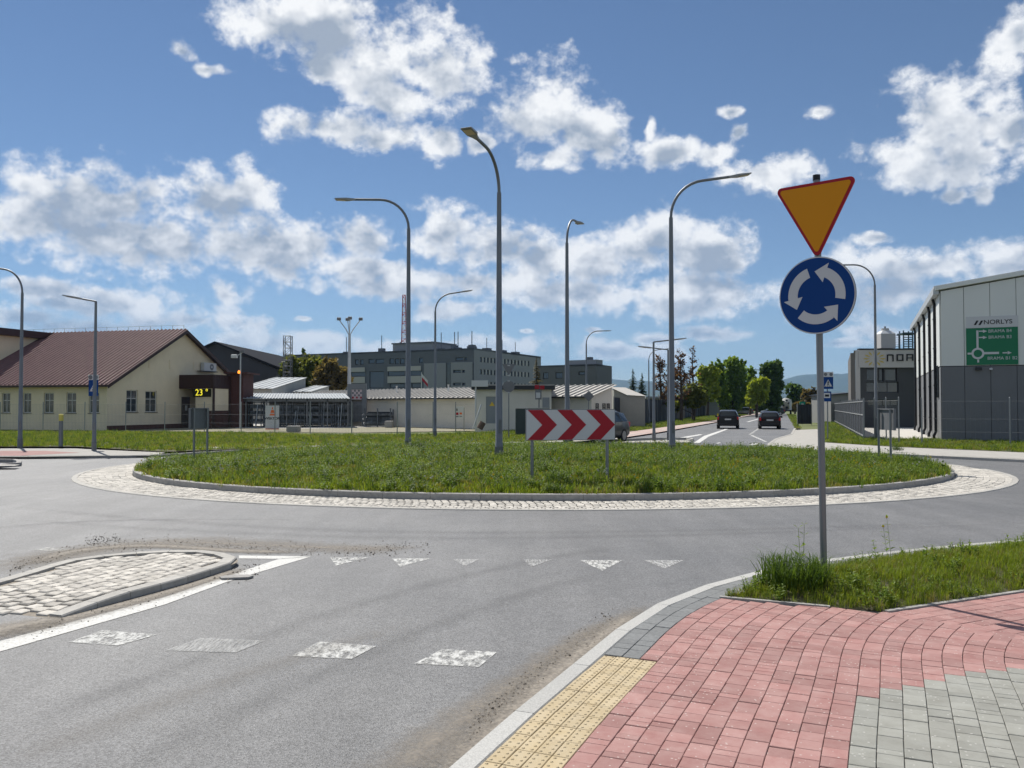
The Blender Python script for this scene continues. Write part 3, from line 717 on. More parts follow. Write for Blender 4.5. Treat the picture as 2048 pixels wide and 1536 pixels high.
GRASS_Y = leaf_mat('grass_dry', (0.16, 0.17, 0.04), (0.22, 0.19, 0.08))
WEED = leaf_mat('weed_leaf', (0.09, 0.17, 0.022), (0.19, 0.26, 0.04))
BLOOM_W = mat('seed_head', (0.62, 0.60, 0.54), 0.9)
BLOOM_Y = mat('flower_yellow', (0.75, 0.55, 0.03), 0.8)
def tuft(seed, n, h, spread, w, m, lean=0.5, segs=3):
    r = random.Random(seed); vs, fs = [], []
    for _ in range(n):
        a = r.uniform(0, 6.283); d = spread * math.sqrt(r.random()); bx, by = d * math.cos(a), d * math.sin(a)
        hh = h * r.uniform(0.45, 1.0); ba = r.uniform(0, 6.283); ln = lean * hh * r.uniform(0.2, 1.0); ww = w * r.uniform(0.7, 1.2)
        px_, py_ = -math.sin(ba) * ww / 2, math.cos(ba) * ww / 2; k = len(vs)
        for i in range(segs):
            t = i / segs; o = ln * t * t; f_ = 1 - t * 0.55
            vs += [(bx + math.cos(ba) * o - px_ * f_, by + math.sin(ba) * o - py_ * f_, hh * t), (bx + math.cos(ba) * o + px_ * f_, by + math.sin(ba) * o + py_ * f_, hh * t)]
        vs.append((bx + math.cos(ba) * ln, by + math.sin(ba) * ln, hh * (1 - 0.25 * lean)))
        for i in range(segs - 1): fs.append((k + 2 * i, k + 2 * i + 1, k + 2 * i + 3, k + 2 * i + 2))
        fs.append((k + 2 * segs - 2, k + 2 * segs - 1, k + 2 * segs))
    return bpy.data.objects.new('tuft_source', raw_mesh('tuft', vs, fs, m))
def herb(seed, n, h, spread, size, m, bloom=None):
    """broad-leaved weed: stalks with pairs of pointed leaves"""
    r = random.Random(seed); mb = MB()
    for _ in range(n):
        a = r.uniform(0, 6.283); d = spread * math.sqrt(r.random()); bx, by = d * math.cos(a), d * math.sin(a); hh = h * r.uniform(0.5, 1)
        tx, ty = bx + r.uniform(-.3, .3) * hh, by + r.uniform(-.3, .3) * hh
        mb.tube([(bx, by, 0), (tx, ty, hh)], [0.004, 0.002], 3, m, cap=False)
        for k in range(5):
            t = 0.2 + 0.8 * k / 4; cx, cy, cz = bx + (tx - bx) * t, by + (ty - by) * t, hh * t; an = r.uniform(0, 6.283); s = size * r.uniform(0.6, 1.1) * (1.15 - 0.6 * t)
            dx, dy = math.cos(an), math.sin(an); up = r.uniform(0.1, 0.7)
            for sg in (1, -1):
                e = (cx + dx * s * sg, cy + dy * s * sg, cz + s * up); c = ((cx + e[0]) / 2, (cy + e[1]) / 2, (cz + e[2]) / 2 + 0.1 * s)
                mb.add([(cx, cy, cz), (c[0] - dy * s * .26, c[1] + dx * s * .26, c[2]), e, (c[0] + dy * s * .26, c[1] - dx * s * .26, c[2])], [(0, 1, 2, 3)], m)
        if bloom:
            for q in ((1, 0), (0.5, 0.87), (-0.5, 0.87)):
                b_ = 0.022; mb.add([(tx - q[0] * b_, ty - q[1] * b_, hh), (tx, ty, hh - b_), (tx + q[0] * b_, ty + q[1] * b_, hh), (tx, ty, hh + b_)], [(0, 1, 2, 3)], bloom)
    me = bpy.data.meshes.new('herb'); me.from_pydata(mb.v, [], mb.f)
    for x in mb.ms: me.materials.append(x)
    me.polygons.foreach_set('material_index', mb.m); me.update()
    return bpy.data.objects.new('tuft_source', me)
def scatter(name, surf, density, sources, smin, smax, seed, label, patch=None, **kw):
    """one grass object: geometry nodes spread tufts over the ground's own surface"""
    ng = bpy.data.node_groups.new(name, 'GeometryNodeTree'); N = ng.nodes.new; L = ng.links.new
    ng.interface.new_socket('Geometry', in_out='INPUT', socket_type='NodeSocketGeometry'); ng.interface.new_socket('Geometry', in_out='OUTPUT', socket_type='NodeSocketGeometry')
    gi = N('NodeGroupInput'); go = N('NodeGroupOutput')
    dp = N('GeometryNodeDistributePointsOnFaces'); dp.inputs['Density'].default_value = density; dp.inputs['Seed'].default_value = seed
    L(gi.outputs[0], dp.inputs['Mesh'])
    if patch:
        po = N('GeometryNodeInputPosition'); nz = N('ShaderNodeTexNoise'); nz.inputs['Scale'].default_value = patch[0]; nz.inputs['Detail'].default_value = 3.0; L(po.outputs[0], nz.inputs['Vector'])
        r = N('ShaderNodeMapRange'); r.inputs[1].default_value = patch[1]; r.inputs[2].default_value = patch[2]; r.inputs[4].default_value = density; L(nz.outputs[0], r.inputs[0]); L(r.outputs[0], dp.inputs['Density'])
    jn = N('GeometryNodeJoinGeometry')
    for s in reversed(sources):
        oi = N('GeometryNodeObjectInfo'); oi.inputs['Object'].default_value = s; oi.inputs['As Instance'].default_value = True; L(oi.outputs['Geometry'], jn.inputs[0])
    ip = N('GeometryNodeInstanceOnPoints'); ip.inputs['Pick Instance'].default_value = True
    L(dp.outputs['Points'], ip.inputs['Points']); L(jn.outputs[0], ip.inputs['Instance'])
    ri = N('FunctionNodeRandomValue'); ri.data_type = 'INT'; ri.inputs[4].default_value = 0; ri.inputs[5].default_value = len(sources) - 1; ri.inputs['Seed'].default_value = seed + 1
    L(ri.outputs[2], ip.inputs['Instance Index'])
    rr = N('FunctionNodeRandomValue'); rr.data_type = 'FLOAT_VECTOR'; rr.inputs[0].default_value = (-0.12, -0.12, 0); rr.inputs[1].default_value = (0.12, 0.12, 6.283); L(rr.outputs[0], ip.inputs['Rotation'])
    rs = N('FunctionNodeRandomValue'); rs.data_type = 'FLOAT'; rs.inputs[2].default_value = smin; rs.inputs[3].default_value = smax; rs.inputs['Seed'].default_value = seed + 2; L(rs.outputs[1], ip.inputs['Scale'])
    L(ip.outputs[0], go.inputs[0])
    o = bpy.data.objects.new(name, surf.data.copy()); COL.objects.link(o)
    md = o.modifiers.new('grass', 'NODES'); md.node_group = ng
    tag(o, label, 'grass', kind='stuff')
    return o
T_FINE = [tuft(10 + k, 16, 0.20, 0.07, 0.006, GRASS, 0.6) for k in range(4)] + [tuft(20, 12, 0.16, 0.07, 0.006, GRASS_Y, 0.7)]
T_TALL = [tuft(30 + k, 26, 0.42, 0.10, 0.008, GRASS_D, 0.6) for k in range(2)]
T_MID = [tuft(40 + k, 22, 0.21, 0.20, 0.016, GRASS, 0.7, 2) for k in range(4)] + [tuft(50, 18, 0.20, 0.2, 0.016, GRASS_Y, 0.7, 2), tuft(51, 20, 0.30, 0.18, 0.016, GRASS_D, 0.6, 2)]
T_DRY = [tuft(53 + k, 20, 0.17, 0.2, 0.016, GRASS_Y, 0.8, 2) for k in range(2)]; T_DRYN = [tuft(56 + k, 14, 0.15, 0.07, 0.006, GRASS_Y, 0.8) for k in range(2)]
H_NEAR = [herb(60 + k, 5, 0.16, 0.08, 0.055, WEED) for k in range(3)]
H_MID = [herb(70 + k, 7, 0.30, 0.18, 0.10, WEED) for k in range(3)] + [herb(75, 6, 0.30, 0.2, 0.11, GRASS_D)]
H_BL = [herb(80, 3, 0.34, 0.1, 0.07, WEED, BLOOM_W), herb(81, 3, 0.30, 0.1, 0.07, WEED, BLOOM_Y)]
H_DARK = [herb(85 + k, 34, 0.42, 0.28, 0.12, GRASS_D) for k in range(2)]
scatter('grass', verge, 380, T_FINE, 0.35, 0.85, 1, 'uneven grass on the verge round the foot of the give-way sign')
scatter('weeds', verge, 60, H_NEAR, 0.6, 1.3, 2, 'broad-leaved weeds in the grass of the near verge', patch=(2.2, 0.50, 0.62))
scatter('grass', island, 66, T_MID, 0.5, 1.15, 3, 'rough grass covering the central island of the roundabout', patch=(0.9, 0.30, 0.55))
scatter('weeds', island, 16, H_MID, 0.5, 1.15, 4, 'leafy weeds in patches on the central island of the roundabout', patch=(0.5, 0.47, 0.62))
scatter('dry_grass', island, 40, T_DRY, 0.5, 1.0, 6, 'dry straw-coloured grass in patches on the central island', patch=(0.35, 0.52, 0.62))
scatter('dry_grass', verge, 260, T_DRYN, 0.5, 1.0, 7, 'dry straw-coloured grass in patches on the near verge', patch=(1.1, 0.50, 0.60))
scatter('wildflowers', island, 0.8, H_BL, 0.7, 1.2, 5, 'scattered pale seed heads and yellow flowers on the central island')
for o in bpy.data.objects:
    if o.type == 'MESH' and o.name in ('far_verge', 'arm_verge', 'right_verge', 'arm_verge_right'):
        ar = {'far_verge': 13, 'arm_verge': 7, 'right_verge': 16, 'arm_verge_right': 6}[o.name]
        lb = {'far_verge': 'long bright grass along the fence beyond the roundabout', 'arm_verge': 'grass strip between the pink pavement and the grey fence of the far road',
              'right_verge': 'grass along the foot of the grey and white hall', 'arm_verge_right': 'small grass patch beside the gate of the far road'}[o.name]
        scatter('grass', o, ar, T_MID, 0.6, 1.15, 11 + ar, lb)
# single weeds and grass clumps that stand out
def plant(name, src_fn, loc, sc, label, cat, group=None):
    o = src_fn; o.name = name; COL.objects.link(o); o.location = loc; o.scale = (sc, sc, sc); o.rotation_euler = (0, 0, RND.uniform(0, 6))
    return tag(o, label, cat, group)
p = G(1607, 1195, HP); plant('grass_clump', tuft(90, 760, 0.42, 0.33, 0.009, GRASS_D, 1.0), (p.x, p.y + 0.25, verge_z(p.x, p.y + 0.25)), 1.0, 'dense dark grass clump at the edge of the verge beside the sign pole', 'grass clump')
for (x, y, s_, lb) in ((1598, 1160, 1.0, 'tall leafy weed growing out of the dark grass clump'), (1770, 1120, 0.8, 'spindly flowering weed on the kerb side of the near verge'), (1745, 1128, 0.55, 'short leafy weed beside the spindly one on the near verge')):
    q = G(x, y, HP); plant('weed', herb(int(x), 2, 0.62, 0.04, 0.10, WEED, BLOOM_Y if x == 1770 else None), (q.x, q.y - 0.1, HP + 0.05), s_, lb, 'weed')
for (x, y, s_, lb) in ((835, 905, 1.2, 'dark bushy weed beside the foot of the second lamp post'), (1083, 950, 0.9, 'dark bushy weed behind the left post of the chevron sign'), (1105, 978, 0.6, 'dark bushy weed at the kerb under the chevron sign'),
                       (655, 905, 0.9, 'dark bushy weed in the middle of the island grass'), (1795, 897, 0.7, 'dark bushy weed near the two posts on the island')):
    q = G(x, y, 0.25); plant('weed', herb(int(x) + 5, 34, 0.42, 0.28, 0.12, GRASS_D), (q.x, q.y, isl_z(q.x, q.y) - 0.02), s_, lb, 'weed', 'dark weeds on the central island')

# ------------------------------------------------------------------ lamp posts
GALV = mat('galvanised_steel', (0.19, 0.20, 0.21), 0.5, 0.6, var=0.15, scale=3, stretch=(1, 1, 0.2))
GALV_D = mat('steel_dark', (0.17, 0.175, 0.185), 0.55, 0.5, var=0.15, scale=4)
GALV_L = mat('steel_pale', (0.45, 0.47, 0.48), 0.5, 0.4, var=0.1, scale=4)
LENS_M = mat('lamp_lens', (0.55, 0.45, 0.28), 0.3)
HEADM = mat('lamp_housing', (0.30, 0.30, 0.30), 0.45, 0.3)
def lamp(name, loc, h, reach, az, label, group, r0=0.10, tilt=0.12, bend=1.1, steel=None, headl=0.72, kink=False, fast=False, lean=(0, 0)):
    """tapered pole with a sleeve, a curved arm and a flat luminaire; az: bearing of the arm (0 = +Y away, 90 = right)"""
    steel = steel or GALV
    o = empty(name, loc, math.radians(90 - az)); tag(o, label, 'street lamp', group)
    n = 6 if fast else 14
    o.rotation_euler = (lean[0], lean[1], math.radians(90 - az)) if lean != (0, 0) else o.rotation_euler
    hs = h - bend - (0.25 if not kink else -bend)
    MB().tube([(0, 0, -0.1), (0, 0, 0.45), (0, 0, 0.46), (0, 0, hs)], [r0 * 1.02, r0, r0 * 0.93, r0 * 0.58], n).build('pole', steel, o, smooth=True)
    if not fast:
        MB().tube([(0, 0, -0.05), (0, 0, 0.35)], r0 * 1.12, n).build('base_sleeve', GALV_D, o, smooth=True)
        dr_ = MB().box(-.045, .045, -r0 * 0.97, -r0 * 0.80, .75, 1.15).build('access_door', GALV_D, o); dr_.rotation_euler = (0, 0, -math.radians(90 - az) + 0.35)
    if kink: pts = [(0, 0, hs - 0.1), (0, 0, hs), (reach, 0, hs + reach * tilt)]
    else:
        pts = [(0, 0, hs - 0.3), (0, 0, hs)]
        for k in range(1, 10):
            a = k / 9 * (math.pi / 2 - tilt); pts.append((bend * (1 - math.cos(a)), 0, hs + bend * math.sin(a)))
        e = pts[-1]; rest = max(0.1, reach - e[0]); pts.append((e[0] + rest, 0, e[2] + rest * math.tan(tilt)))
    MB().tube(pts, r0 * 0.42, 6 if fast else 10).build('arm', steel, o, smooth=True)
    e = Vector(pts[-1]); t = (e - Vector(pts[-2])).normalized(); up = Vector((-t.z, 0, t.x)); w = 0.16
    mb = MB()
    prof = [(-0.05, 0.045, 0.05), (0.12, 0.06, 0.075), (0.30, 0.055, w), (headl, 0.03, w), (headl + 0.02, 0.01, w * 0.9)]
    vs = []
    for (l, th, ww) in prof:
        c = e + t * l
        for sy, sz in ((-1, -0.6), (1, -0.6), (1, 0.6), (-1, 0.6)): q = c + Vector((0, sy * ww, 0)) + up * (sz * th); vs.append(tuple(q))
    fs = [(0, 1, 2, 3), (19, 18, 17, 16)] + [(4 * i + k, 4 * i + (k + 1) % 4, 4 * i + 4 + (k + 1) % 4, 4 * i + 4 + k) for i in range(4) for k in range(4)]
    hd = mb.add(vs, fs).build('luminaire', HEADM, o)
    c0, c1 = e + t * 0.34 - up * 0.042, e + t * (headl - 0.06) - up * 0.03
    MB().add([(c0.x, -w * .8, c0.z), (c0.x, w * .8, c0.z), (c1.x, w * .8, c1.z), (c1.x, -w * .8, c1.z)], [(0, 1, 2, 3)]).build('lens', LENS_M, hd)
    return o
def foot(x, y, h): q = G(x, y, h); return (q.x, q.y, h)
LG = 'lamp posts on the central island'
def by_depth(x, Y, z): q = at(x, 880, Y); return (q.x, Y, z)
lamp('lamp_post', by_depth(998, 25.0, isl_z(-0.4, 25)), 9.2, 1.6, -158, 'tallest lamp post at the middle of the roundabout, its head turned to the viewer', LG, 0.115, tilt=0.10)
lamp('lamp_post', by_depth(816, 32.2, 0.25), 9.75, 2.05, -92, 'lamp post on the island with its arm pointing left over the road', LG, 0.115, tilt=0.0)
lamp('lamp_post', by_depth(1344, 28.5, 0.25), 9.55, 2.05, 84, 'lamp post on the island with its arm pointing right and slightly up', LG, 0.115, tilt=0.16, bend=1.3)
lamp('lamp_post', by_depth(1134.5, 35.6, 0.2), 10.0, 1.5, 20, 'lamp post rising behind the red chevron sign', LG, 0.115, tilt=0.05, bend=1.2)
LR = 'curved lamp posts along the roads'
lamp('lamp_post', by_depth(870, 50, 0.08), 8.75, 1.5, 75, 'curved lamp post on the grass in front of the yard fence', LR, 0.10, tilt=0.18)
lamp('lamp_post', foot(40, 893.5, 0.08), 8.25, 1.7, -80, 'curved lamp post in front of the cream house at the edge of the picture', LR, 0.10, tilt=0.15)
lamp('lamp_post', by_depth(1753, 46, 0.08), 9.75, 1.75, -86, 'curved lamp post behind the big blue sign, in front of the dark office', LR, 0.10, tilt=0.0)
lamp('lamp_post', by_depth(1173, 71, 0.05), 8.4, 1.5, 72, 'curved lamp post beside the low white shed', LR, 0.10, tilt=0.05)
lamp('lamp_post', foot(1298, 848, 0.05), 7.9, 1.9, 80, 'curved lamp post at the grey fence behind the two straight ones', LR, 0.09, tilt=0.12)
LS = 'straight crossing lamps'
lamp('crossing_lamp', foot(188, 901, 0.085), 6.1, 0.55, -95, 'straight lamp post carrying the blue crossing sign by the cream house', LS, 0.085, kink=True, tilt=0.18)
lamp('crossing_lamp', foot(1308, 882, 0.1), 5.1, 1.0, 82, 'straight lamp post at the end of the far splitter island, arm to the right', LS, 0.085, kink=True, tilt=0.12)
lamp('crossing_lamp', foot(1337, 877.5, 0.1), 4.9, 0.9, -86, 'straight lamp post on the far splitter island, arm to the left', LS, 0.08, kink=True, tilt=0.12)
for x, yb, yt, lb in ((1427, 829, 744, 'far curved lamp post, first along the tree-lined road'), (1451, 828, 751, 'far curved lamp post, second along the tree-lined road')):
    q = G(x, yb); hh = (at(x, yt, q.y).z); lamp('lamp_post', (q.x, q.y, 0), hh, 1.6, 70, lb, LR, 0.12, fast=True)
for x, yb, yt, lb in ((1357.5, 838, 754, 'thin bare post in front of the brown bare trees'), (1401, 833, 760, 'thin bare post at the start of the green trees')):
    q = G(x, yb); hh = at(x, yt, q.y).z; tag(MB().tube([(0, 0, 0), (0, 0, hh * .98), (0, 0, hh)], [0.10, 0.06, 0.02], 8).build('utility_post', GALV_L, None, loc=(q.x, q.y, 0)), lb, 'post', 'thin posts along the fence')
CONCP = mat('concrete_pole', (0.36, 0.35, 0.34), 0.9, var=0.1, scale=2)
q = G(1466, 826); e = at(1480, 746, q.y); m_ = at(1470, 780, q.y); l2 = at(1488, 754, q.y)
o = empty('leaning_pole', (q.x, q.y, 0)); tag(o, 'leaning curved concrete lamp pole between the far cars', 'pole')
MB().tube([(0, 0, 0), (m_.x - q.x, 0, m_.z), (e.x - q.x, 0, e.z)], [0.22, 0.18, 0.10], 8).build('pole', CONCP, o, smooth=True)
MB().tube([(m_.x - q.x + 0.6, 0, l2.z - 0.5), (l2.x - q.x, 0, l2.z)], 0.09, 6).build('arm', GALV_L, o)
q = G(1522, 826); tz = at(1522, 738, q.y).z
o = empty('power_pole', (q.x, q.y, 0)); tag(o, 'thick concrete power pole with a crossarm in front of the dark tree', 'pole')
MB().box(-0.28, 0.28, -0.2, 0.2, 0, tz).build('pole', CONCP, o); MB().box(-1.7, 0.9, -0.08, 0.08, tz - 0.35, tz - 0.15).box(-1.4, -1.3, -.05, .05, tz - .15, tz + .25).box(.6, .7, -.05, .05, tz - .15, tz + .25).build('crossarm', GALV_D, o)
# four-armed yard lamp
q = at(698, 880, 98)
o = empty('yard_lamp', (q.x, 98, 0)); tag(o, 'tall pale yard lamp with four floodlights on spread arms', 'floodlight')
MB().tube([(0, 0, 0), (0, 0, 10.2)], [0.26, 0.15], 10).build('pole', GALV_L, o, smooth=True)
for k, (dx, dy) in enumerate(((-1.25, 0.1), (-0.35, 0.6), (0.2, -0.8), (1.25, 0.2))):
    MB().tube([(0, 0, 10.0), (dx * 0.35, dy * .35, 10.8), (dx, dy, 11.9)], 0.055, 6).build('arm', GALV_L, o)
    MB().box(dx - .22, dx + .22, dy - .12, dy + .12, 11.8, 12.15, bev=0.05).build('floodlight', GALV_D, o)

# ------------------------------------------------------------------ the give-way and roundabout sign
S_YEL = mat('sign_yellow', (0.66, 0.26, 0.004), 0.5, spec=.25); S_RED = mat('sign_red', (0.36, 0.014, 0.026), 0.5, spec=.25); S_BLUE = mat('sign_blue', (0.003, 0.045, 0.20), 0.5, spec=.2)
S_WHITE = mat('sign_white', (0.56, 0.57, 0.58), 0.5); S_BACK = mat('sign_back', (0.17, 0.175, 0.185), 0.6, 0.2, var=0.1, scale=5); S_BLACK = mat('sign_black', (0.012, 0.012, 0.014), 0.5)
POST = mat('sign_post', (0.22, 0.23, 0.24), 0.45, 0.7, var=0.12, scale=2, stretch=(1, 1, .15))
sgn = empty('road_sign', (3.19, 8.74, 0.17)); tag(sgn, 'tall give-way triangle above a blue roundabout disc on a grey pole in the near verge', 'road sign')
pt = at(1633, 357, 8.70) - Vector((3.19, 8.74, 0.17))
MB().tube([(0, 0, -0.15), tuple(pt)], 0.034, 16).build('pole', POST, sgn, smooth=True)
MB().tube([tuple(pt - Vector((0, 0, 0.02))), tuple(pt + Vector((0, 0, 0.035)))], 0.037, 16).build('cap', S_BLACK, sgn)
def rounded_tri(side, rad, n=6):
    R_ = side / math.sqrt(3); cs = [(math.cos(a) * (R_ - 2 * rad), math.sin(a) * (R_ - 2 * rad)) for a in (math.radians(150), math.radians(30), math.radians(270))]
    out = []
    for k, a0 in ((1, -30), (0, 90), (2, 210)):
        for i in range(n + 1):
            a = math.radians(a0 + 120 * i / n); out.append((cs[k][0] + rad * math.cos(a), cs[k][1] + rad * math.sin(a)))
    return out
def plate(name, poly, m, parent, y, th=0.003, **kw): return MB().prism(poly, y, y + th, axis='y').build(name, m, parent, **kw)
def disc(r, n=64, cx=0, cz=0): return [(cx + r * math.cos(2 * math.pi * k / n), cz + r * math.sin(2 * math.pi * k / n)) for k in range(n)]
Rt = Matrix.Rotation(math.radians(-48.1), 4, 'Z') @ Matrix.Rotation(math.radians(6.4), 4, 'X') @ Matrix.Rotation(math.radians(1.8), 4, 'Y')
tri_c = at(1632.5, 417, 8.63); base_m = Matrix.Translation((3.19, 8.74, 0.17))
tp = plate('triangle_plate', rounded_tri(0.902, 0.045), S_RED, sgn, -0.02, 0.016); tp.matrix_local = base_m.inverted() @ Matrix.Translation(tri_c) @ Rt
plate('yellow_face', rounded_tri(0.80, 0.025), S_YEL, tp, -0.0235)
Rd = Matrix.Rotation(math.radians(-41), 4, 'Z') @ Matrix.Rotation(math.radians(1.5), 4, 'X')
dc = at(1634.5, 591, 8.655)
dp_ = plate('disc_plate', disc(0.394), S_BACK, sgn, -0.018, 0.02); dp_.matrix_local = base_m.inverted() @ Matrix.Translation(dc) @ Rd
plate('white_rim', disc(0.393), S_WHITE, dp_, -0.0205, 0.002); plate('blue_face', disc(0.381), S_BLUE, dp_, -0.0235)
for k in range(3):                                                    # three arrows chasing each other anticlockwise
    a0 = math.radians(18 + 120 * k - 30); ri, ro, rm = 0.195, 0.295, 0.245; span = math.radians(78); n = 14
    out = [(ro * math.cos(a0 + span * i / n), ro * math.sin(a0 + span * i / n)) for i in range(n + 1)]
    inn = [(ri * math.cos(a0 + span * i / n), ri * math.sin(a0 + span * i / n)) for i in range(n + 1)]
    a1 = a0 + span; tip_a = a1 + math.radians(27)
    mbq = MB(); q_ = []
    for i in range(n): mbq.prism([inn[i], out[i], out[i + 1], inn[i + 1]], -0.0265, -0.0237, axis='y')
    mbq.prism([((ri - 0.05) * math.cos(a1 - .07), (ri - 0.05) * math.sin(a1 - .07)), ((ro + 0.05) * math.cos(a1 + .02), (ro + 0.05) * math.sin(a1 + .02)), (rm * math.cos(tip_a), rm * math.sin(tip_a))], -0.0268, -0.0236, axis='y')
    mbq.build('arrow', S_WHITE, dp_)
for zc in (dc.z - 0.2, dc.z + 0.2, tri_c.z + 0.05, tri_c.z - 0.25):
    c = pt * ((zc - 0.17) / (pt.z)); MB().box(c.x - .038, c.x + .038, c.y - .034, c.y + .046, zc - .17 - .015, zc - .17 + .015).build('clamp', S_BACK, sgn)

# chevron board
q0, q1 = at(1051, 850, 18.5), at(1229.5, 850, 18.9)
o = empty('chevron_sign', ((q0.x + q1.x) / 2, 18.7, isl_z(1.3, 18.7)), math.atan2(0.4, q1.x - q0.x)); tag(o, 'white board with three red chevrons pointing right on two posts', 'road sign')
W = (q1 - q0).to_2d().length / 2; zt = at(1140, 818.5, 18.7).z - o.location.z; zb = at(1140, 880.5, 18.7).z - o.location.z
bd = MB().box(-W, W, -0.03, 0.0, zb, zt).build('board', S_BACK, o)
MB().box(-W + .012, W - .012, -0.034, -0.0302, zb + .012, zt - .012).build('white_face', S_WHITE, bd)
H = (zt - zb) - 0.03; zc = (zt + zb) / 2
for k in range(3):
    x0 = -W + 0.02 + k * (2 * W - 0.04) / 3 + 0.02; s_ = (2 * W - 0.04) / 3; w_ = s_ * 0.50
    pl = [(x0, zc + H / 2), (x0 + w_, zc + H / 2), (x0 + w_ + H / 2 * 1.0, zc), (x0 + w_, zc - H / 2), (x0, zc - H / 2), (x0 + H / 2 * 1.0, zc)]
    MB().prism([pl[0], pl[1], pl[2], pl[5]], -0.038, -0.0345, axis='y').prism([pl[5], pl[2], pl[3], pl[4]], -0.038, -0.0345, axis='y').build('chevron', S_RED, bd)
for x in (-W + 0.155, W - 0.165): MB().tube([(x, 0.04, -0.2), (x, 0.04, zt - .02)], 0.036, 12).build('post', POST, o, smooth=True)
# backs of the other two chevron boards
def board_back(loc, rz, w, z0, z1, label):
    o = empty('chevron_sign', loc, rz); tag(o, label, 'road sign')
    b = MB().box(-w / 2, w / 2, -0.015, 0.015, z0, z1).box(-w / 2, w / 2, -0.05, -0.016, z1 - .04, z1).box(-w / 2, -w / 2 + .03, -.05, -.016, z0, z1 - .041).box(w / 2 - .03, w / 2, -.05, -.016, z0, z1 - .041).build('board', S_BACK, o)
    MB().box(-w / 2 + 0.06, w / 2 - 0.06, 0.0155, 0.02, z0 + .04, z1 - .05).build('face', S_WHITE, b)
    for x in (-w * .36, w * .36): MB().tube([(x, -0.085, -0.2), (x, -0.085, z1 - .02)], 0.034, 10).build('post', POST, o, smooth=True)
qa, qb = at(378, 836, 26.2), at(415, 836, 27.3)
board_back(((qa.x + qb.x) / 2, 26.75, 0.17), math.atan2(qb.y - qa.y, qb.x - qa.x), (qb - qa).to_2d().length, at(395, 857, 26.7).z - .17, at(395, 816, 26.7).z - .17, 'back of a chevron board on two posts at the house side of the island')
qa, qb = at(1758, 838, 26.2), at(1791, 838, 25.2)
board_back(((qa.x + qb.x) / 2, 25.7, 0.17), math.atan2(qb.y - qa.y, qb.x - qa.x), (qb - qa).to_2d().length, at(1775, 860, 25.7).z - .17, at(1775, 817, 25.7).z - .17, 'back of a chevron board on two posts at the hall side of the island')
# backs of signs beyond the island
o = empty('road_sign', (*at(1017.5, 870, 48).to_2d(), 0.08)); tag(o, 'backs of a triangle and a disc sign on a thin post beyond the island', 'road sign')
z_ = lambda y: at(1017, y, 48).z - .08
MB().tube([(0, 0, 0), (0, 0, z_(724))], 0.035, 8).build('post', POST, o)
t_ = [(x * 1.0, y_ + z_(736)) for x, y_ in rounded_tri(0.76, 0.03)]; plate('triangle_back', t_, S_BACK, o, -0.06, 0.02); plate('disc_back', disc(0.33, 32, 0, z_(773)), S_BACK, o, -0.06, 0.02)
for yy in (731, 751, 762, 785): MB().box(-.07, .07, -.075, -.0605, z_(yy) - .03, z_(yy) + .03).build('clamp', GALV_L, o)
o = empty('road_sign', (*at(1177.5, 870, 56).to_2d(), 0.06)); tag(o, 'back of a diamond priority sign near the white shed', 'road sign')
zc = at(1177, 794, 56).z; MB().tube([(0, 0, 0), (0, 0, zc + .3)], 0.035, 8).build('post', POST, o); plate('diamond_back', [(0, zc - .36), (.36, zc), (0, zc + .36), (-.36, zc)], S_BACK, o, -0.06, 0.02)
# pedestrian-crossing signs
def ped_figure(parent, s, zc, y):
    MB().prism([(-.40 * s, zc - .38 * s), (.40 * s, zc - .38 * s), (0, zc + .36 * s)], y - .003, y, axis='y').build('white_triangle', S_WHITE, parent)
    mb = MB(); Y0, Y1 = y - .007, y - .0035
    mb.prism(disc(.05 * s, 12, .01 * s, zc + .17 * s), Y0, Y1, axis='y')
    for a, b, w in (((0, .11), (-.01, -.06), .05), ((-.01, -.06), (.10, -.28), .035), ((-.02, -.06), (-.12, -.28), .035), ((0, .09), (.12, -.02), .025), ((0, .09), (-.12, 0), .025)):
        d = Vector((b[0] - a[0], b[1] - a[1])).normalized() * w; nn = Vector((-d.y, d.x))
        mb.prism([((a[0] + nn.x) * s, zc + (a[1] + nn.y) * s), ((a[0] - nn.x) * s, zc + (a[1] - nn.y) * s), ((b[0] - nn.x * .7) * s, zc + (b[1] - nn.y * .7) * s), ((b[0] + nn.x * .7) * s, zc + (b[1] + nn.y * .7) * s)], Y0, Y1, axis='y')
    for k in range(4): mb.prism([((-.34 + .19 * k) * s, zc - .36 * s), ((-.24 + .19 * k) * s, zc - .36 * s), ((-.22 + .19 * k) * s, zc - .31 * s), ((-.31 + .19 * k) * s, zc - .31 * s)], Y0, Y1, axis='y')
    mb.build('walking_figure', S_BLACK, parent)
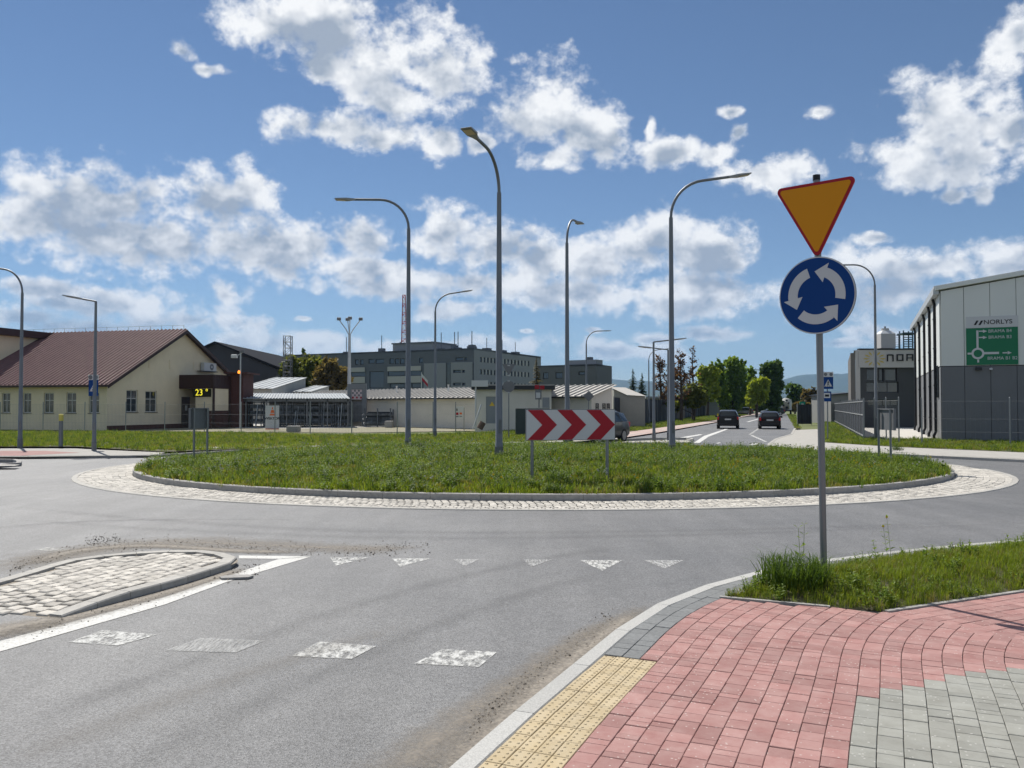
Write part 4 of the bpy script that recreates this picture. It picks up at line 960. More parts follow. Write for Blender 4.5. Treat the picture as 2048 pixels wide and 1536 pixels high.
for (x, Y, yt, yb, sw, lb, bus) in ((188.5, 35.9, 760, 792, 0.40, 'blue pedestrian crossing sign with warning lights on the straight lamp post', False), (1655.5, 45.5, 754, 778, 0.54, 'blue pedestrian crossing sign above a blue bus stop plate, behind the main pole', True)):
    o = empty('crossing_sign', (at(x, 870, Y).x, Y, 0.08)); tag(o, lb, 'road sign'); zz = lambda y: at(x, y, Y).z - .08
    s_ = sw; zc = (zz(yt) + zz(yb)) / 2; hh = (zz(yt) - zz(yb)) / 2
    b = MB().box(-sw / 2, sw / 2, -.13, -.115, zc - hh, zc + hh).build('blue_plate', S_BLUE, o); ped_figure(b, min(sw, 2 * hh) * .98, zc, -.131)
    wb = MB().box(-sw / 2, sw / 2, -.16, -.10, zz(yt - 10), zz(yt) - .001).build('light_box', S_WHITE, o)
    for sx in (-1, 1): plate('light', disc(.09, 16, sx * sw * .27, zz(yt - 5)), GALV_D, wb, -.166, .0055)
    MB().tube([(0, 0, 0 if bus else zz(yb)), (0, 0, zz(yt - 8))], 0.035 if bus else 0.02, 8).build('post', POST, o)
    for q_ in (zz(yt) - .08, zz(yb) + .08): MB().box(-.03, .03, -.1145, .0, q_ - .02, q_ + .02).build('bracket', POST, o)
    if bus:
        b2 = MB().box(-.30, .16, -.13, -.115, zz(803), zz(783)).build('bus_stop_plate', S_BLUE, o); MB().box(-.24, .10, -.135, -.1305, zz(796), zz(786)).build('white_panel', S_WHITE, b2); MB().box(-.18, .04, -.139, -.1355, zz(793.5), zz(789)).build('bus_figure', S_BLACK, b2)
# yellow-topped marker post and small plate lying on the road
q = G(121.5, 893, 0.08); o = empty('marker_post', (q.x, q.y, .08)); tag(o, 'short grey marker post with a yellow top in the grass', 'marker post')
MB().tube([(0, 0, 0), (0, 0, 1.15)], 0.09, 12).build('post', GALV, o); MB().tube([(0, 0, 1.151), (0, 0, 1.42), (0, 0, 1.46)], [0.10, .10, .06], 12).build('yellow_cap', mat('marker_yellow', (.55, .48, .10), .6), o)
q = G(475, 1157); tag(MB().prism([(-.16, -.07), (.12, -.08), (.17, 0), (.1, .08), (-.14, .07), (-.19, 0)], 0, .022).build('stone_fragment', KERB_C, None, loc=(q.x, q.y, .005), rz=0.2), 'flat broken piece of stone lying on the white edge line', 'stone')
STN = [raw_mesh('stone', [(-.5, -.4, 0), (.5, -.45, 0), (.45, .5, 0), (-.4, .45, 0), (-.2, -.2, .5), (.3, -.1, .6), (.1, .3, .45)], [(0, 1, 5, 4), (1, 2, 6, 5), (2, 3, 6), (3, 0, 4, 6), (4, 5, 6)], mat('pebble', (.20, .17, .14), .95, rand=.5))]
vs, fs = [], []
rs_ = random.Random(11)
def pebbles(n, line, sp):
    for _ in range(n):
        k = rs_.randrange(len(line) - 1); t = rs_.random(); x = line[k][0] + (line[k + 1][0] - line[k][0]) * t; y = line[k][1] + (line[k + 1][1] - line[k][1]) * t + rs_.gauss(0, sp)
        q = G(x, y); s_ = rs_.uniform(.006, .017) * (1.6 if rs_.random() < .06 else 1); a = rs_.uniform(0, 6.28); kk = len(vs)
        for v in STN[0].vertices: vs.append((q.x + (v.co.x * math.cos(a) - v.co.y * math.sin(a)) * s_, q.y + (v.co.x * math.sin(a) + v.co.y * math.cos(a)) * s_, .004 + v.co.z * s_))
        fs.extend(tuple(i + kk for i in f.vertices) for f in STN[0].polygons)
pebbles(900, [(20, 1140), (150, 1100), (330, 1086), (520, 1096), (700, 1104), (860, 1094)], 7); pebbles(160, [(170, 1085), (240, 1080)], 6)
pebbles(220, [(60, 1262), (250, 1203), (450, 1150), (520, 1130)], 9); pebbles(260, [(940, 1460), (1080, 1345), (1230, 1240)], 14)
tag(link('gravel', raw_mesh('gravel', vs, fs, MATS['pebble'])), 'loose grit and pebbles swept up round the splitter island and gutter', 'gravel', kind='stuff')
# ------------------------------------------------------------------ buildings
CREAM = mat('render_cream', (0.76, 0.66, 0.48), 0.9, var=0.06, scale=0.7, detail=6, bump=0.1, bscale=40)
ROOF_R = mat('roof_sheet_brown', (0.195, 0.112, 0.108), 0.7, spec=.15, var=0.12, scale=1.5, detail=5)
DARKBR = mat('fascia_brown', (0.042, 0.020, 0.019), 0.5, var=0.1, scale=5)
BRICK = mat('brick_brown', (0.085, 0.035, 0.030), 0.85, var=0.2, scale=8)
FRAME_W = mat('frame_white', (0.62, 0.62, 0.60), 0.5); FRAME_D = mat('frame_dark', (0.022, 0.024, 0.028), 0.5)
PANE = mat('window_glass', (0.035, 0.045, 0.055), 0.06, spec=0.8); PANE_B = mat('window_glass_blue', (0.025, 0.05, 0.10), 0.08, spec=0.8)
CURT = mat('curtain', (0.45, 0.44, 0.41), 0.9)
def wall_panel(mb, L_, H_, holes, m=None, th=0.16, top=None):
    """upright wall in the x-z plane (outside is -y) with real openings; top(x) may slope"""
    xs = sorted({0.0, L_, *[h[0] for h in holes], *[h[1] for h in holes]} | ({L_ / 2} if top else set())); zs = sorted({0.0, H_, *[h[2] for h in holes], *[h[3] for h in holes]})
    for a, b in zip(xs[:-1], xs[1:]):
        for c, d in zip(zs[:-1], zs[1:]):
            cx, cz = (a + b) / 2, (c + d) / 2
            if any(h[0] < cx < h[1] and h[2] < cz < h[3] for h in holes): continue
            mb.add([(a, 0, c), (b, 0, c), (b, 0, d), (a, 0, d)], [(0, 1, 2, 3)], m)
        if top: mb.add([(a, 0, H_), (b, 0, H_), (b, 0, max(H_, top(b))), (a, 0, max(H_, top(a)))], [(0, 1, 2, 3)], m)
    for (a, b, c, d) in holes:
        mb.add([(a, 0, c), (b, 0, c), (b, th, c), (a, th, c)], [(0, 1, 2, 3)], m); mb.add([(a, 0, d), (b, 0, d), (b, th, d), (a, th, d)], [(0, 1, 2, 3)], m)
        mb.add([(a, 0, c), (a, 0, d), (a, th, d), (a, th, c)], [(0, 1, 2, 3)], m); mb.add([(b, 0, c), (b, 0, d), (b, th, d), (b, th, c)], [(0, 1, 2, 3)], m)
    return mb
def window(parent, a, b, c, d, fm=None, pm_=None, y=0.10, mull=(1, 1), sill=True, fw=0.06, M=None, curtain=False):
    """frame with mullions, pane behind it, sill below; M places the wall's own plane"""
    fm = fm or FRAME_W; pm_ = pm_ or PANE; mb = MB()
    e = 0.004
    mb.box(a + e, a + fw, y, y + .05, c + e, d - e).box(b - fw, b - e, y, y + .05, c + e, d - e).box(a + fw, b - fw, y, y + .05, c + e, c + fw).box(a + fw, b - fw, y, y + .05, d - fw, d - e)
    for k in range(1, mull[0] + 1):
        x = a + (b - a) * k / (mull[0] + 1); mb.box(x - fw * .4, x + fw * .4, y + .004, y + .046, c + fw, d - fw)
    for k in range(1, mull[1] + 1):
        z = c + (d - c) * (0.62 if mull[1] == 1 else k / (mull[1] + 1)); mb.box(a + fw, b - fw, y + .006, y + .044, z - fw * .4, z + fw * .4)
    w = mb.build('window', fm, parent)
    pn = MB().add([(a + e, y + .03, c + e), (b - e, y + .03, c + e), (b - e, y + .03, d - e), (a + e, y + .03, d - e)], [(0, 1, 2, 3)]).build('pane', pm_, w)
    if curtain: MB().box(a + .08, a + (b - a) * .34, y + .032, y + .045, c + .05, d - .05).build('curtain', CURT, w)
    if sill: MB().box(a - .06, b + .06, -.07, y, c - .045, c - .003).build('sill', FRAME_D, w)
    if M is not None: w.matrix_local = M
    return w
def ribbed(L_, S_, z0, z1, pitch, rib, rw, x0=0.0, th=0.03):
    """roof sheet: L_ along the eave (x), from (y=0,z0) up to (y=S_,z1), trapezoid ribs running up the slope"""
    vs, fs = [], []; prof = [(0.0, 0.0)]; x = 0.0
    while x + pitch <= L_ + 1e-6:
        prof += [(x + pitch * (1 - rw) * .5, 0), (x + pitch * (1 - rw) * .5 + pitch * rw * .25, rib), (x + pitch * (1 - rw) * .5 + pitch * rw * .75, rib), (x + pitch * (1 + rw) * .5, 0)]; x += pitch
    prof.append((L_, 0.0))
    for (xx, r) in prof: vs += [(x0 + xx, 0, z0 + r), (x0 + xx, S_, z1 + r), (x0 + xx, 0, z0 - th), (x0 + xx, S_, z1 - th)]
    n = len(prof)
    for i in range(n - 1):
        a, b = 4 * i, 4 * i + 4; fs += [(a, b, b + 1, a + 1), (a + 2, a + 3, b + 3, b + 2), (a, a + 2, b + 2, b), (a + 1, b + 1, b + 3, a + 3)]
    fs += [(0, 1, 3, 2), (4 * n - 4, 4 * n - 2, 4 * n - 1, 4 * n - 3)]
    return MB().add(vs, fs)
def frame_at(P0, P1, z=0.0):
    """matrix of a wall that runs from P0 to P1: x along it, y to the left of that direction"""
    d = (P1 - P0); d.z = 0; d.normalize(); return Matrix(((d.x, -d.y, 0, P0.x), (d.y, d.x, 0, P0.y), (0, 0, 1, z), (0, 0, 0, 1)))
def on_wall(P0, P1, x, y):
    """survey: place along the wall P0-P1 and height of a spot of the photograph"""
    d = (P1 - P0).to_2d().normalized(); r = ray(x, y); k = r.x / r.y
    t = (k * P0.y - P0.x) / (d.x - k * d.y); Y = P0.y + d.y * t; return t, CAMZ + r.z / r.y * Y

# --- cream house with brown roof: local x along the gable, y back along the roof
P0 = Vector((-31.4, 65.9, 0)); P2 = Vector((-26.7, 83.4, 0)); house = empty('house', P0, math.atan2(17.5, 4.7)); tag(house, 'cream house with a long brown ribbed roof and a dark porch', 'house')
GW = (P2 - P0).length; EV, RG, LEN = 3.72, 8.5, 40.0
Pf = P0 + Vector((-17.5, 4.7, 0)).normalized() * 30
hinv = house.matrix_basis.inverted()
wins_g = []
for (xa, xb, ya, yb) in ((253, 275, 780, 824), (291, 313.5, 782, 824)):
    ta, za = on_wall(P0, P2, xa, ya); tb, zb_ = on_wall(P0, P2, xb, yb); wins_g.append((ta, tb, zb_, za))
gh = lambda t: EV + (RG - EV) * (1 - abs(t - GW / 2) / (GW / 2))
for xa, xb, ya, yb in ((299.5, 305, 717, 737), (340, 345.5, 720, 739), (388, 393, 723, 742)):
    pass
wall_panel(MB(), GW, EV, wins_g, top=gh).build('gable_wall', CREAM, house)
for h in wins_g: window(house, *h, mull=(1, 1), curtain=True)
for xa, ya, yb in ((302, 717, 737), (342.5, 720, 739), (390, 723, 742), (427, 726, 742)):
    t, za = on_wall(P0, P2, xa, ya); _, zb_ = on_wall(P0, P2, xa, yb); MB().box(t - .28, t + .28, -.03, .05, zb_, za).box(t - .2, t + .2, -.045, -.031, zb_ + .08, za - .08).build('vent', CREAM, house)
_, zp = on_wall(P0, P2, 300, 849)
t0_, _ = on_wall(P0, P2, 232, 850); t1_, _ = on_wall(P0, P2, 378, 850)
MB().box(0.02, t1_, -.05, -.003, 0, zp).build('plinth', BRICK, house)
fw_ = []
for (xa, xb) in ((46, 62), (88, 107), (133, 152), (178, 198), (4, 20), (-40, -24)):
    ta, za = on_wall(P0, Pf, xa, 785); tb, zb_ = on_wall(P0, Pf, xb, 826); fw_.append((min(ta, tb), max(ta, tb), 1.35, 2.95))
Mf = Matrix.Rotation(math.pi / 2, 4, 'Z')                     # front wall: runs back along local y, faces -x ... mirrored below
mbw = MB(); wall_panel(mbw, LEN, EV, fw_); mbw.v = [(y, x, z) for (x, y, z) in mbw.v]; mbw.build('front_wall', CREAM, house)
Mx = Matrix(((0, 1, 0, 0), (1, 0, 0, 0), (0, 0, 1, 0), (0, 0, 0, 1)))
for h in fw_: 
    w = window(house, *h, mull=(1, 1), curtain=True)
    for ob in [w] + list(w.children):
        ob.data.transform(Mx); ob.data.flip_normals()
MB().box(GW - .2, GW, 0, LEN, 0, EV).box(0.2, GW - .2, LEN - .2, LEN, 0, EV).build('rear_wall', CREAM, house)
OV = 0.55
sl = (RG - EV) / (GW / 2)
for sgn_ in (0, 1):
    r = ribbed(LEN + 2 * OV, GW / 2 + OV, EV - OV * sl + .12, RG + .12, 0.40, 0.10, 0.45)
    # eave along local y
    r.v = [((-OV + y) if sgn_ == 0 else (GW + OV - y), -OV + x, z) for (x, y, z) in r.v]
    rf = r.build('roof', ROOF_R, house)
    if sgn_ == 0:
        MB().box(-OV - .14, -OV - .01, -OV, LEN + OV, EV - OV * sl - .06, EV - OV * sl + .08).build('gutter', DARKBR, rf)
        mbp = MB()
        for k in range(26): mbp.bar((GW / 2, k * 1.15 - .2, RG + .15), (GW / 2, k * 1.15 - .2, RG + .52), .03)
        mbp.bar((GW / 2, -.2, RG + .50), (GW / 2, 29, RG + .50), .016); mbp.build('lightning_rod', GALV_D, rf)
        mbe = MB()
for s_ in (0, 1):                                              # barge boards under the roof edge
    a, b = ((-OV, EV - OV * sl), (GW / 2, RG)) if s_ == 0 else ((GW + OV, EV - OV * sl), (GW / 2, RG))
    MB().prism([(a[0], a[1] - .18), (b[0], b[1] - .2), (b[0], b[1] + .06), (a[0], a[1] + .06)], -OV - .03, -OV + .01, axis='y').build('barge_board', DARKBR, house)
    MB().prism([(a[0], a[1] - .02), (b[0], b[1] - .02), (b[0], b[1] + .06), (a[0], a[1] + .06)], -OV + .011, 0.0, axis='y').build('soffit', DARKBR, house)
# dormer at the far end of the roof
ty, _ = on_wall(P0 + (P2 - P0) * .3, Pf + (P2 - P0) * .3, 36, 700)
dq = MB().box(GW * .16, GW * .62, ty, ty + 9, 5.0, 8.0).build('dormer_wall', CREAM, house); MB().box(GW * .16 - .7, GW * .62, ty - .5, ty + 9.5, 8.01, 8.6).build('dormer_roof', DARKBR, dq)
# porch
u0, PD, u1 = 8.74, 3.46, 13.9
zt_, zb_ = 4.62, 3.42
MB().box(u0, u1, -PD, -.004, zb_, zt_).build('porch_canopy', DARKBR, house)
mbr = MB()
for k in range(20): x = u0 + .1 + k * (u1 - u0 - .2) / 20; mbr.box(x, x + .03, -PD - .02, -PD - .001, zb_ + .02, zt_ - .02)
mbr.build('fascia_rib', DARKBR, house)
MB().box(u0 + .06, u0 + .14, -PD + .05, -PD * .47, 1.5, zb_ - .002).box(u0 + .15, u1 - .4, -PD + .06, -PD + .14, 1.5, zb_ - .002).build('porch_panel', CREAM, house)
BR = raw_mesh('brick', *(lambda b: (b.v, b.f))(MB().box(-.245, .245, -.02, .02, -.10, .10, bev=.0)), BRICK)
MB().box(u0 + .08, u0 + .13, -PD + .06, -PD * .47, 0, 1.499).box(u0 + .16, u1 - .4, -PD + .07, -PD + .13, 0, 1.499).build('porch_base', mat('mortar', (.16, .12, .10), .95), house)
for r in range(7):
    for k in range(9):
        x = u0 + .42 + k * .5 + (r % 2) * .25 - .12
        if x < u1 - .62: link('brick', BR, house, (x, -PD + .06, .11 + r * .21))
    for k in range(3):
        o = link('brick', BR, house, (u0 + .07, -PD * .47 - .3 - k * .5 - (r % 2) * .2, .11 + r * .21), math.pi / 2)
for (x, y) in ((u0 + .05, -PD + .05), (u0 + 2.4, -PD + .04), (u1 - .3, -PD + .05)): MB().box(x - .09, x + .09, y - .1, y + .03, 0, zb_ - .002).build('porch_post', DARKBR, house)
ta, _ = on_wall(P0, P2, 380, 840); MB().box(u0 + .35, u0 + 1.5, -.05, -.002, 0.1, 2.7).build('door', mat('door_brown', (.07, .05, .045), .5), house)
MB().box(u0 + .8, u0 + 1.1, -.06, -.051, 1.5, 1.95).build('notice', S_WHITE, house)
LED = mat('led_yellow', (.7, .65, .02), .5, emit=((1.0, .85, .05), .7)); LEDP = mat('led_board', (.02, .022, .008), .4)
ld = MB().box(u0 - .03, u0 + .04, -PD + .25, -PD + 2.05, zb_ - .72, zb_ - .05).build('display', LEDP, house)
text_obj('digits', '23 °', 0.78, LED, ld, (u0 - .036, -PD + 1.15, zb_ - .37), (math.pi / 2, 0, -math.pi / 2), sx=1.0)
l2_ = MB().box(u0 + 2.6, u0 + 4.2, -PD + .03, -PD + .045, zb_ - .45, zb_ - .12).build('sign_panel', LEDP, house)
# the local y axis runs away from the viewer: the panel hangs on the outside
# air conditioner
ta, za = on_wall(P0, P2, 400, 725); tb, zb2 = on_wall(P0, P2, 425, 743)
ac = MB().box(ta, tb, -.42, -.08, zb2, za, bev=.02).build('air_conditioner', mat('ac_white', (.55, .55, .53), .5), house)
for k in range(1): plate('fan', disc((za - zb2) * .40, 24, ta + (tb - ta) * .62, (za + zb2) / 2), GALV_D, ac, -.428, .006); plate('fan_hub', disc((za - zb2) * .12, 12, ta + (tb - ta) * .62, (za + zb2) / 2), FRAME_W, ac, -.434, .005)
MB().box(ta - .5, tb + .2, -.45, -.06, zb2 - .08, zb2 - .02).build('ac_shelf', FRAME_D, house)
# floodlight mast with amber lamp by the porch
q = at(480, 850, 72); o = empty('camera_mast', (q.x, 72, 0)); tag(o, 'thin mast with cameras and an amber lamp behind the porch', 'mast')
zz = lambda y: at(480, y, 72).z
MB().tube([(0, 0, 0), (0, 0, zz(702))], .06, 8).build('mast', GALV_L, o); MB().tube([(-.5, 0, zz(713)), (0, 0, zz(708)), (.2, 0, zz(704))], .04, 6).build('bracket', GALV_L, o)
MB().box(-.75, -.3, -.2, .2, zz(716), zz(709), bev=.05).build('floodlight', S_WHITE, o); MB().tube([(.12, 0, zz(706)), (.12, 0, zz(701))], .17, 10).build('camera', GALV_D, o)
MB().tube([(-.1, -.1, zz(747)), (-.1, -.1, zz(743)), (-.1, -.1, zz(741))], [.10, .10, .04], 10).build('amber_lamp', mat('amber_glow', (.9, .25, .02), .4, emit=((1, .28, .03), 1.5)), o)
tag(MB().box(0, 1.2, 0, 3, 0, zz(744)).box(-.4, 1.7, -.5, 3.3, zz(744) + .001, zz(741)).build('brick_annex', BRICK, None, loc=(*at(459, 850, 76).to_2d(), 0)), 'small brown annex between the gable and the sheds', 'shed')

# --- dark hall behind
NAVY = mat('hall_dark', (0.030, 0.035, 0.046), 0.6, var=0.08, scale=.4)
a, b = at(385, 800, 112), at(553, 800, 112)
hall = empty('dark_hall', (a.x, 112, 0)); tag(hall, 'large windowless dark hall behind the cream house', 'hall'); Wd = b.x - a.x
zr, ze = at(430, 687, 112).z, at(553, 738, 112).z; xr = at(432, 687, 112).x - a.x
MB().prism([(0, 0), (Wd, 0), (Wd, ze), (xr, zr), (0, zr - (zr - ze) * .42)], 0, 30, axis='y').build('wall', NAVY, hall)
MB().prism([(xr, zr), (Wd + .8, ze - .15), (Wd + .8, ze + .1), (xr, zr + .25)], -.6, 30.4, axis='y').prism([(-.6, zr - (zr - ze) * .42 - .2), (xr - .003, zr), (xr - .003, zr + .25), (-.6, zr - (zr - ze) * .42 + .05)], -.6, 30.4, axis='y').build('roof', mat('hall_roof', (.022, .024, .03), .95, spec=.05), hall)

# --- sheds with pale ribbed roofs beside the yard
SHEET = mat('sheet_steel', (0.27, 0.295, 0.31), 0.6, 0.0, var=0.14, scale=.6, detail=5); SHEDW = mat('shed_wall', (0.36, 0.37, 0.36), 0.8, var=.08, scale=.5)
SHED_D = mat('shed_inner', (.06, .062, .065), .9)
def shed(label, xl, xr_, Yf, ye, yr, xr2, Yb, open_=False):
    a, b = at(xl, 820, Yf), at(xr_, 820, Yf); ze_, zr_ = at(xl, ye, Yf).z, at(xr2, yr, Yb).z
    o = empty('shed', (a.x, Yf, 0)); tag(o, label, 'shed'); Wd = b.x - a.x; D = Yb - Yf; sh = at(xr2, 820, Yb).x - b.x
    r = ribbed(Wd, D, ze_, zr_, .75 if not open_ else .27, .06 if not open_ else .06, .3 if not open_ else .55); r.v = [(x + sh * (y / D), y, z) for x, y, z in r.v]; r.build('roof', SHEET, o)
    if open_:
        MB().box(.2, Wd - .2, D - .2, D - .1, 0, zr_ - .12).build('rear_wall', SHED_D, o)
        for k in range(6): x = .25 + (Wd - .5) * k / 5; MB().box(x - .05, x + .05, .3, .4, 0, ze_ - .04).build('post', GALV_D, o)
        MB().box(.1, Wd - .1, .3, .4, ze_ - .28, ze_ - .05).build('beam', GALV_D, o)
    else:
        MB().add([(0.1, .3, 0), (Wd - .2, .3, 0), (Wd - .2, .3, ze_ - .05), (.1, .3, ze_ - .05)], [(0, 1, 2, 3)]).add([(Wd - .2, .3, 0), (Wd - .2 + sh, D, 0), (Wd - .2 + sh, D, zr_ - .1), (Wd - .2, .3, ze_ - .05)], [(0, 1, 2, 3)]).add([(.1, D, 0), (Wd - .2 + sh, D, 0), (Wd - .2 + sh, D, zr_ - .1), (.1, D, zr_ - .1)], [(0, 1, 2, 3)]).build('wall', SHEDW, o)
    return o
shed('pale steel shed with a ribbed lean-to roof behind the porch', 470, 545, 92, 777, 755, 614, 104)
shed('smaller pale steel shed beside the bushy trees', 585, 622, 96, 783, 771, 661, 106)
can = shed('open storage canopy with a wavy steel roof over metal racks', 484, 700, 76, 797, 787, 690, 84, True)
# racks with pipes under the canopy
DARKST = mat('stock_steel', (.11, .12, .14), .5, .6, var=.5, scale=6); STEEL_B = mat('stock_bright', (.34, .36, .39), .35, .7, var=.4, scale=5)
rk_ = random.Random(5)
for k in range(7):
    xa = 497 + k * 29; a = at(xa, 850, 77.0); b = at(xa + 25, 850, 77.0); wd = b.x - a.x
    o = empty('storage_rack', (a.x, 77, 0)); tag(o, ['steel rack at the house end under the canopy', 'second steel rack from the house end under the canopy', 'steel rack behind the white cone sign', 'middle steel rack under the canopy', 'third steel rack from the yard end under the canopy', 'second steel rack from the yard end under the canopy', 'steel rack at the yard end under the canopy'][k], 'rack', 'racks under the storage canopy')
    mb = MB()
    for x in (0, wd): 
        for y in (0, 1.0): mb.box(x - .04, x + .04, y, y + .08, 0, 2.3)
    for z in (.4, 1.0, 1.6, 2.2): mb.box(0.05, wd - .05, .02, .06, z, z + .06); mb.box(0.05, wd - .05, 1.02, 1.06, z, z + .06)
    mb.build('frame', DARKST, o)
    for j in range(4): x = rk_.uniform(.1, wd - .1); l = rk_.uniform(1.2, 2.4); MB().tube([(x, -.12, 0), (x + rk_.uniform(-.25, .25), .0, l)], rk_.uniform(.02, .05), 6).build('pipe', rk_.choice((DARKST, DARKST, STEEL_B)), o)
    for j in range(3): z = .5 + j * .6; MB().box(.1, wd - .1, .1, .9, z, z + rk_.uniform(.15, .4)).build('stock', DARKST, o)

# --- long low white shed
CRW = mat('wall_white', (0.68, 0.65, 0.58), 0.9, var=.07, scale=.5, detail=6); ROOFP = mat('roof_pale', (.40, .38, .345), .65, .0, var=.07, scale=.3)
A = Vector((5.8, 62, 0)); B = Vector((-22.4, 90, 0)); Wl = (A - B).length
lng = empty('long_shed', B, math.atan2(A.y - B.y, A.x - B.x)); tag(lng, 'long low white shed with a pale standing-seam roof behind the yard', 'shed')
hl = []
for (xa, xb, ya, yb) in ((1186, 1191, 806, 818),): pass
wall_panel(MB(), Wl, 2.62, []).build('wall', CRW, lng)
MB().add([(Wl, 0, 0), (Wl, 2.4, 0), (Wl, 2.4, 3.4), (Wl, 0, 2.6)], [(0, 1, 2, 3)]).add([(0, 0, 0), (0, 2.4, 0), (0, 2.4, 3.4), (0, 0, 2.6)], [(0, 1, 2, 3)]).build('end_wall', CRW, lng)
for u in (.45, 1.25, 1.75):
    w = window(lng, u, u + .36, 1.25, 2.1, FRAME_D, y=-.03, mull=(0, 1), sill=False, fw=.04); 
    for ob in [w] + list(w.children): ob.data.transform(Matrix(((0, -1, 0, Wl), (1, 0, 0, 0), (0, 0, 1, 0), (0, 0, 0, 1))))
r = ribbed(Wl + .6, 3.0, 2.62, 3.5, .62, .09, .22, x0=-.3); r.v = [(x, y - .35, z) for x, y, z in r.v]; rf = r.build('roof', ROOFP, lng)
MB().box(-.3, Wl + .3, -.5, -.36, 2.5, 2.61).build('gutter', FRAME_D, rf)
for x in (8, 14.5, 22, 30): MB().tube([(x, 1.6, 3.2), (x, 1.6, 3.75), (x, 1.6, 3.8)], [.07, .07, .12], 8).build('vent_pipe', S_WHITE, rf)
# shed behind, further right
q = at(1228, 820, 74); o = empty('shed', (q.x, 74, 0)); tag(o, 'small white-roofed shed to the right of the long white one', 'shed'); w1 = at(1290, 820, 74).x - q.x
ze_, zr_ = at(1250, 791, 74).z, at(1232, 780, 78).z
MB().prism([(0, 0), (w1, 0), (w1, ze_ - .1), (w1 * .45, ze_), (0, zr_)], 0, 5, axis='y').build('wall', mat('wall_greyish', (.36, .35, .31), .9, var=.06), o)
MB().add([(-.1, -.2, zr_ + .04), (w1 * .42, -.2, ze_ + .04), (w1 + .1, -.2, ze_ - .06), (w1 * .62, 5, zr_ + .25), (.1, 5, zr_ + .3)], [(0, 1, 4), (1, 2, 3, 4)]).build('roof', ROOFP, o)
# --- transformer cabin
q = at(950, 860, 62); cab = empty('transformer_cabin', (q.x, 62, 0)); tag(cab, 'white flat-roofed transformer cabin with a grey door and yellow warning plate', 'cabin')
cw = at(1103, 860, 62).x - q.x; ch = at(1000, 779, 62).z; zz = lambda y: at(1000, y, 62).z; xx = lambda x: at(x, 860, 62).x - q.x
hd = (xx(972), xx(993), zz(847), zz(793))
wall_panel(MB(), cw, ch, [hd]).build('wall', CRW, cab); MB().box(0, .2, .001, 5, 0, ch).box(cw - .2, cw, .001, 5, 0, ch).box(.2, cw - .2, 4.8, 5, 0, ch).build('side_wall', CRW, cab)
MB().box(-.25, cw + .25, -.35, 5.2, ch + .002, ch + .28).build('roof', FRAME_D, cab); MB().box(-.2, cw + .2, -.3, 5.1, ch + .281, ch + .36).build('roof_sheet', ROOFP, cab)
dr = MB().box(hd[0] + .01, hd[1] - .01, .06, .1, hd[2] + .01, hd[3] - .01).build('door', mat('door_grey', (.27, .29, .31), .6, .3), cab)
MB().prism([(xx(984) - .2, zz(812)), (xx(984) + .2, zz(812)), (xx(984), zz(803))], .05, .0595, axis='y').build('warning_plate', mat('warn_yellow', (.75, .5, .05), .5), dr)
for x in (xx(1006), xx(1060), xx(1082)): MB().box(x - .08, x + .08, -.06, -.002, 0, ch - .01).build('pilaster', CRW, cab)
MB().box(xx(1085), xx(1099), -.03, -.002, zz(845), zz(795)).build('side_door', MATS['door_grey'], cab)
# red signal plates and meter box on a post
q = at(1078, 860, 57); o = empty('notice_post', (q.x, 57, 0)); tag(o, 'post with two red plates above a grey notice box by the cabin', 'notice board'); zz = lambda y: at(1078, y, 57).z
MB().tube([(0, 0, 0), (0, 0, zz(772))], .04, 8).build('post', GALV_D, o); MB().box(-.28, .02, -.1, -.05, zz(778), zz(770)).box(.07, .36, -.1, -.05, zz(779), zz(771)).build('red_plate', S_RED, o)
nb = MB().box(-.26, .17, -.14, -.05, zz(799), zz(780)).build('notice_box', GALV_D, o); MB().box(-.2, .08, -.146, -.141, zz(796), zz(785)).build('notice', S_WHITE, nb)
# dark container left of the chevron sign
q = at(1031, 860, 52); tag(MB().box(0, at(1100, 860, 52).x - q.x, 0, 2.2, 0.1, at(1060, 816, 52).z, bev=.04).build('container', mat('container_green', (.045, .06, .058), .6, var=.1, scale=2), None, loc=(q.x, 52, 0)), 'dark green steel container half hidden by the chevron sign', 'container')

# --- office block far behind
GREYB = mat('facade_dark', (.115, .126, .148), .8, var=.05, scale=.1); GREYL = mat('facade_grey', (.25, .26, .28), .8, var=.05, scale=.1); PALEB = mat('facade_pale', (.40, .395, .38), .8)
c0 = at(948, 800, 230); cl = at(568, 800, 262); cr = at(1082, 800, 270)
for P in (c0, cl, cr): P.z = 0
off = empty('office_block', cl, math.atan2(c0.y - cl.y, c0.x - cl.x)); tag(off, 'long grey four-storey office block behind the yard', 'office building')
Lw = (c0 - cl).length; HT = 17.6
def hwin(P0_, P1_, spec): 
    out = []
    for xa, xb, ya, yb in spec:
        ta, za = on_wall(P0_, P1_, xa, ya); tb, zb3 = on_wall(P0_, P1_, xb, yb); out.append((min(ta, tb), max(ta, tb), zb3, za))
    return out
LW = hwin(cl, c0, [(710, 717, 719, 729.5), (720.5, 727, 719, 729.5), (737, 749, 718, 727), (751, 768, 718, 727), (779, 788, 717, 728), (790, 798, 717, 728), (800, 809, 717, 728), (838, 846, 715.5, 726), (911, 926, 715, 721), (929, 934, 715, 721),
                   (702, 731, 744, 753), (776, 809, 742, 752), (820, 843, 741, 752), (739, 768, 743, 776), (780, 809, 767, 776), (823, 845, 766, 776), (907, 923, 740, 745.5), (925, 931, 740, 745.5), (907, 923, 765.5, 771), (925, 932, 765.5, 771)])
wall_panel(MB(), Lw, HT, LW, GREYB, th=.4).build('front_wall', GREYB, off)
for h in LW: window(off, *h, FRAME_D, PANE_B, y=.2, mull=(0, 0), sill=False, fw=.18)
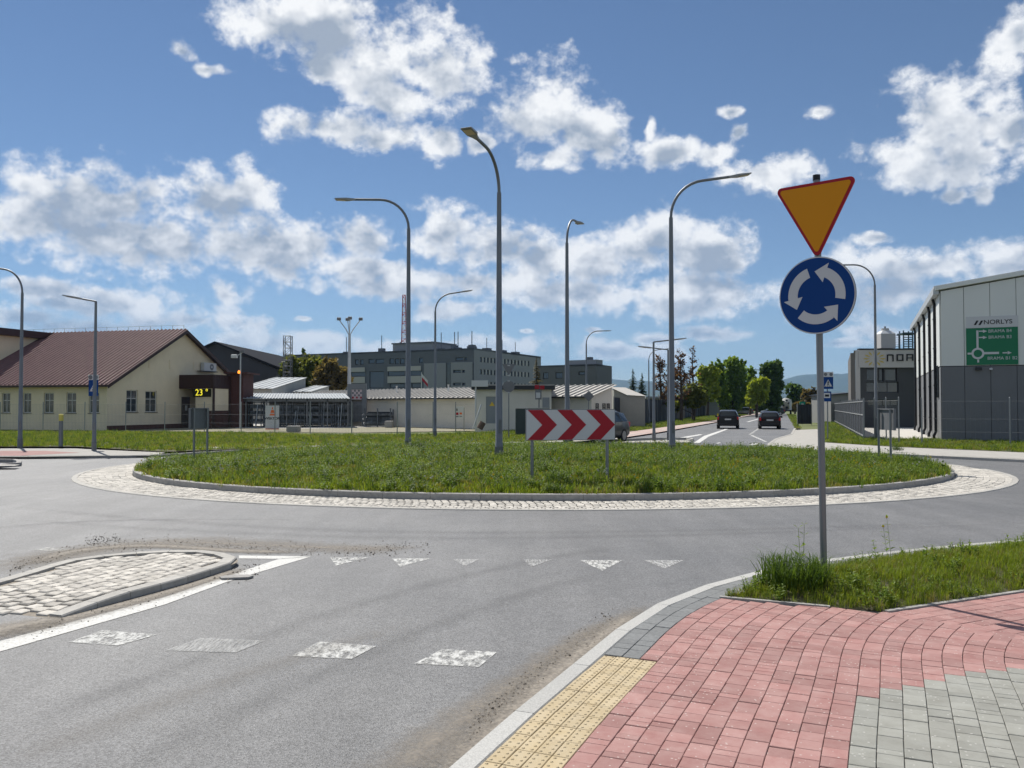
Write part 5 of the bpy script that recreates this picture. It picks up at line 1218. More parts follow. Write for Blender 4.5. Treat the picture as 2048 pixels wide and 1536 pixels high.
for xa, xb, ya, yb, m_ in ((702, 731, 735.5, 743.5, PALEB), (702, 731, 754, 766, PALEB), (776, 843, 733.5, 741, PALEB), (776, 843, 753, 765, PALEB), (849, 893, 727, 780, GREYL), (903, 946, 725, 780, GREYL)):
    (a_, b_, c_, d_), = hwin(cl, c0, [(xa, xb, ya, yb)])
    hs = [h for h in LW if h[0] > a_ and h[1] < b_ and h[2] > c_ and h[3] < d_]
    mb = MB(); wall_panel(mb, b_ - a_, d_ - c_, [(h[0] - a_, h[1] - a_, h[2] - c_, h[3] - c_) for h in hs], m_, th=.35); mb.v = [(x + a_, y - .3, z + c_) for x, y, z in mb.v]; mb.build('cladding_panel', m_, off)
(a_, b_, c_, d_), = hwin(cl, c0, [(894.5, 901.5, 727, 785)]); MB().box(a_, b_, -.05, -.01, c_, d_).build('stair_glazing', PANE, off)
Rw = (cr - c0).length; RWs = []
for (ya, yb, ya2, yb2) in ((714, 724.5, 722.5, 733), (738.5, 749, 745, 755), (763, 774, 768, 777)):
    for k in range(15):
        t = k / 15; x = 960 + 102 * t; xe = x + 4.3 - 1.0 * t
        if 14 <= k and False: continue
        RWs.append((x, xe, ya + (ya2 - ya) * t, yb + (yb2 - yb) * t))
RW = hwin(c0, cr, RWs); 
mb = MB(); wall_panel(mb, Rw, HT, RW, GREYL, th=.4); Mr = off.matrix_basis.inverted() @ frame_at(c0, cr)
ob = mb.build('right_wall', GREYL, off); ob.matrix_local = Mr
for h in RW: window(off, *h, FRAME_D, PANE, y=.2, mull=(0, 0), sill=False, fw=.16, M=Mr)
for k in range(len(RW) - 1):
    if k % 15 != 14: 
        h, g = RW[k], RW[k + 1]
        if g[0] - h[1] > .3: MB().box(h[1] + .05, g[0] - .05, -.06, -.01, h[2], h[3]).build('panel', PALEB, off).matrix_local = Mr
MB().prism([(0, 0), (Lw, 0), *[tuple((Mr @ Vector((Rw, 0, 0))).to_2d())], tuple((Mr @ Vector((Rw, 14, 0))).to_2d()), (0, 30)], HT - .5, HT + .02).build('roof', GREYB, off)
(a_, b_, c_, d_), = hwin(cl, c0, [(769, 850, 687, 706)]); pent = MB().box(a_, b_, 4, 16, HT + .03, d_).build('penthouse', GREYL, off)
MB().box(a_ - .3, b_ + .3, 3.7, 16.3, d_ + .001, d_ + .35).build('penthouse_roof', GREYB, pent)
for k, x in enumerate((677, 748, 868, 895, 902, 930)):
    t, z = on_wall(cl, c0, x, 690); MB().box(t - .8, t + .8, 3, 4.5, HT + .03, HT + (1.2 if k % 2 else .6)).tube([(t, 3.7, HT), (t, 3.7, HT + 5)], .12, 5).build('rooftop_unit', GREYB, off)
for x in (5, 14, 24, 33): 
    ob = MB().box(x, x + 2.2, 3, 5, HT + .03, HT + 1.0).tube([(x + 1, 4, HT), (x + 1, 4, HT + 4)], .1, 5).build('rooftop_unit', GREYB, off); ob.matrix_local = Mr
t, zt2 = on_wall(cl, c0, 776, 681); MB().tube([(t, 6, d_), (t, 6, zt2)], .2, 6).build('antenna', GALV_D, off)
text_obj('lettering', 'KPP', 2.6, GREYB, off, tuple((Mr @ Vector((2.9, -.08, 12.2)))), (math.pi / 2, 0, math.atan2(cr.y - c0.y, cr.x - c0.x) - off.rotation_euler.z)) if False else None
# lattice masts
def lattice(name, label, x, Y, z0, z1, w0, w1, bands, lo=0.06, n=14):
    q = at(x, 800, Y); o = empty(name, (q.x, Y, z0)); tag(o, label, 'mast'); h = z1 - z0
    for sx in (-1, 1):
        for sy in (-1, 1): MB().bar((sx * w0 / 2, sy * w0 / 2, 0), (sx * w1 / 2, sy * w1 / 2, h), lo * 1.6).build('leg', bands[0], o)
    for k in range(n):
        t0, t1 = k / n, (k + 1) / n; wa, wb = w0 + (w1 - w0) * t0, w0 + (w1 - w0) * t1; mb = MB(); s_ = 1 if k % 2 else -1
        for sy in (-1, 1): mb.bar((-s_ * wa / 2, sy * wa / 2, h * t0), (s_ * wb / 2, sy * wb / 2, h * t1), lo); mb.bar((-wb / 2, sy * wb / 2, h * t1), (wb / 2, sy * wb / 2, h * t1), lo)
        for sx in (-1, 1): mb.bar((sx * wa / 2, -s_ * wa / 2, h * t0), (sx * wb / 2, s_ * wb / 2, h * t1), lo)
        mb.build('brace', bands[k % len(bands)], o)
    return o
MR, MW = mat('mast_red', (.40, .05, .04), .6), mat('mast_white', (.6, .6, .58), .6)
Yt = 252; lattice('radio_mast', 'thin red and white lattice radio mast on the roof of the office block', 807.5, Yt, HT + .3, at(807, 590, Yt).z, 1.5, .8, [MR, MR, MW, MW], .07, 26)
lattice('lattice_tower', 'short grey lattice tower in front of the office block', 575, 110, 0, at(575, 672, 110).z, .92, .92, [GALV], .045, 14)
# dark block to its right
c1 = at(1194, 800, 180); l1 = at(1075, 800, 188); r1 = at(1224, 800, 190)
for P in (c1, l1, r1): P.z = 0
DKB = mat('facade_charcoal', (.115, .12, .13), .8, var=.05, scale=.2)
blk = empty('office_annex', l1, math.atan2(c1.y - l1.y, c1.x - l1.x)); tag(blk, 'dark grey box-shaped building right of the office block', 'building'); Lb = (c1 - l1).length; Hb = at(1194, 728, 180).z
BW = hwin(l1, c1, [(1086, 1097, 745, 758), (1111, 1125, 744.5, 757), (1157, 1170, 743, 750)])
wall_panel(MB(), Lb, Hb, BW, th=.3).build('front_wall', DKB, blk)
for h in BW: window(blk, *h, FRAME_D, PANE_B, y=.15, mull=(0, 0), sill=False, fw=.15)
Mb = blk.matrix_basis.inverted() @ frame_at(c1, r1); wall_panel(MB(), (r1 - c1).length, Hb, []).build('side_wall', DKB, blk).matrix_local = Mb
MB().prism([(0, 0), (Lb, 0), tuple((Mb @ Vector(((r1 - c1).length, 0, 0))).to_2d()), (0, 14)], Hb - .4, Hb + .01).build('roof', GREYB, blk)
(a_, b_, c_, d_), = hwin(l1, c1, [(1127, 1184, 720, 728)]); MB().box(a_, b_, 2, 5, Hb + .02, d_).build('rooftop_plant', GREYL, blk); MB().box((a_ + b_) / 2 + .8, (a_ + b_) / 2 + 2, 2.2, 3.4, d_ + .01, d_ + .6).build('chimney', GREYB, blk)
# flag in front of the office block
q = at(843, 800, 200); o = empty('flag_pole', (q.x, 200, 0)); tag(o, 'white and red flag on a pole in front of the office block', 'flag'); zz = lambda y: at(843, y, 200).z
MB().tube([(0, 0, 0), (0, 0, zz(745))], .08, 6).build('pole', S_WHITE, o)
f = lambda m0, m1: [( .1 + 1.4 * u + (.0), .25 * math.sin(u * 5), zz(748) - 1.1 * u * 1.4 - v) for u in (0, .33, .66, 1) for v in (m0, m1)]
for nm_, v0, v1, m_ in (('white_half', 0, .75, S_WHITE), ('red_half', .75, 1.5, S_RED)): MB().add(f(v0, v1), [(0, 1, 3, 2), (2, 3, 5, 4), (4, 5, 7, 6)]).build(nm_, m_, o)

# --- grey and white hall at the right
H0 = Vector((*at(1884, 860, 44.2).to_2d(), 0)); H1 = Vector((*at(1832, 860, 65.5).to_2d(), 0)); dH = (H1 - H0).normalized(); nH = Vector((dH.y, -dH.x, 0))
hallr = empty('warehouse', H0, math.atan2(nH.y, nH.x)); tag(hallr, 'white and grey panelled warehouse with a green direction board on its end wall', 'warehouse')
# local x along the end wall (to the right), local y along the side wall (away)
WL = 24.0; DL = (H1 - H0).length; E1 = H0 + nH * WL
zsp = on_wall(H0, E1, 1900, 733)[1]; ztop = on_wall(H0, E1, 1886, 577)[1]; zt2 = on_wall(H0, E1, 2040, 549)[1]; t2 = on_wall(H0, E1, 2040, 549)[0]; slope = (zt2 - ztop) / t2
PW = mat('panel_white', (.68, .70, .67), .45, .0, var=.03, scale=.3); PG = mat('panel_grey', (.15, .155, .165), .5, var=.05, scale=.4); JN = mat('panel_joint', (.05, .05, .055), .7)
px_w = .98 if False else on_wall(H0, E1, 1930, 650)[0]
jx = [0] + [on_wall(H0, E1, 1580 + c / 3.938, 700)[0] for c in (1372, 1578, 1785)]; st = jx[2] - jx[1]
while jx[-1] < 12: jx.append(jx[-1] + st)
MB().box(0, 12, .02, .2, 0, zsp - .005).build('end_wall_core', JN, hallr); MB().prism([(0, zsp), (12, zsp), (12, ztop + slope * 12 - .1), (0, ztop - .1)], .02, .2, axis='y').build('end_wall_core_upper', JN, hallr)
for a_, b_ in zip(jx[:-1], jx[1:]):
    g = .012; MB().prism([(a_ + g, zsp + .03), (b_ - g, zsp + .03), (b_ - g, ztop + slope * b_ - .15), (a_ + g, ztop + slope * a_ - .15)], -.05, .019, axis='y').build('white_panel', PW, hallr)
    MB().box(a_ + g, b_ - g, -.03, .019, 0, zsp - .01).build('grey_panel', PG, hallr)
mbg = MB()
MB().prism([(-.25, ztop - .1), (12, ztop + slope * 12.0 - .1), (12, ztop + slope * 12 + .12), (-.25, ztop + .10)], -.22, -.052, axis='y').build('verge_flashing', PW, hallr)
MB().prism([(-.3, ztop - .02), (12, ztop + slope * 12.3 - .02), (12, ztop + slope * 12.3 + .16), (-.3, ztop + .14)], -.051, DL, axis='y').build('roof', GALV_L, hallr)
# side wall in panels, white above and grey below, with dark downpipes
MB().box(.0, .1, .2, DL, 0, ztop - .1).build('side_wall_core', JN, hallr)
n = 8
for k in range(n):
    y0, y1 = .05 + (DL - .1) * k / n, .05 + (DL - .1) * (k + 1) / n
    MB().box(-.06, -.001, y0 + .01, y1 - .01, zsp + .03, ztop - .2).build('white_panel', PW, hallr); MB().box(-.03, -.001, y0 + .01, y1 - .01, 0, zsp - .01).build('grey_panel', mat('panel_grey_light', (.22, .225, .23), .5, var=.05, scale=.4) if k == 0 else MATS['panel_grey_light'], hallr)
MB().box(-.34, -.08, -.1, DL, ztop - .30, ztop - .03).build('gutter', GALV_L, hallr)
MB().box(-.10, -.061, 1.0, 1.6, zsp - 1.6, zsp + .1).build('slot_window', PANE, hallr)
for k, yy in enumerate((2.2, 6.0, 10.5, 15.5, 20.5)):
    o = MB().tube([(-.2, yy, ztop - .1), (-.2, yy, ztop - .3), (-.13, yy, ztop - .6), (-.13, yy, .5), (-.22, yy, .3), (-.22, yy, .1)], .075, 8).build('downpipe', S_BLACK, hallr)
    for z in (1.2, 3.0, 5.0, 6.6): MB().box(-.22, -.061, yy - .1, yy + .1, z, z + .06).build('pipe_clip', S_BLACK, o)
def hb(xa, xb, ya, yb):
    ta, za = on_wall(H0, E1, xa, ya); tb, zb3 = on_wall(H0, E1, xb, yb); return ta, tb, zb3, za
# direction board: white header with the firm's name, green field with the route plan
cx_ = lambda c: 1580 + c / 3.938; cy_ = lambda c: 520 + c / 3.938
wb_ = MB().box(*hb(cx_(1385), cx_(1795), cy_(450), cy_(528))[:2], -.09, -.052, *hb(cx_(1385), cx_(1795), cy_(450), cy_(528))[2:]).build('name_board', S_WHITE, hallr)
GRN = mat('board_green', (.005, .16, .07), .5)
gb = MB().box(*hb(cx_(1385), cx_(1797), cy_(540), cy_(822))[:2], -.09, -.052, *hb(cx_(1385), cx_(1797), cy_(538), cy_(822))[2:]).build('green_board', GRN, hallr)
def T(par, s, c0x, c0y, hpx, m_, sx=1.0, bold=0.0):
    t, z = on_wall(H0, E1, cx_(c0x), cy_(c0y)); hgt = on_wall(H0, E1, cx_(c0x), cy_(c0y - hpx / 2))[1] - on_wall(H0, E1, cx_(c0x), cy_(c0y + hpx / 2))[1]
    return text_obj('lettering', s, hgt * 1.4, m_, par, (t, -.094, z), sx=sx, bold=bold)
T(wb_, 'NORLYS', 1635, 489, 34, S_BLACK, 1.12, .003)
for dx in (0, 36):
    a_ = [on_wall(H0, E1, cx_(x + dx), cy_(y)) for x, y in ((1445, 514), (1463, 514), (1484, 478), (1466, 478))]; MB().prism(a_, -.096, -.0905, axis='y').build('emblem', S_BLACK, wb_)
T(gb, 'BRAMA B4', 1651, 560, 25, S_WHITE, 1.0); T(gb, 'BRAMA B3', 1652, 608, 25, S_WHITE, 1.0); T(gb, 'BRAMA B1 B2', 1671, 774, 25, S_WHITE, 1.0)
def BX(x0, x1, y0, y1, nm_='route_line'):
    h = hb(cx_(x0), cx_(x1), cy_(y0), cy_(y1)); return MB().box(h[0], h[1], -.096, -.0905, h[2], h[3]).build(nm_, S_WHITE, gb)
BX(1465, 1484, 556, 700); BX(1485, 1518, 558, 566); BX(1485, 1518, 607, 615); BX(1397, 1428, 731, 745); BX(1528, 1644, 726, 741); BX(1672, 1710, 727, 736); BX(1473, 1488, 784, 808)
for x, y in ((1518, 562), (1518, 611), (1712, 731)):
    a_ = [on_wall(H0, E1, cx_(x + u), cy_(y + v)) for u, v in ((0, -13), (32, 0), (0, 13))]; MB().prism(a_, -.096, -.0905, axis='y').build('arrow', S_WHITE, gb)
t, z = on_wall(H0, E1, cx_(1478), cy_(737)); rr = abs(on_wall(H0, E1, cx_(1478), cy_(692))[1] - z); mb = MB()
for k in range(28):
    a0, a1 = 2 * math.pi * k / 28, 2 * math.pi * (k + 1) / 28
    mb.prism([(t + rr * .66 * math.cos(a0), z + rr * .66 * math.sin(a0)), (t + rr * math.cos(a0), z + rr * math.sin(a0)), (t + rr * math.cos(a1), z + rr * math.sin(a1)), (t + rr * .66 * math.cos(a1), z + rr * .66 * math.sin(a1))], -.0965, -.0905, axis='y')
mb.build('route_ring', S_WHITE, gb)
h = hb(cx_(1458), cx_(1508), cy_(846), cy_(868)); MB().box(h[0], h[1], -.2, -.031, h[2], h[3]).build('wall_lamp', FRAME_D, hallr)
h = hb(cx_(1568), cx_(1590), cy_(850), cy_(866)); MB().box(h[0], h[1], -.25, -.031, h[2], h[3], bev=.03).build('wall_camera', S_WHITE, hallr)

# --- white and charcoal office with the sun emblem
N0 = at(1712, 860, 74); N1 = at(1860, 860, 74); N0.z = N1.z = 0
nor = empty('office', N0, 0); tag(nor, 'white and charcoal office with dark letters and a yellow sun emblem', 'office'); Wn = N1.x - N0.x
nx = lambda x: at(x, 800, 74).x - N0.x; nz = lambda y: at(1760, y, 74).z
OW = mat('office_white', (.50, .485, .47), .8, var=.03, scale=.5); OC = mat('office_charcoal', (.060, .062, .068), .6, var=.06, scale=.5)
holes = [(nx(1737), nx(1760.5), nz(762), nz(737)), (nx(1762), nx(1771), nz(762), nz(737)), (nx(1774), nx(1798), nz(762), nz(737)), (nx(1736), nx(1801), nz(785), nz(763.5)), (nx(1738), nx(1801), nz(812), nz(798))]
wall_panel(MB(), Wn, nz(700), [(nx(1721), Wn, 0, nz(735))], th=.3).build('white_wall', OW, nor)
mb = MB(); wall_panel(mb, Wn - nx(1721), nz(735), [(h[0] - nx(1721), h[1] - nx(1721), h[2], h[3]) for h in holes], OC, th=.25); mb.v = [(x + nx(1721), y + .3, z) for x, y, z in mb.v]; mb.build('recess_wall', OC, nor)
for k, h in enumerate(holes): 
    w = window(nor, *h, FRAME_D, PANE, y=.45, mull=((0, 0), (0, 0), (0, 0), (2, 0), (3, 0))[k], sill=False, fw=.07)
MB().prism([(-.40, .02), (-.001, .02), (5.3, 14), (4.9, 14)], 0, nz(706)).build('side_fin', mat('office_taupe', (.16, .15, .14), .8), nor); MB().prism([(0, .31), (Wn, .31), (Wn, 14), (5.4, 14)], nz(702), nz(700.5)).build('roof', OC, nor)
MB().box(nx(1718), Wn, -.08, .3, nz(700) + .001, nz(697)).build('coping', FRAME_D, nor)
MB().box(nx(1718), Wn, -.04, .299, nz(735), nz(700)).build('sign_band', OW, nor)
# letters N O R, square-cut
def blockletter(strokes, m_=S_BLACK):
    mb = MB()
    for xa, xb, ya, yb in strokes: mb.box(nx(xa), nx(xb), -.12, -.0405, nz(yb), nz(ya))
    mb.build('letter', m_, nor)
c6 = lambda c: 1620 + c / 5.487; d6 = lambda c: 640 + c / 5.487
blockletter([(c6(845), c6(857), d6(380), d6(455)), (c6(857.5), c6(905), d6(378), d6(391)), (c6(905.5), c6(918), d6(380), d6(455))])
blockletter([(c6(952), c6(965), d6(376), d6(450)), (c6(965.5), c6(1013), d6(376), d6(388)), (c6(965.5), c6(1013), d6(438), d6(450)), (c6(1013.5), c6(1026), d6(376), d6(450))])
blockletter([(c6(1060), c6(1072), d6(374), d6(448)), (c6(1072.5), c6(1122), d6(374), d6(386)), (c6(1072.5), c6(1122), d6(412), d6(422)), (c6(1122.5), c6(1135), d6(374), d6(448))])
blockletter([(c6(1162), c6(1174), d6(372), d6(446))])
SUNY = mat('emblem_yellow', (.52, .40, .10), .5); ecx, ecz = nx(c6(710)), nz(d6(425))
for k in range(12):
    a = 2 * math.pi * k / 12; R0, R1 = .42, 1.0; d_ = .13
    MB().prism([(ecx + R0 * math.cos(a), ecz + .7 * R0 * math.sin(a)), (ecx + .75 * math.cos(a + d_), ecz + .7 * .75 * math.sin(a + d_)), (ecx + R1 * math.cos(a), ecz + .7 * R1 * math.sin(a)), (ecx + .75 * math.cos(a - d_), ecz + .7 * .75 * math.sin(a - d_))], -.07, -.0405, axis='y').build('sun_ray', SUNY, nor)
# cooling towers on the roof
def tank(label, x0, x1, yb, yt, Y):
    a_, b_ = at(x0, 700, Y), at(x1, 700, Y); o = empty('cooling_tower', ((a_.x + b_.x) / 2, Y, at(x0, yb, Y).z)); tag(o, label, 'cooling tower'); w = (b_.x - a_.x) / 2; hh = at(x0, yt, Y).z - at(x0, yb, Y).z
    MB().box(-w, w, -w, w, 0, hh * .68).build('body', OW, o); MB().add([(-w, -w, hh * .681), (w, -w, hh * .681), (w, w, hh * .681), (-w, w, hh * .681), (-w * .55, -w * .55, hh * .84), (w * .55, -w * .55, hh * .84), (w * .55, w * .55, hh * .84), (-w * .55, w * .55, hh * .84)], [(0, 1, 5, 4), (1, 2, 6, 5), (2, 3, 7, 6), (3, 0, 4, 7), (4, 5, 6, 7)]).build('hood', S_WHITE, o)
    MB().tube([(0, 0, hh * .841), (0, 0, hh * .95)], w * .52, 12).build('outlet', OW, o); MB().tube([(0, 0, hh * .951), (0, 0, hh * 1.05)], w * .12, 8).build('valve', GALV_D, o)
    mb = MB()
    for dx in (.12, .5): mb.tube([(w + dx, -w * .3, 0), (w + dx, -w * .3, hh * .7)], .05, 6)
    for k in range(6): mb.bar((w + .12, -w * .3, hh * .1 * (k + 1)), (w + .5, -w * .3, hh * .1 * (k + 1)), .03)
    mb.build('ladder', GALV_D, o); return o
tank('white cooling tower with a ladder on the roof of the charcoal office', 1756, 1785, 697, 655, 78); 
q = at(1818, 700, 80); o = empty('access_stair', (q.x, 80, at(1818, 697, 80).z)); tag(o, 'dark caged roof ladder beside the white cooling tower', 'ladder'); hh = at(1818, 661, 80).z - o.location.z; mb = MB()
for sx in (-.5, .35): 
    for sy in (0, .8): mb.bar((sx, sy, 0), (sx, sy, hh), .09)
for k in range(8): mb.bar((-.5, 0, hh * k / 8), (.35, 0, hh * k / 8), .06)
mb.box(-.7, .6, -.2, 1, hh * .78, hh * .86); mb.build('cage', mat('stair_teal', (.03, .06, .075), .5), o)
# low annex and grey house far right of the road
q = at(1662, 820, 92); o = empty('low_annex', (q.x, 92, 0)); tag(o, 'low grey annex left of the charcoal office', 'building'); w = at(1712, 820, 92).x - q.x; zz = lambda y: at(1690, y, 92).z
MB().prism([(0, 0), (w, 0), (w, zz(786)), (0, zz(791))], 0, 6, axis='y').build('wall', mat('annex_grey', (.27, .27, .26), .85), o); MB().prism([(-.2, zz(791)), (w + .1, zz(786)), (w + .1, zz(784)), (-.2, zz(789))], -.3, 6.2, axis='y').build('roof', FRAME_D, o)
for x in (.35, .62): MB().box(w * x, w * x + .1, -.05, -.004, 0, zz(800)).build('pilaster', GALV_D, o)

# ------------------------------------------------------------------ fences
WIRE = mat('fence_wire', (.17, .18, .18), .6, .3); FPOST = mat('fence_post', (.28, .29, .29), .6, .4); FGREY = mat('fence_slat', (.036, .041, .050), .7, rand=.12, spec=.2)
def wire_panel(L_, H_, vstep=.10, hs=(.05, .65, 1.25), r=.0028):
    mb = MB(); x = 0.0
    def rod(a, b):
        mb.add([(a[0], -r, a[2]), (a[0] + (2 * r if a[0] == b[0] else 0), r, a[2] if a[0] == b[0] else a[2] + 2 * r), (b[0] + (2 * r if a[0] == b[0] else 0), r, b[2] if a[0] == b[0] else b[2] + 2 * r), (b[0], -r, b[2])], [(0, 1, 2, 3)])
    while x <= L_: rod((x, 0, 0.05), (x, 0, H_)); x += vstep
    for z in list(hs) + [H_ - .03]: rod((0, 0, z), (L_, 0, z))
    me = bpy.data.meshes.new('wire_panel'); me.from_pydata(mb.v, [], mb.f); me.materials.append(WIRE); return me
def mesh_fence(label, pts, H_, step=2.5, vstep=.10, cap=False):
    o = empty('mesh_fence', pts[0]); tag(o, label, 'fence'); P = resample(pts, step); base = P[0]
    pw = wire_panel(step - .06, H_, vstep); pp = MB().tube([(0, 0, 0), (0, 0, H_ + .12), (0, 0, H_ + .16)], [.035, .035, .015], 6); po = None
    for i, p_ in enumerate(P):
        if po is None: po = pp.build('post', FPOST, o)
        else: po = link('post', po.data, o)
        po.location = p_ - base
        if i < len(P) - 1: d = P[i + 1] - p_; link('wire_panel', pw, o, p_ - base + d.normalized() * .03, math.atan2(d.y, d.x))
    return o
mesh_fence('thin wire mesh fence along the grass in front of the cream house and yard', [G(x, y, .05) for x, y in ((-260, 864), (84, 863.5), (232, 863.5), (453, 864.5), (657, 868), (845, 867), (960, 861))], 2.0, 3.0)
mesh_fence('thin wire mesh fence in front of the charcoal office', [G(x, y, .05) for x, y in ((1728, 878), (1810, 889), (1844, 890.5))], 2.15, 2.0)
mesh_fence('thin wire mesh fence along the end wall of the warehouse', [G(x, y, .05) for x, y in ((1844, 890.5), (1984, 893), (2300, 900))], 2.1, 3.6, .2)
def slat_fence(label, pts, H_, step=2.6, nsl=13, yo=0.0):
    o = empty('slat_fence', pts[0]); tag(o, label, 'fence'); P = resample(pts, step); base = P[0]; sw = step / nsl; sl_ = pp = rl = None
    for i, p_ in enumerate(P):
        pp = MB().box(-.04, .04, -.04, .04, 0, H_ + .08).build('post', FPOST, o) if pp is None else link('post', pp.data, o); pp.location = p_ - base
        if i == len(P) - 1: break
        d = P[i + 1] - p_; rz = math.atan2(d.y, d.x); pp.rotation_euler = (0, 0, rz)
        for z in (.25, H_ * .62, H_ - .1):
            rl = MB().box(.05, step - .05, .012, .05, -.03, .03).build('rail', FPOST, o) if rl is None else link('rail', rl.data, o); rl.location = p_ - base + Vector((0, 0, z)); rl.rotation_euler = (0, 0, rz)
        for k in range(nsl):
            sl_ = MB().box(-sw * .485, sw * .485, -.012, .010, .05, H_).build('slat', FGREY, o) if sl_ is None else link('slat', sl_.data, o)
            sl_.location = p_ - base + d.normalized() * (sw * (k + .5)); sl_.rotation_euler = (0, 0, rz)
    return o
slat_fence('dark grey slat fence leading from the gate to the charcoal office', [G(1728, 881, .05), G(1690, 858, .05), G(1664, 843, .05)], 2.2, 2.6, 10)
slat_fence('long grey slat fence along the left of the far road', [G(x, y, .02) for x, y in ((1228, 857), (1275, 850), (1330, 842), (1400, 833), (1460, 827))], 2.6, 4.2, 6)
# gate area beyond the right pavement
o = slat_fence('grey gate and wall at the end of the right pavement', [G(1595, 849, .05), G(1632, 849, .05)], 2.0, 1.4, 5)
q = G(1604, 849); o = empty('gate_sign', (q.x, q.y - .15, 0)); tag(o, 'small green and white plate on the grey gate', 'sign'); b = MB().box(-.28, .28, -.05, 0, 1.2, 2.35).build('plate', mat('plate_green', (.02, .28, .18), .5), o); MB().box(-.12, .12, -.056, -.051, 1.5, 2.15).build('white_panel', S_WHITE, b)
MB().tube([(0, .05, 0), (0, .05, 2.3)], .03, 6).build('post', FPOST, o)
tag(MB().box(0, 4.2, 0, .3, 0, 1.9, bev=.05).build('low_wall', KERB_C, None, loc=(*G(1612, 842).to_2d(), 0)), 'low concrete wall behind the grey gate', 'wall')

# ------------------------------------------------------------------ things in the yard
q = G(545, 861); o = empty('sign_board', (q.x, q.y, 0)); tag(o, 'upright white advertising board with an orange cone emblem', 'sign board'); zz = lambda y: at(545, y, q.y).z; xx = lambda x: at(x, 850, q.y).x - q.x
bd = MB().box(xx(531), xx(558), -.04, .04, zz(857), zz(811)).build('board', S_WHITE, o); ORG = mat('emblem_orange', (.75, .14, .02), .5)
for x0, x1, x2, x3, y0, y1 in ((539, 551, 540.5, 549.5, 831, 827.5), (541, 549, 542.5, 547.5, 825.8, 820), (543.5, 546.5, 544.5, 545.5, 818.5, 814)):
    MB().prism([(xx(x0), zz(y0)), (xx(x1), zz(y0)), (xx(x3), zz(y1)), (xx(x2), zz(y1))], -.046, -.0405, axis='y').build('cone_band', ORG, bd)
text_obj('lettering', 'WEKTOR', .26, S_BLACK, bd, (xx(544.8), -.045, zz(837)), sx=1.05, bold=.006)
MB().box(xx(531), xx(558), -.05, .05, zz(859), zz(857.05)).build('orange_foot', ORG, o); MB().box(xx(536), xx(553), -.045, -.0405, zz(844.5), zz(843.8)).box(xx(536), xx(553), -.045, -.0405, zz(848), zz(847.3)).build('small_print', GALV_L, bd)
for x0, x1, yb, yt, lb in ((572.5, 595, 863.5, 852, 'low concrete block by the fence near the white cone sign'), (769, 784, 855, 842, 'concrete block standing in the yard by the second lamp post')):
    q = G((x0 + x1) / 2, yb); w = (at(x1, 850, q.y).x - at(x0, 850, q.y).x) / 2; tag(MB().box(-w, w, 0, 1.0, 0, at(x0, yt, q.y).z, bev=.04).build('concrete_block', KERB_C, None, loc=(q.x, q.y, 0)), lb, 'concrete block')
q = G(919, 861); o = empty('sign_board', (q.x, q.y, 0)); tag(o, 'small white board with red and orange marks on a post by the fence', 'sign board'); zz = lambda y: at(919, y, q.y).z; xx = lambda x: at(x, 850, q.y).x - q.x
MB().tube([(xx(928), .05, 0), (xx(928), .05, zz(815))], .04, 6).build('post', FPOST, o); bd = MB().box(xx(909.5), xx(927.5), -.03, .03, zz(836), zz(813)).build('board', S_WHITE, o)
for xa, xb, ya, yb, m_ in ((912, 917, 825, 830, S_RED), (919, 924, 825, 829, ORG), (913, 915, 817, 822, S_BLACK), (912, 917, 832, 834, GALV_D), (919, 924, 832, 833.5, GALV_D)): MB().box(xx(xa), xx(xb), -.036, -.0305, zz(yb), zz(ya)).build('mark', m_, bd)
# tall grey frame with a road-sign panel
q = at(714, 848, 80); o = empty('framed_sign', (q.x, 80, 0)); tag(o, 'tall grey steel frame with a checkered sign panel in the yard', 'sign frame'); zz = lambda y: at(714, y, 80).z; xx = lambda x: at(x, 850, 80).x - q.x
MB().box(xx(695), xx(703), -.1, .1, 0, zz(768)).box(xx(724), xx(733), -.1, .1, 0, zz(767)).box(xx(703.1), xx(723.9), -.1, .1, zz(779), zz(767.5)).build('frame', mat('frame_steel', (.20, .21, .22), .6, .2), o)
MB().box(xx(703.1), xx(723.9), -.06, .06, .4, zz(803)).build('lower_panel', GALV_D, o); b = MB().box(xx(703.1), xx(723.9), -.05, .05, zz(799), zz(779.2)).build('sign_panel', mat('panel_pinkish', (.62, .50, .50), .6), o)
for k in range(5): 
    for j in range(4):
        if (k + j) % 2: MB().box(xx(704 + k * 4), xx(707.5 + k * 4), -.056, -.0505, zz(783.5 + j * 4.5), zz(779.6 + j * 4.5)).build('dark_square', S_RED if j == 3 else GALV_D, b)
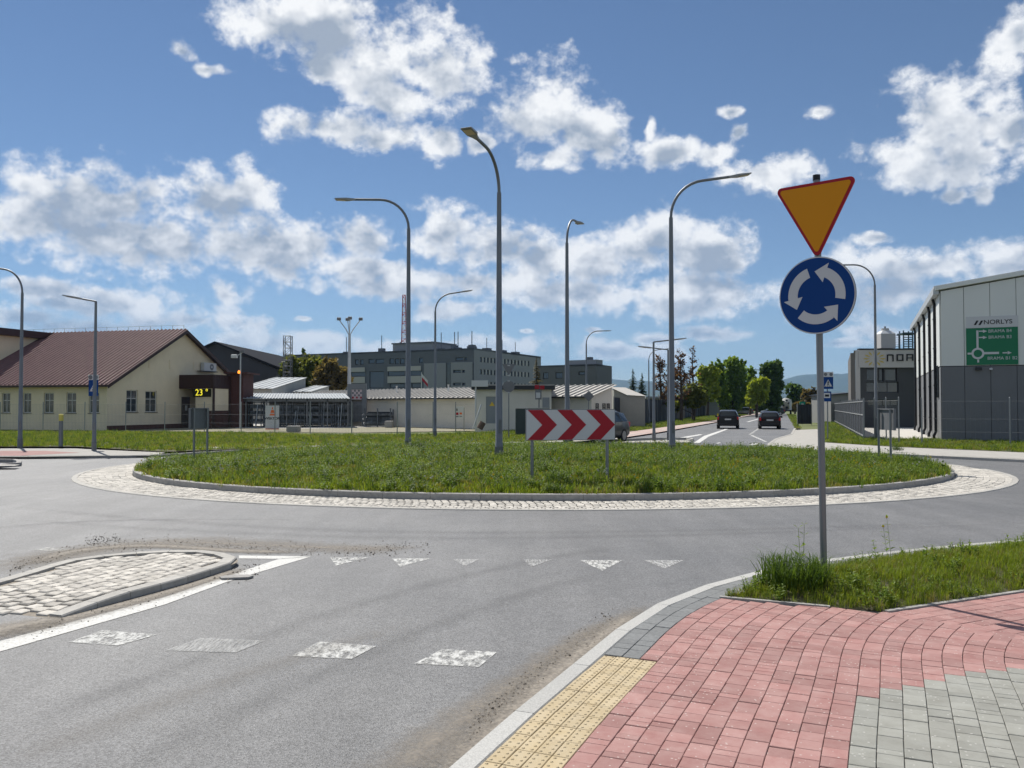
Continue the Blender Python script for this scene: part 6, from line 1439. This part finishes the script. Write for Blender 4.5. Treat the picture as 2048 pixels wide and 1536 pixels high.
# stacks of guard rails and steel
rk2 = random.Random(9)
for x0, x1, yb, yt, Y, lb in ((730, 785, 848, 822, 78, 'stack of bright steel guard rails beside the tall frame'), (786, 812, 846, 824, 79, 'tangle of bright steel parts behind the second lamp post'), (838, 902, 847, 820, 80, 'stack of steel guard rails between the two lamp posts')):
    a_, b_ = at(x0, 850, Y), at(x1, 850, Y); o = empty('steel_stack', (a_.x, Y, 0)); tag(o, lb, 'steel stack', 'stacks of steel in the yard'); w = b_.x - a_.x; hh = at(x0, yt, Y).z
    for k in range(9):
        z = .15 + (hh - .3) * k / 9; y0 = rk2.uniform(-.3, .5)
        if x0 == 786: MB().bar((rk2.uniform(0, w), y0, rk2.uniform(0, hh * .5)), (rk2.uniform(0, w), y0 + .3, rk2.uniform(.4, hh)), .06).build('rail', STEEL_B, o)
        else: MB().prism([(0, .0), (.09, .05), (.0, .1), (.09, .15), (0, .2), (-.02, .2), (.06, .15), (-.03, .1), (.06, .05), (-.02, 0)], rk2.uniform(-.2, .2), w + rk2.uniform(-.2, .2), axis='x').build('rail', rk2.choice((STEEL_B, DARKST, STEEL_B)), o, loc=(0, y0 - .4, z))
    for x in (.1, w / 2, w - .1): MB().box(x - .05, x + .05, -.7, -.6, 0, hh + .25).build('stake', DARKST, o)
q = at(931, 848, 74); o = empty('steel_cage', (q.x, 74, 0)); tag(o, 'rusty pallet cage loaded with dark parts near the cabin', 'cage'); zz = lambda y: at(931, y, 74).z; mb = MB()
for x in (-1.1, -.35, .35, 1.1): mb.box(x - .04, x + .04, 0, .08, .0, zz(796))
for z in (.1, .8, 1.5, zz(797)): mb.box(-1.1, 1.1, -.03, -.001, z, z + .07)
mb.build('cage', mat('rust', (.12, .075, .055), .8, .2, var=.3), o); MB().box(-.9, .9, .12, 1.0, .15, zz(806)).build('load', DARKST, o)
for k in range(6): x = -1.3 + k * .45; MB().tube([(x, -.1, zz(796) + .02), (x + .5, .6, zz(794) + rk2.uniform(.1, .4))], .10, 6).build('log', mat('bundle', (.13, .06, .055), .8) if k == 0 else MATS['bundle'], o)
q = at(956, 858, 60); o = empty('leaning_pole', (q.x, 60, .3)); tag(o, 'white pole leaning beside the transformer cabin', 'pole')
MB().tube([(-.35, 0, 0), (.22, .2, 1.7)], .05, 8).build('pole', S_WHITE, o); MB().tube([(.1, .1, 0), (.35, .15, .45)], .22, 10).build('base', mat('base_brown', (.13, .09, .07), .9), o)
q = at(953, 848, 63); o = empty('service_post', (q.x, 61.5, 0)); tag(o, 'pale service post with boxes at the corner of the cabin', 'post'); MB().tube([(0, 0, 0), (0, 0, 3.3)], .06, 8).build('post', S_WHITE, o); MB().box(-.3, .9, -.1, .15, 3.3, 3.75).build('box', S_WHITE, o)
# ------------------------------------------------------------------ cars
CGLASS = mat('car_glass', (.02, .026, .028), .08, spec=.5); TYRE = mat('tyre', (.02, .02, .02), .8); RIM = mat('rim', (.35, .36, .37), .35, .8)
TAIL = mat('tail_light', (.55, .012, .014), .3); PLATE_M = mat('number_plate', (.55, .55, .54), .5); TRIM = mat('car_trim', (.02, .02, .022), .6)
def car(name, label, loc, rz, paint, hatch=False, scale=1.0, group=None, glow=False):
    """lofted body; local +y is the front"""
    o = empty(name, loc, rz); tag(o, label, 'car', group); o.scale = (scale,) * 3
    if hatch: ST = [(-2.10, .42, .86, .90, .72, .60), (-2.05, .28, .94, 1.0, .86, .70), (-1.72, .22, .97, 1.40, .89, .58), (-1.0, .20, .95, 1.49, .90, .61), (.1, .20, .92, 1.48, .90, .61), (.5, .20, .91, 1.42, .90, .60), (1.15, .2, .9, .95, .88, .70), (1.9, .24, .78, .82, .84, .64), (2.12, .38, .6, .64, .70, .56)]
    else: ST = [(-2.36, .46, .92, .97, .78, .66), (-2.30, .30, 1.02, 1.08, .90, .74), (-2.0, .25, 1.05, 1.55, .94, .63), (-1.2, .24, 1.02, 1.66, .95, .67), (.2, .24, .99, 1.65, .95, .67), (.55, .24, .98, 1.60, .95, .66), (1.28, .24, .97, 1.03, .93, .74), (2.1, .28, .88, .93, .9, .68), (2.36, .42, .68, .74, .75, .58)]
    vs, fs = [], []
    for (y, z0, zb_, zr_, wb_, wr_) in ST:
        zm = z0 + (zb_ - z0) * .45
        half = [(wb_ * .86, z0), (wb_ * .98, z0 + .14), (wb_, zm), (wb_ * .975, zb_), (wr_ + (wb_ - wr_) * .10, zr_ - .06 * (zr_ - zb_) - .005), (wr_ * .8, zr_)]
        ring = [(x, y, z) for x, z in half] + [(-x, y, z) for x, z in reversed(half)]
        vs += ring
    n = 12
    for i in range(len(ST) - 1): fs += [(i * n + k, i * n + (k + 1) % n, (i + 1) * n + (k + 1) % n, (i + 1) * n + k) for k in range(n)]
    fs += [tuple(range(n)), tuple((len(ST) - 1) * n + k for k in range(n))]
    MB().add(vs, fs).build('body', paint, o, smooth=True)
    def sp(i, t, s, off=.012):
        y, z0, zb_, zr_, wb_, wr_ = ST[i]; a = (wb_ * .975, zb_); b = (wr_ + (wb_ - wr_) * .10, zr_ - .06 * (zr_ - zb_))
        return (s * (a[0] + (b[0] - a[0]) * t + off), y, a[1] + (b[1] - a[1]) * t + off * .4)
    for s in (-1, 1):
        for i, j in ((2, 3), (3, 4), (4, 5)): MB().add([sp(i, .10, s), sp(j, .10, s), sp(j, .86, s), sp(i, .86, s)], [(0, 1, 2, 3)]).build('side_window', CGLASS, o)
        a, b = sp(5, .1, s), sp(5, .86, s); c = sp(6, .2, s); MB().add([a, (c[0], c[1] - .12, c[2] + .02), b], [(0, 1, 2)]).build('quarter_window', CGLASS, o)
    y1, _, zb1, zr1, wb1, wr1 = ST[1]; y2, _, zb2_, zr2, wb2, wr2 = ST[2]
    d = Vector((0, -(zr2 - zr1), y2 - y1)).normalized() * .014
    lerp = lambda t: (y1 + (y2 - y1) * t + d.y, zr1 + (zr2 - zr1) * t + d.z)
    (ya, za), (yb, zb4) = lerp(.10), lerp(.86)
    MB().add([(-wr1 * .88, ya, za), (wr1 * .88, ya, za), (wr2 * .86, yb, zb4), (-wr2 * .86, yb, zb4)], [(0, 1, 2, 3)]).build('rear_window', CGLASS, o)
    y5, _, _, zr5, _, wr5 = ST[5]; y6, _, _, zr6, _, wr6 = ST[6]; d = Vector((0, zr5 - zr6, y6 - y5)).normalized() * .014
    MB().add([(-wr5 * .8, y5 + .06, zr5 - .04 + .02), (wr5 * .8, y5 + .06, zr5 - .02), (wr6 * .85, y6 - .08, zr6 + .09), (-wr6 * .85, y6 - .08, zr6 + .09)], [(0, 1, 2, 3)]).build('windscreen', CGLASS, o)
    for s in (-1, 1):
        lt = MB().prism([(s * wb1 * .50, zb1 - .24), (s * wb1 * .99, zb1 - .22), (s * wb1 * 1.0, zb1 + .03), (s * wb1 * .86, zb1 + .04), (s * wb1 * .82, zb1 - .08), (s * wb1 * .5, zb1 - .12)], y1 - .05, y1 + .10, axis='y').build('tail_light', TAIL, o)
        MB().box(s * 1.02 - .10, s * 1.02 + .10, .55, .68, zb1 - .02, zb1 + .14, bev=.03).build('mirror', paint, o)
        MB().prism([(s * .45, .62 if hatch else .74), (s * .78, .66 if hatch else .80), (s * .8, .76 if hatch else .88), (s * .5, .72 if hatch else .84)], ST[-1][0] - .22, ST[-1][0] - .02, axis='y').build('headlight', RIM, o)
        for y in (ST[0][0] + .88, ST[-1][0] - .92):
            r = .31 if hatch else .36; w = MB().tube([(s * (wb2 - .24), y, r), (s * (wb2 + .012), y, r)], r, 20).build('wheel', TYRE, o)
            MB().tube([(s * (wb2 + .0125), y, r), (s * (wb2 + .02), y, r)], r * .66, 16).build('rim', RIM, w)
    MB().box(-.27, .27, ST[0][0] - .035, ST[0][0] + .0, .78 if not hatch else .70, .90 if not hatch else .82).build('number_plate', PLATE_M, o)
    MB().box(-wb1 * .82, wb1 * .82, ST[0][0] - .03, ST[0][0] + .2, .34, .50).build('rear_bumper', TRIM, o)
    return o
BLACKP = mat('car_black', (.006, .006, .007), .35, spec=.3, coat=.15); PLUM = mat('car_plum', (.010, .006, .009), .35, spec=.3, coat=.15); SILV = mat('car_grey', (.16, .17, .18), .3, .5, coat=.5); DGREEN = mat('car_dark', (.02, .024, .025), .3, spec=.4, coat=.3)
q = G(1470, 858); c1_ = car('car', 'black SUV seen from behind driving away on the far road', (q.x, q.y + 2.3, 0), math.radians(-14), BLACKP, scale=.95)
MB().box(-.93, -.80, -2.2, -2.05, 1.12, 1.34).build('painted_glint', mat('glint_yellow', (.6, .5, .05), .2), c1_)  # glint of light at the rear corner, put in as a yellow block
q = G(1554, 858.5); car('car', 'dark plum hatchback seen from behind in the lay-by', (q.x, q.y + 2.1, 0), math.radians(-15), PLUM, hatch=True, scale=.98)
car('car', 'dark SUV coming round behind the chevron sign, only its side showing', (4.3, 43.9, 0), math.radians(148), DGREEN)
q = at(1483, 827, 176); car('car', 'grey car crossing the far junction behind the black SUV', (q.x, 176, 0), math.radians(85), SILV, hatch=True, scale=1.1)
q = at(1545, 827, 178); car('car', 'dark car crossing the far junction behind the plum hatchback', (q.x, 178, 0), math.radians(88), DGREEN, hatch=True, scale=1.1)
# mixer truck
q = at(1572, 826, 182); o = empty('mixer_truck', (q.x, 182, 0), math.radians(-18)); tag(o, 'pale concrete mixer truck parked at the far junction', 'truck')
MIX = mat('drum_pale', (.50, .49, .44), .6, var=.1, scale=.6)
MB().tube([(0, -1.9, 2.2), (0, -1.4, 2.4), (0, .3, 2.35), (0, 1.8, 2.15), (0, 2.6, 2.0)], [.65, 1.15, 1.28, 1.0, .6], 20).build('drum', MIX, o, smooth=True)
for a in (20, 75, 140, 200, 290): MB().tube([(.55 * math.cos(math.radians(a)), -2.02, 2.3 + .75 * math.sin(math.radians(a))), (.55 * math.cos(math.radians(a)), -1.8, 2.3 + .75 * math.sin(math.radians(a)))], .26, 10).build('drum_marking', TRIM, o)
MB().box(-1.1, 1.1, -2.6, 3.6, .75, 1.05).build('chassis', TRIM, o); MB().box(-1.2, 1.2, 3.61, 5.4, .8, 3.2, bev=.2).build('cab', S_WHITE, o); MB().box(-1.1, -.7, -2.7, -2.2, 1.06, 3.3).box(.7, 1.1, -2.7, -2.2, 1.06, 3.3).build('hopper_frame', S_WHITE, o)
for y in (-1.6, -.3, 4.3):
    for s in (-1, 1): MB().tube([(s * .75, y, .5), (s * 1.15, y, .5)], .5, 14).build('wheel', TYRE, o)

# ------------------------------------------------------------------ trees
BARK = mat('bark', (.07, .055, .042), .95, var=.3, scale=3)
def leafm(name, c1, c2): return leaf_mat(name, tuple(1.8 * v for v in c1), tuple(1.9 * v for v in c2), trans=.5, rough=.6)
LF_G = leafm('leaf_green', (.045, .085, .016), (.095, .145, .026)); LF_D = leafm('leaf_dark', (.022, .048, .014), (.05, .085, .022)); LF_Y = leafm('leaf_yellowgreen', (.095, .135, .016), (.16, .19, .028))
LF_B = leafm('leaf_brown', (.055, .045, .022), (.085, .070, .030)); LF_OL = leafm('leaf_olive', (.045, .062, .016), (.080, .092, .026)); LF_S = leafm('needle', (.012, .026, .016), (.022, .044, .026)); TWIG = mat('twig', (.055, .035, .028), .95)
def crown_mesh(seed, blobs, n, size, m, hollow=.35):
    """leaf-sized faces in clumps through the volume of several ellipsoids"""
    g = np.random.default_rng(seed); vol = np.array([b[3] * b[4] * b[5] for b in blobs]); vol = vol / vol.sum(); out = []
    for b, w in zip(blobs, vol):
        k = max(8, int(n * w)); nc = max(4, k // 16)
        d = g.normal(size=(nc, 3)); d /= np.linalg.norm(d, axis=1)[:, None]; r = (hollow + (1 - hollow) * g.random(nc)) ** .6
        c = d * r[:, None]
        pts = c[g.integers(0, nc, k)] + g.normal(size=(k, 3)) * .13
        out.append(pts * np.array(b[3:6]) + np.array(b[:3]))
    P = np.concatenate(out); k = len(P)
    a = g.normal(size=(k, 3)); a /= np.linalg.norm(a, axis=1)[:, None]; b_ = g.normal(size=(k, 3)); b_ -= a * (a * b_).sum(1)[:, None]; b_ /= np.linalg.norm(b_, axis=1)[:, None]
    s = size * (.6 + .8 * g.random(k))[:, None]; a *= s; b_ *= s * .62
    V_ = np.stack([P - a, P + b_, P + a, P - b_], 1).reshape(-1, 3)
    me = bpy.data.meshes.new('crown'); me.vertices.add(len(V_)); me.vertices.foreach_set('co', V_.ravel())
    me.loops.add(4 * k); me.loops.foreach_set('vertex_index', np.arange(4 * k)); me.polygons.add(k); me.polygons.foreach_set('loop_start', np.arange(0, 4 * k, 4)); me.polygons.foreach_set('loop_total', np.full(k, 4))
    me.materials.append(m); me.update(); return me
def tree(name, label, x, yb, blobs_px, Y, m, n, size, group='trees', cat='tree', trunk=.28, seed=1):
    """blobs_px: crown lobes as (x, y, rx, ry) of the photograph, stood at the distance Y"""
    q = at(x, yb, Y); o = empty(name, (q.x, Y, 0)); tag(o, label, cat, group); k = Y / FPX
    bl = []; rr = random.Random(seed)
    for (bx, by, rx, ry) in blobs_px:
        c = at(bx, by, Y); bl.append((c.x - q.x, rr.uniform(-.3, .3) * rx * k, c.z, rx * k, min(rx, ry) * k * .9, ry * k))
    link('crown', crown_mesh(seed, bl, n, size, m), o)
    mb = MB(); top = max(b[2] for b in bl)
    mb.tube([(0, 0, -.2), (0.1, 0, top * .35), (0, .1, top * .7), (0, 0, top)], [trunk, trunk * .8, trunk * .5, trunk * .12], 8)
    for b in bl:
        mb.tube([(0, 0, b[2] * .45), (b[0] * .5, b[1] * .5, b[2] * .75), (b[0], b[1], b[2] + b[5] * .4)], [trunk * .45, trunk * .3, trunk * .08], 6)
    mb.build('trunk', BARK, o, smooth=True); return o
TG = 'trees along the far road'
tree('bushy_tree', 'green-brown bushy tree in front of the left end of the office block', 612, 800, [(585, 745, 22, 30), (620, 742, 32, 30), (605, 765, 40, 22), (640, 752, 20, 26)], 112, LF_OL, 5200, .30, 'bushy trees behind the sheds', trunk=.3, seed=3)
tree('bushy_tree', 'reddish-brown bushy tree right of the green-brown one', 668, 800, [(655, 745, 24, 26), (678, 756, 24, 22), (660, 768, 34, 16)], 108, LF_B, 4200, .28, 'bushy trees behind the sheds', trunk=.28, seed=4)
tree('bushy_tree', 'small bright green tree behind the lattice tower', 562, 800, [(563, 750, 9, 20), (570, 765, 14, 16)], 118, LF_G, 900, .3, 'bushy trees behind the sheds', trunk=.16, seed=5)
def spruce(label, x, yb, yt, wpx, Y, seed, n=34, m=None):
    q = at(x, yb, Y); o = empty('spruce', (q.x, Y, 0)); tag(o, label, 'tree', 'spruces'); h = at(x, yt, Y).z; R_ = wpx * .85 * Y / FPX; rr = random.Random(seed); vs, fs = [], []
    z0 = h * .08
    for i in range(n):
        t = i / (n - 1); z = z0 + (h * .985 - z0) * t; rad = R_ * (1 - t) ** .85 * rr.uniform(.75, 1.1) + .08
        for j in range(max(5, int(16 * (1 - t) + 4))):
            a = rr.uniform(0, 6.283); l = rad * rr.uniform(.65, 1.1); dz = -l * .28; w = .16 * l + .12
            for s in range(3):
                f0, f1 = s / 3, (s + 1) / 3 + .12; k = len(vs); ca, sa = math.cos(a + rr.uniform(-.15, .15)), math.sin(a + rr.uniform(-.15, .15)); ww = w * (1.1 - f0 * .7); jz = rr.uniform(-.12, .12)
                vs += [(ca * l * f0, sa * l * f0, z + dz * f0 + jz), (ca * l * (f0 + f1) / 2 - sa * ww, sa * l * (f0 + f1) / 2 + ca * ww, z + dz * (f0 + f1) / 2 - .1 + jz), (ca * l * f1, sa * l * f1, z + dz * f1 + jz * .5), (ca * l * (f0 + f1) / 2 + sa * ww, sa * l * (f0 + f1) / 2 - ca * ww, z + dz * (f0 + f1) / 2 - .1 + jz)]
                fs.append((k, k + 1, k + 2, k + 3))
    link('crown', raw_mesh('crown', vs, fs, m or LF_S), o); MB().tube([(0, 0, -.2), (0, 0, h * .97)], [h * .014 + .06, .02], 7).build('trunk', BARK, o)
spruce('brownish spruce standing before the right wing of the office block', 1073, 800, 714, 30, 130, 1, m=leafm('needle_brown', (.035, .035, .018), (.06, .05, .026)))
spruce('larger dark spruce right of the dark box-shaped building', 1266, 805, 737, 28, 150, 2); spruce('smaller dark spruce next to the larger one', 1284, 805, 745, 24, 148, 3)
def bare_tree(label, x, yb, yt, wpx, Y, seed, leafy=None, nl=500):
    q = at(x, yb, Y); o = empty('bare_tree', (q.x, Y, 0)); tag(o, label, 'tree', 'bare trees by the far fence'); h = at(x, yt, Y).z; R_ = wpx / 2 * Y / FPX; rr = random.Random(seed); mb = MB(); tw = MB(); tips = []
    mb.tube([(0, 0, -.2), (.1, .1, h * .4), (-.05, 0, h * .75), (0, 0, h)], [.22, .16, .08, .02], 7)
    for i in range(46):
        t = rr.uniform(.22, .97); a = rr.uniform(0, 6.283); l = R_ * rr.uniform(.45, 1.05) * (1.15 - t * .75); z = h * t; e = Vector((math.cos(a) * l, math.sin(a) * l, z + l * rr.uniform(.25, .8)))
        mid = e * .5 + Vector((0, 0, z * .5 + l * .02)); mb.tube([(0, 0, z), tuple(mid), tuple(e)], [.07 * (1.1 - t), .04, .015], 5, cap=False)
        for j in range(9):
            s = mid.lerp(e, rr.random()); f = s + Vector((rr.uniform(-1, 1), rr.uniform(-1, 1), rr.uniform(.1, 1.2))) * l * .34; tw.tube([tuple(s), tuple(f)], [.022, .008], 3, cap=False); tips.append(f)
            for k in range(3): g = f + Vector((rr.uniform(-1, 1), rr.uniform(-1, 1), rr.uniform(-.2, 1))) * l * .16; tw.tube([tuple(s.lerp(f, .6)), tuple(g)], [.014, .006], 3, cap=False); tips.append(g)
    mb.build('trunk', BARK, o); tw.build('twigs', TWIG, o)
    vs, fs = [], []
    for _ in range(nl):
        p_ = rr.choice(tips); s = .12 * rr.uniform(.6, 1.5); k = len(vs); d = Vector((rr.uniform(-1, 1), rr.uniform(-1, 1), rr.uniform(-1, 1))); c = p_ + d * .2
        e = Vector((rr.uniform(-1, 1), rr.uniform(-1, 1), rr.uniform(-1, 1))) * s; f = e.cross(d).normalized() * s * .7; vs += [tuple(c - e), tuple(c + f), tuple(c + e), tuple(c - f)]; fs.append((k, k + 1, k + 2, k + 3))
    link('crown', raw_mesh('crown', vs, fs, leafy or LF_B), o)
bare_tree('bare brown conifer nearest the straight lamp posts', 1321, 815, 712, 40, 105, 1, leafm('leaf_rust', (.05, .03, .02), (.085, .05, .032)), 600)
bare_tree('bare brown tree behind the island lamp post', 1362, 818, 705, 54, 102, 2, MATS['leaf_rust'], 800); bare_tree('thin bare tree with the tallest twiggy top', 1386, 820, 694, 38, 110, 3, MATS['leaf_rust'], 200)
bare_tree('half-bare brown tree between the lamp posts', 1343, 818, 722, 44, 112, 4, MATS['leaf_rust'], 700)
tree('shrub', 'olive shrub tree leaning over the grey fence', 1388, 830, [(1372, 800, 22, 16), (1396, 796, 24, 18), (1385, 782, 20, 14), (1350, 812, 16, 12)], 104, LF_OL, 2200, .26, TG, trunk=.14, seed=8)
tree('roadside_tree', 'bright yellow-green tree at the left of the tree row', 1415, 828, [(1408, 752, 16, 20), (1424, 748, 14, 20), (1418, 780, 20, 24)], 150, LF_Y, 2600, .34, TG, seed=9)
tree('roadside_tree', 'loose dark green birch left of the tallest tree', 1440, 828, [(1438, 735, 12, 18), (1436, 765, 16, 26), (1446, 795, 14, 22)], 156, LF_G, 2400, .32, TG, seed=10)
tree('roadside_tree', 'tallest green tree of the row', 1466, 828, [(1462, 726, 14, 15), (1470, 748, 22, 26), (1458, 775, 22, 28), (1480, 782, 18, 26), (1488, 728, 7, 14), (1468, 806, 22, 16)], 162, LF_G, 6500, .33, TG, seed=11)
tree('roadside_tree', 'mid green tree between the tallest and the dark one', 1500, 828, [(1500, 752, 12, 16), (1506, 785, 18, 26)], 170, LF_G, 2000, .34, TG, seed=12)
tree('roadside_tree', 'low yellow-green maple in front of the dark tree', 1513, 828, [(1508, 775, 14, 18), (1522, 780, 18, 24), (1506, 800, 14, 16), (1530, 765, 10, 12)], 152, LF_Y, 3200, .30, TG, seed=13)
tree('roadside_tree', 'dense dark round-topped tree at the right of the row', 1545, 828, [(1538, 740, 18, 16), (1552, 738, 14, 17), (1545, 765, 20, 28), (1548, 798, 18, 24)], 168, LF_D, 6500, .32, TG, seed=14)
tree('roadside_tree', 'small dark tree behind the mixer truck', 1590, 828, [(1585, 780, 12, 14), (1597, 788, 13, 18), (1582, 800, 9, 14)], 215, LF_D, 2200, .40, TG, seed=15)
tree('roadside_tree', 'brown leafless-looking tree at the gate', 1622, 828, [(1615, 795, 14, 17), (1630, 792, 12, 18), (1622, 808, 20, 12)], 200, LF_B, 2400, .36, TG, seed=16)
for k, (x, w, m_, lb) in enumerate(((1405, 60, LF_OL, 'low olive hedge behind the fence by the bare trees'), (1480, 60, LF_D, 'dark hedge under the row of tall trees'), (1540, 50, LF_D, 'dark hedge behind the far crossing cars'), (1610, 44, LF_B, 'brown hedge behind the gate'))):
    tree('hedge', lb, x, 826, [(x - w * .3, 815, w * .3, 9), (x, 813, w * .35, 10), (x + w * .3, 815, w * .3, 9)], 196, m_, 1800, .42, 'hedges along the far road', 'hedge', trunk=.1, seed=20 + k)
tree('shrub', 'small dark conifer tips above the left roof of the office block', 607, 800, [(606, 703, 3, 6), (607, 712, 5, 8)], 300, LF_D, 300, .5, None, trunk=.2, seed=30)

# ------------------------------------------------------------------ far buildings that close the view
o = empty('low_house', (*at(1295, 815, 118).to_2d(), 0)); tag(o, 'low dark roofs behind the grey fence below the bare trees', 'house')
MB().box(0, 5.2, 0, 6, 0, at(1300, 797, 118).z).build('wall', mat('house_grey', (.22, .20, .18), .9), o); MB().box(-.3, 5.6, -.5, 6.5, at(1300, 797, 118).z + .002, at(1300, 793, 118).z).build('roof', GREYL, o)
o = empty('low_house', (*at(1408, 815, 160).to_2d(), 0)); tag(o, 'pale grey low house between the tree trunks of the row', 'house')
MB().box(0, 3.4, 0, 6, 0, at(1415, 803, 160).z).build('wall', mat('house_blue', (.30, .32, .34), .9), o); MB().prism([(-.3, at(1415, 803, 160).z), (3.7, at(1415, 803, 160).z), (2.4, at(1415, 799, 160).z), (.6, at(1415, 799, 160).z)], -.4, 6.4, axis='y').build('roof', GREYL, o)
# ------------------------------------------------------------------ hills
HILL = mat('hill_forest', (.030, .050, .022), .95, var=.4, scale=.004, detail=6)
cp = [(-900, 735), (0, 712), (300, 722), (540, 719), (563, 712), (700, 735), (1000, 752), (1224, 753), (1300, 757), (1420, 766), (1560, 762), (1600, 752), (1640, 750), (1680, 752), (1705, 746), (1760, 752), (1850, 762), (2048, 750), (2600, 740)]
def hills(name, Yc, k_, y_add, seed):
    rr = np.random.default_rng(seed); xs = np.linspace(-1000, 3000, 260); ys = np.interp(xs, [c[0] for c in cp], [c[1] for c in cp]) + y_add
    ph = rr.random(6) * 6; wob = sum(np.sin(xs / (260 / (1.9 ** j)) + ph[j]) * 3.2 / (1.6 ** j) for j in range(6)); ys = ys + wob * k_
    vs, fs = [], []; rows = [(-.30, 0), (-.2, .34), (-.11, .66), (-.04, .92), (0, 1.0), (.05, .9), (.2, .4), (.3, -.02)]
    for i, x in enumerate(xs):
        X = (x - 1024) / FPX * Yc; hcr = max(20, (HOR - ys[i]) / FPX * Yc)
        for (dy, f_) in rows: vs.append((X * (1 + dy * .2), Yc * (1 + dy), -2 + hcr * f_ * (1 + .06 * math.sin(i * 1.7 + dy * 40)) if f_ not in (0, 1.0) else -2 + hcr * f_))
    n = len(rows)
    for i in range(len(xs) - 1):
        for j in range(n - 1): fs.append((i * n + j, (i + 1) * n + j, (i + 1) * n + j + 1, i * n + j + 1))
    me = raw_mesh(name, vs, fs, HILL); me.polygons.foreach_set('use_smooth', [True] * len(me.polygons)); link(name, me, kind='structure')
hills('hills', 7600, 1.0, 0, 1); hills('foothills', 5200, .8, 26, 2)
# ------------------------------------------------------------------ air between here and the hills
hz = bpy.data.materials.new('haze'); hz.use_nodes = True; nt = hz.node_tree; nt.nodes.clear()
vo = nt.nodes.new('ShaderNodeVolumePrincipled'); ou = nt.nodes.new('ShaderNodeOutputMaterial'); nt.links.new(vo.outputs[0], ou.inputs['Volume'])
vo.inputs['Color'].default_value = (.36, .62, 1.0, 1); vo.inputs['Density'].default_value = HAZE; vo.inputs['Anisotropy'].default_value = .0
link('haze', raw_mesh('haze', *(lambda b: (b.v, b.f))(MB().box(-8900, 8900, -290, 11500, -4, 640)), hz), kind='stuff', label='blue summer haze in front of the far hills')
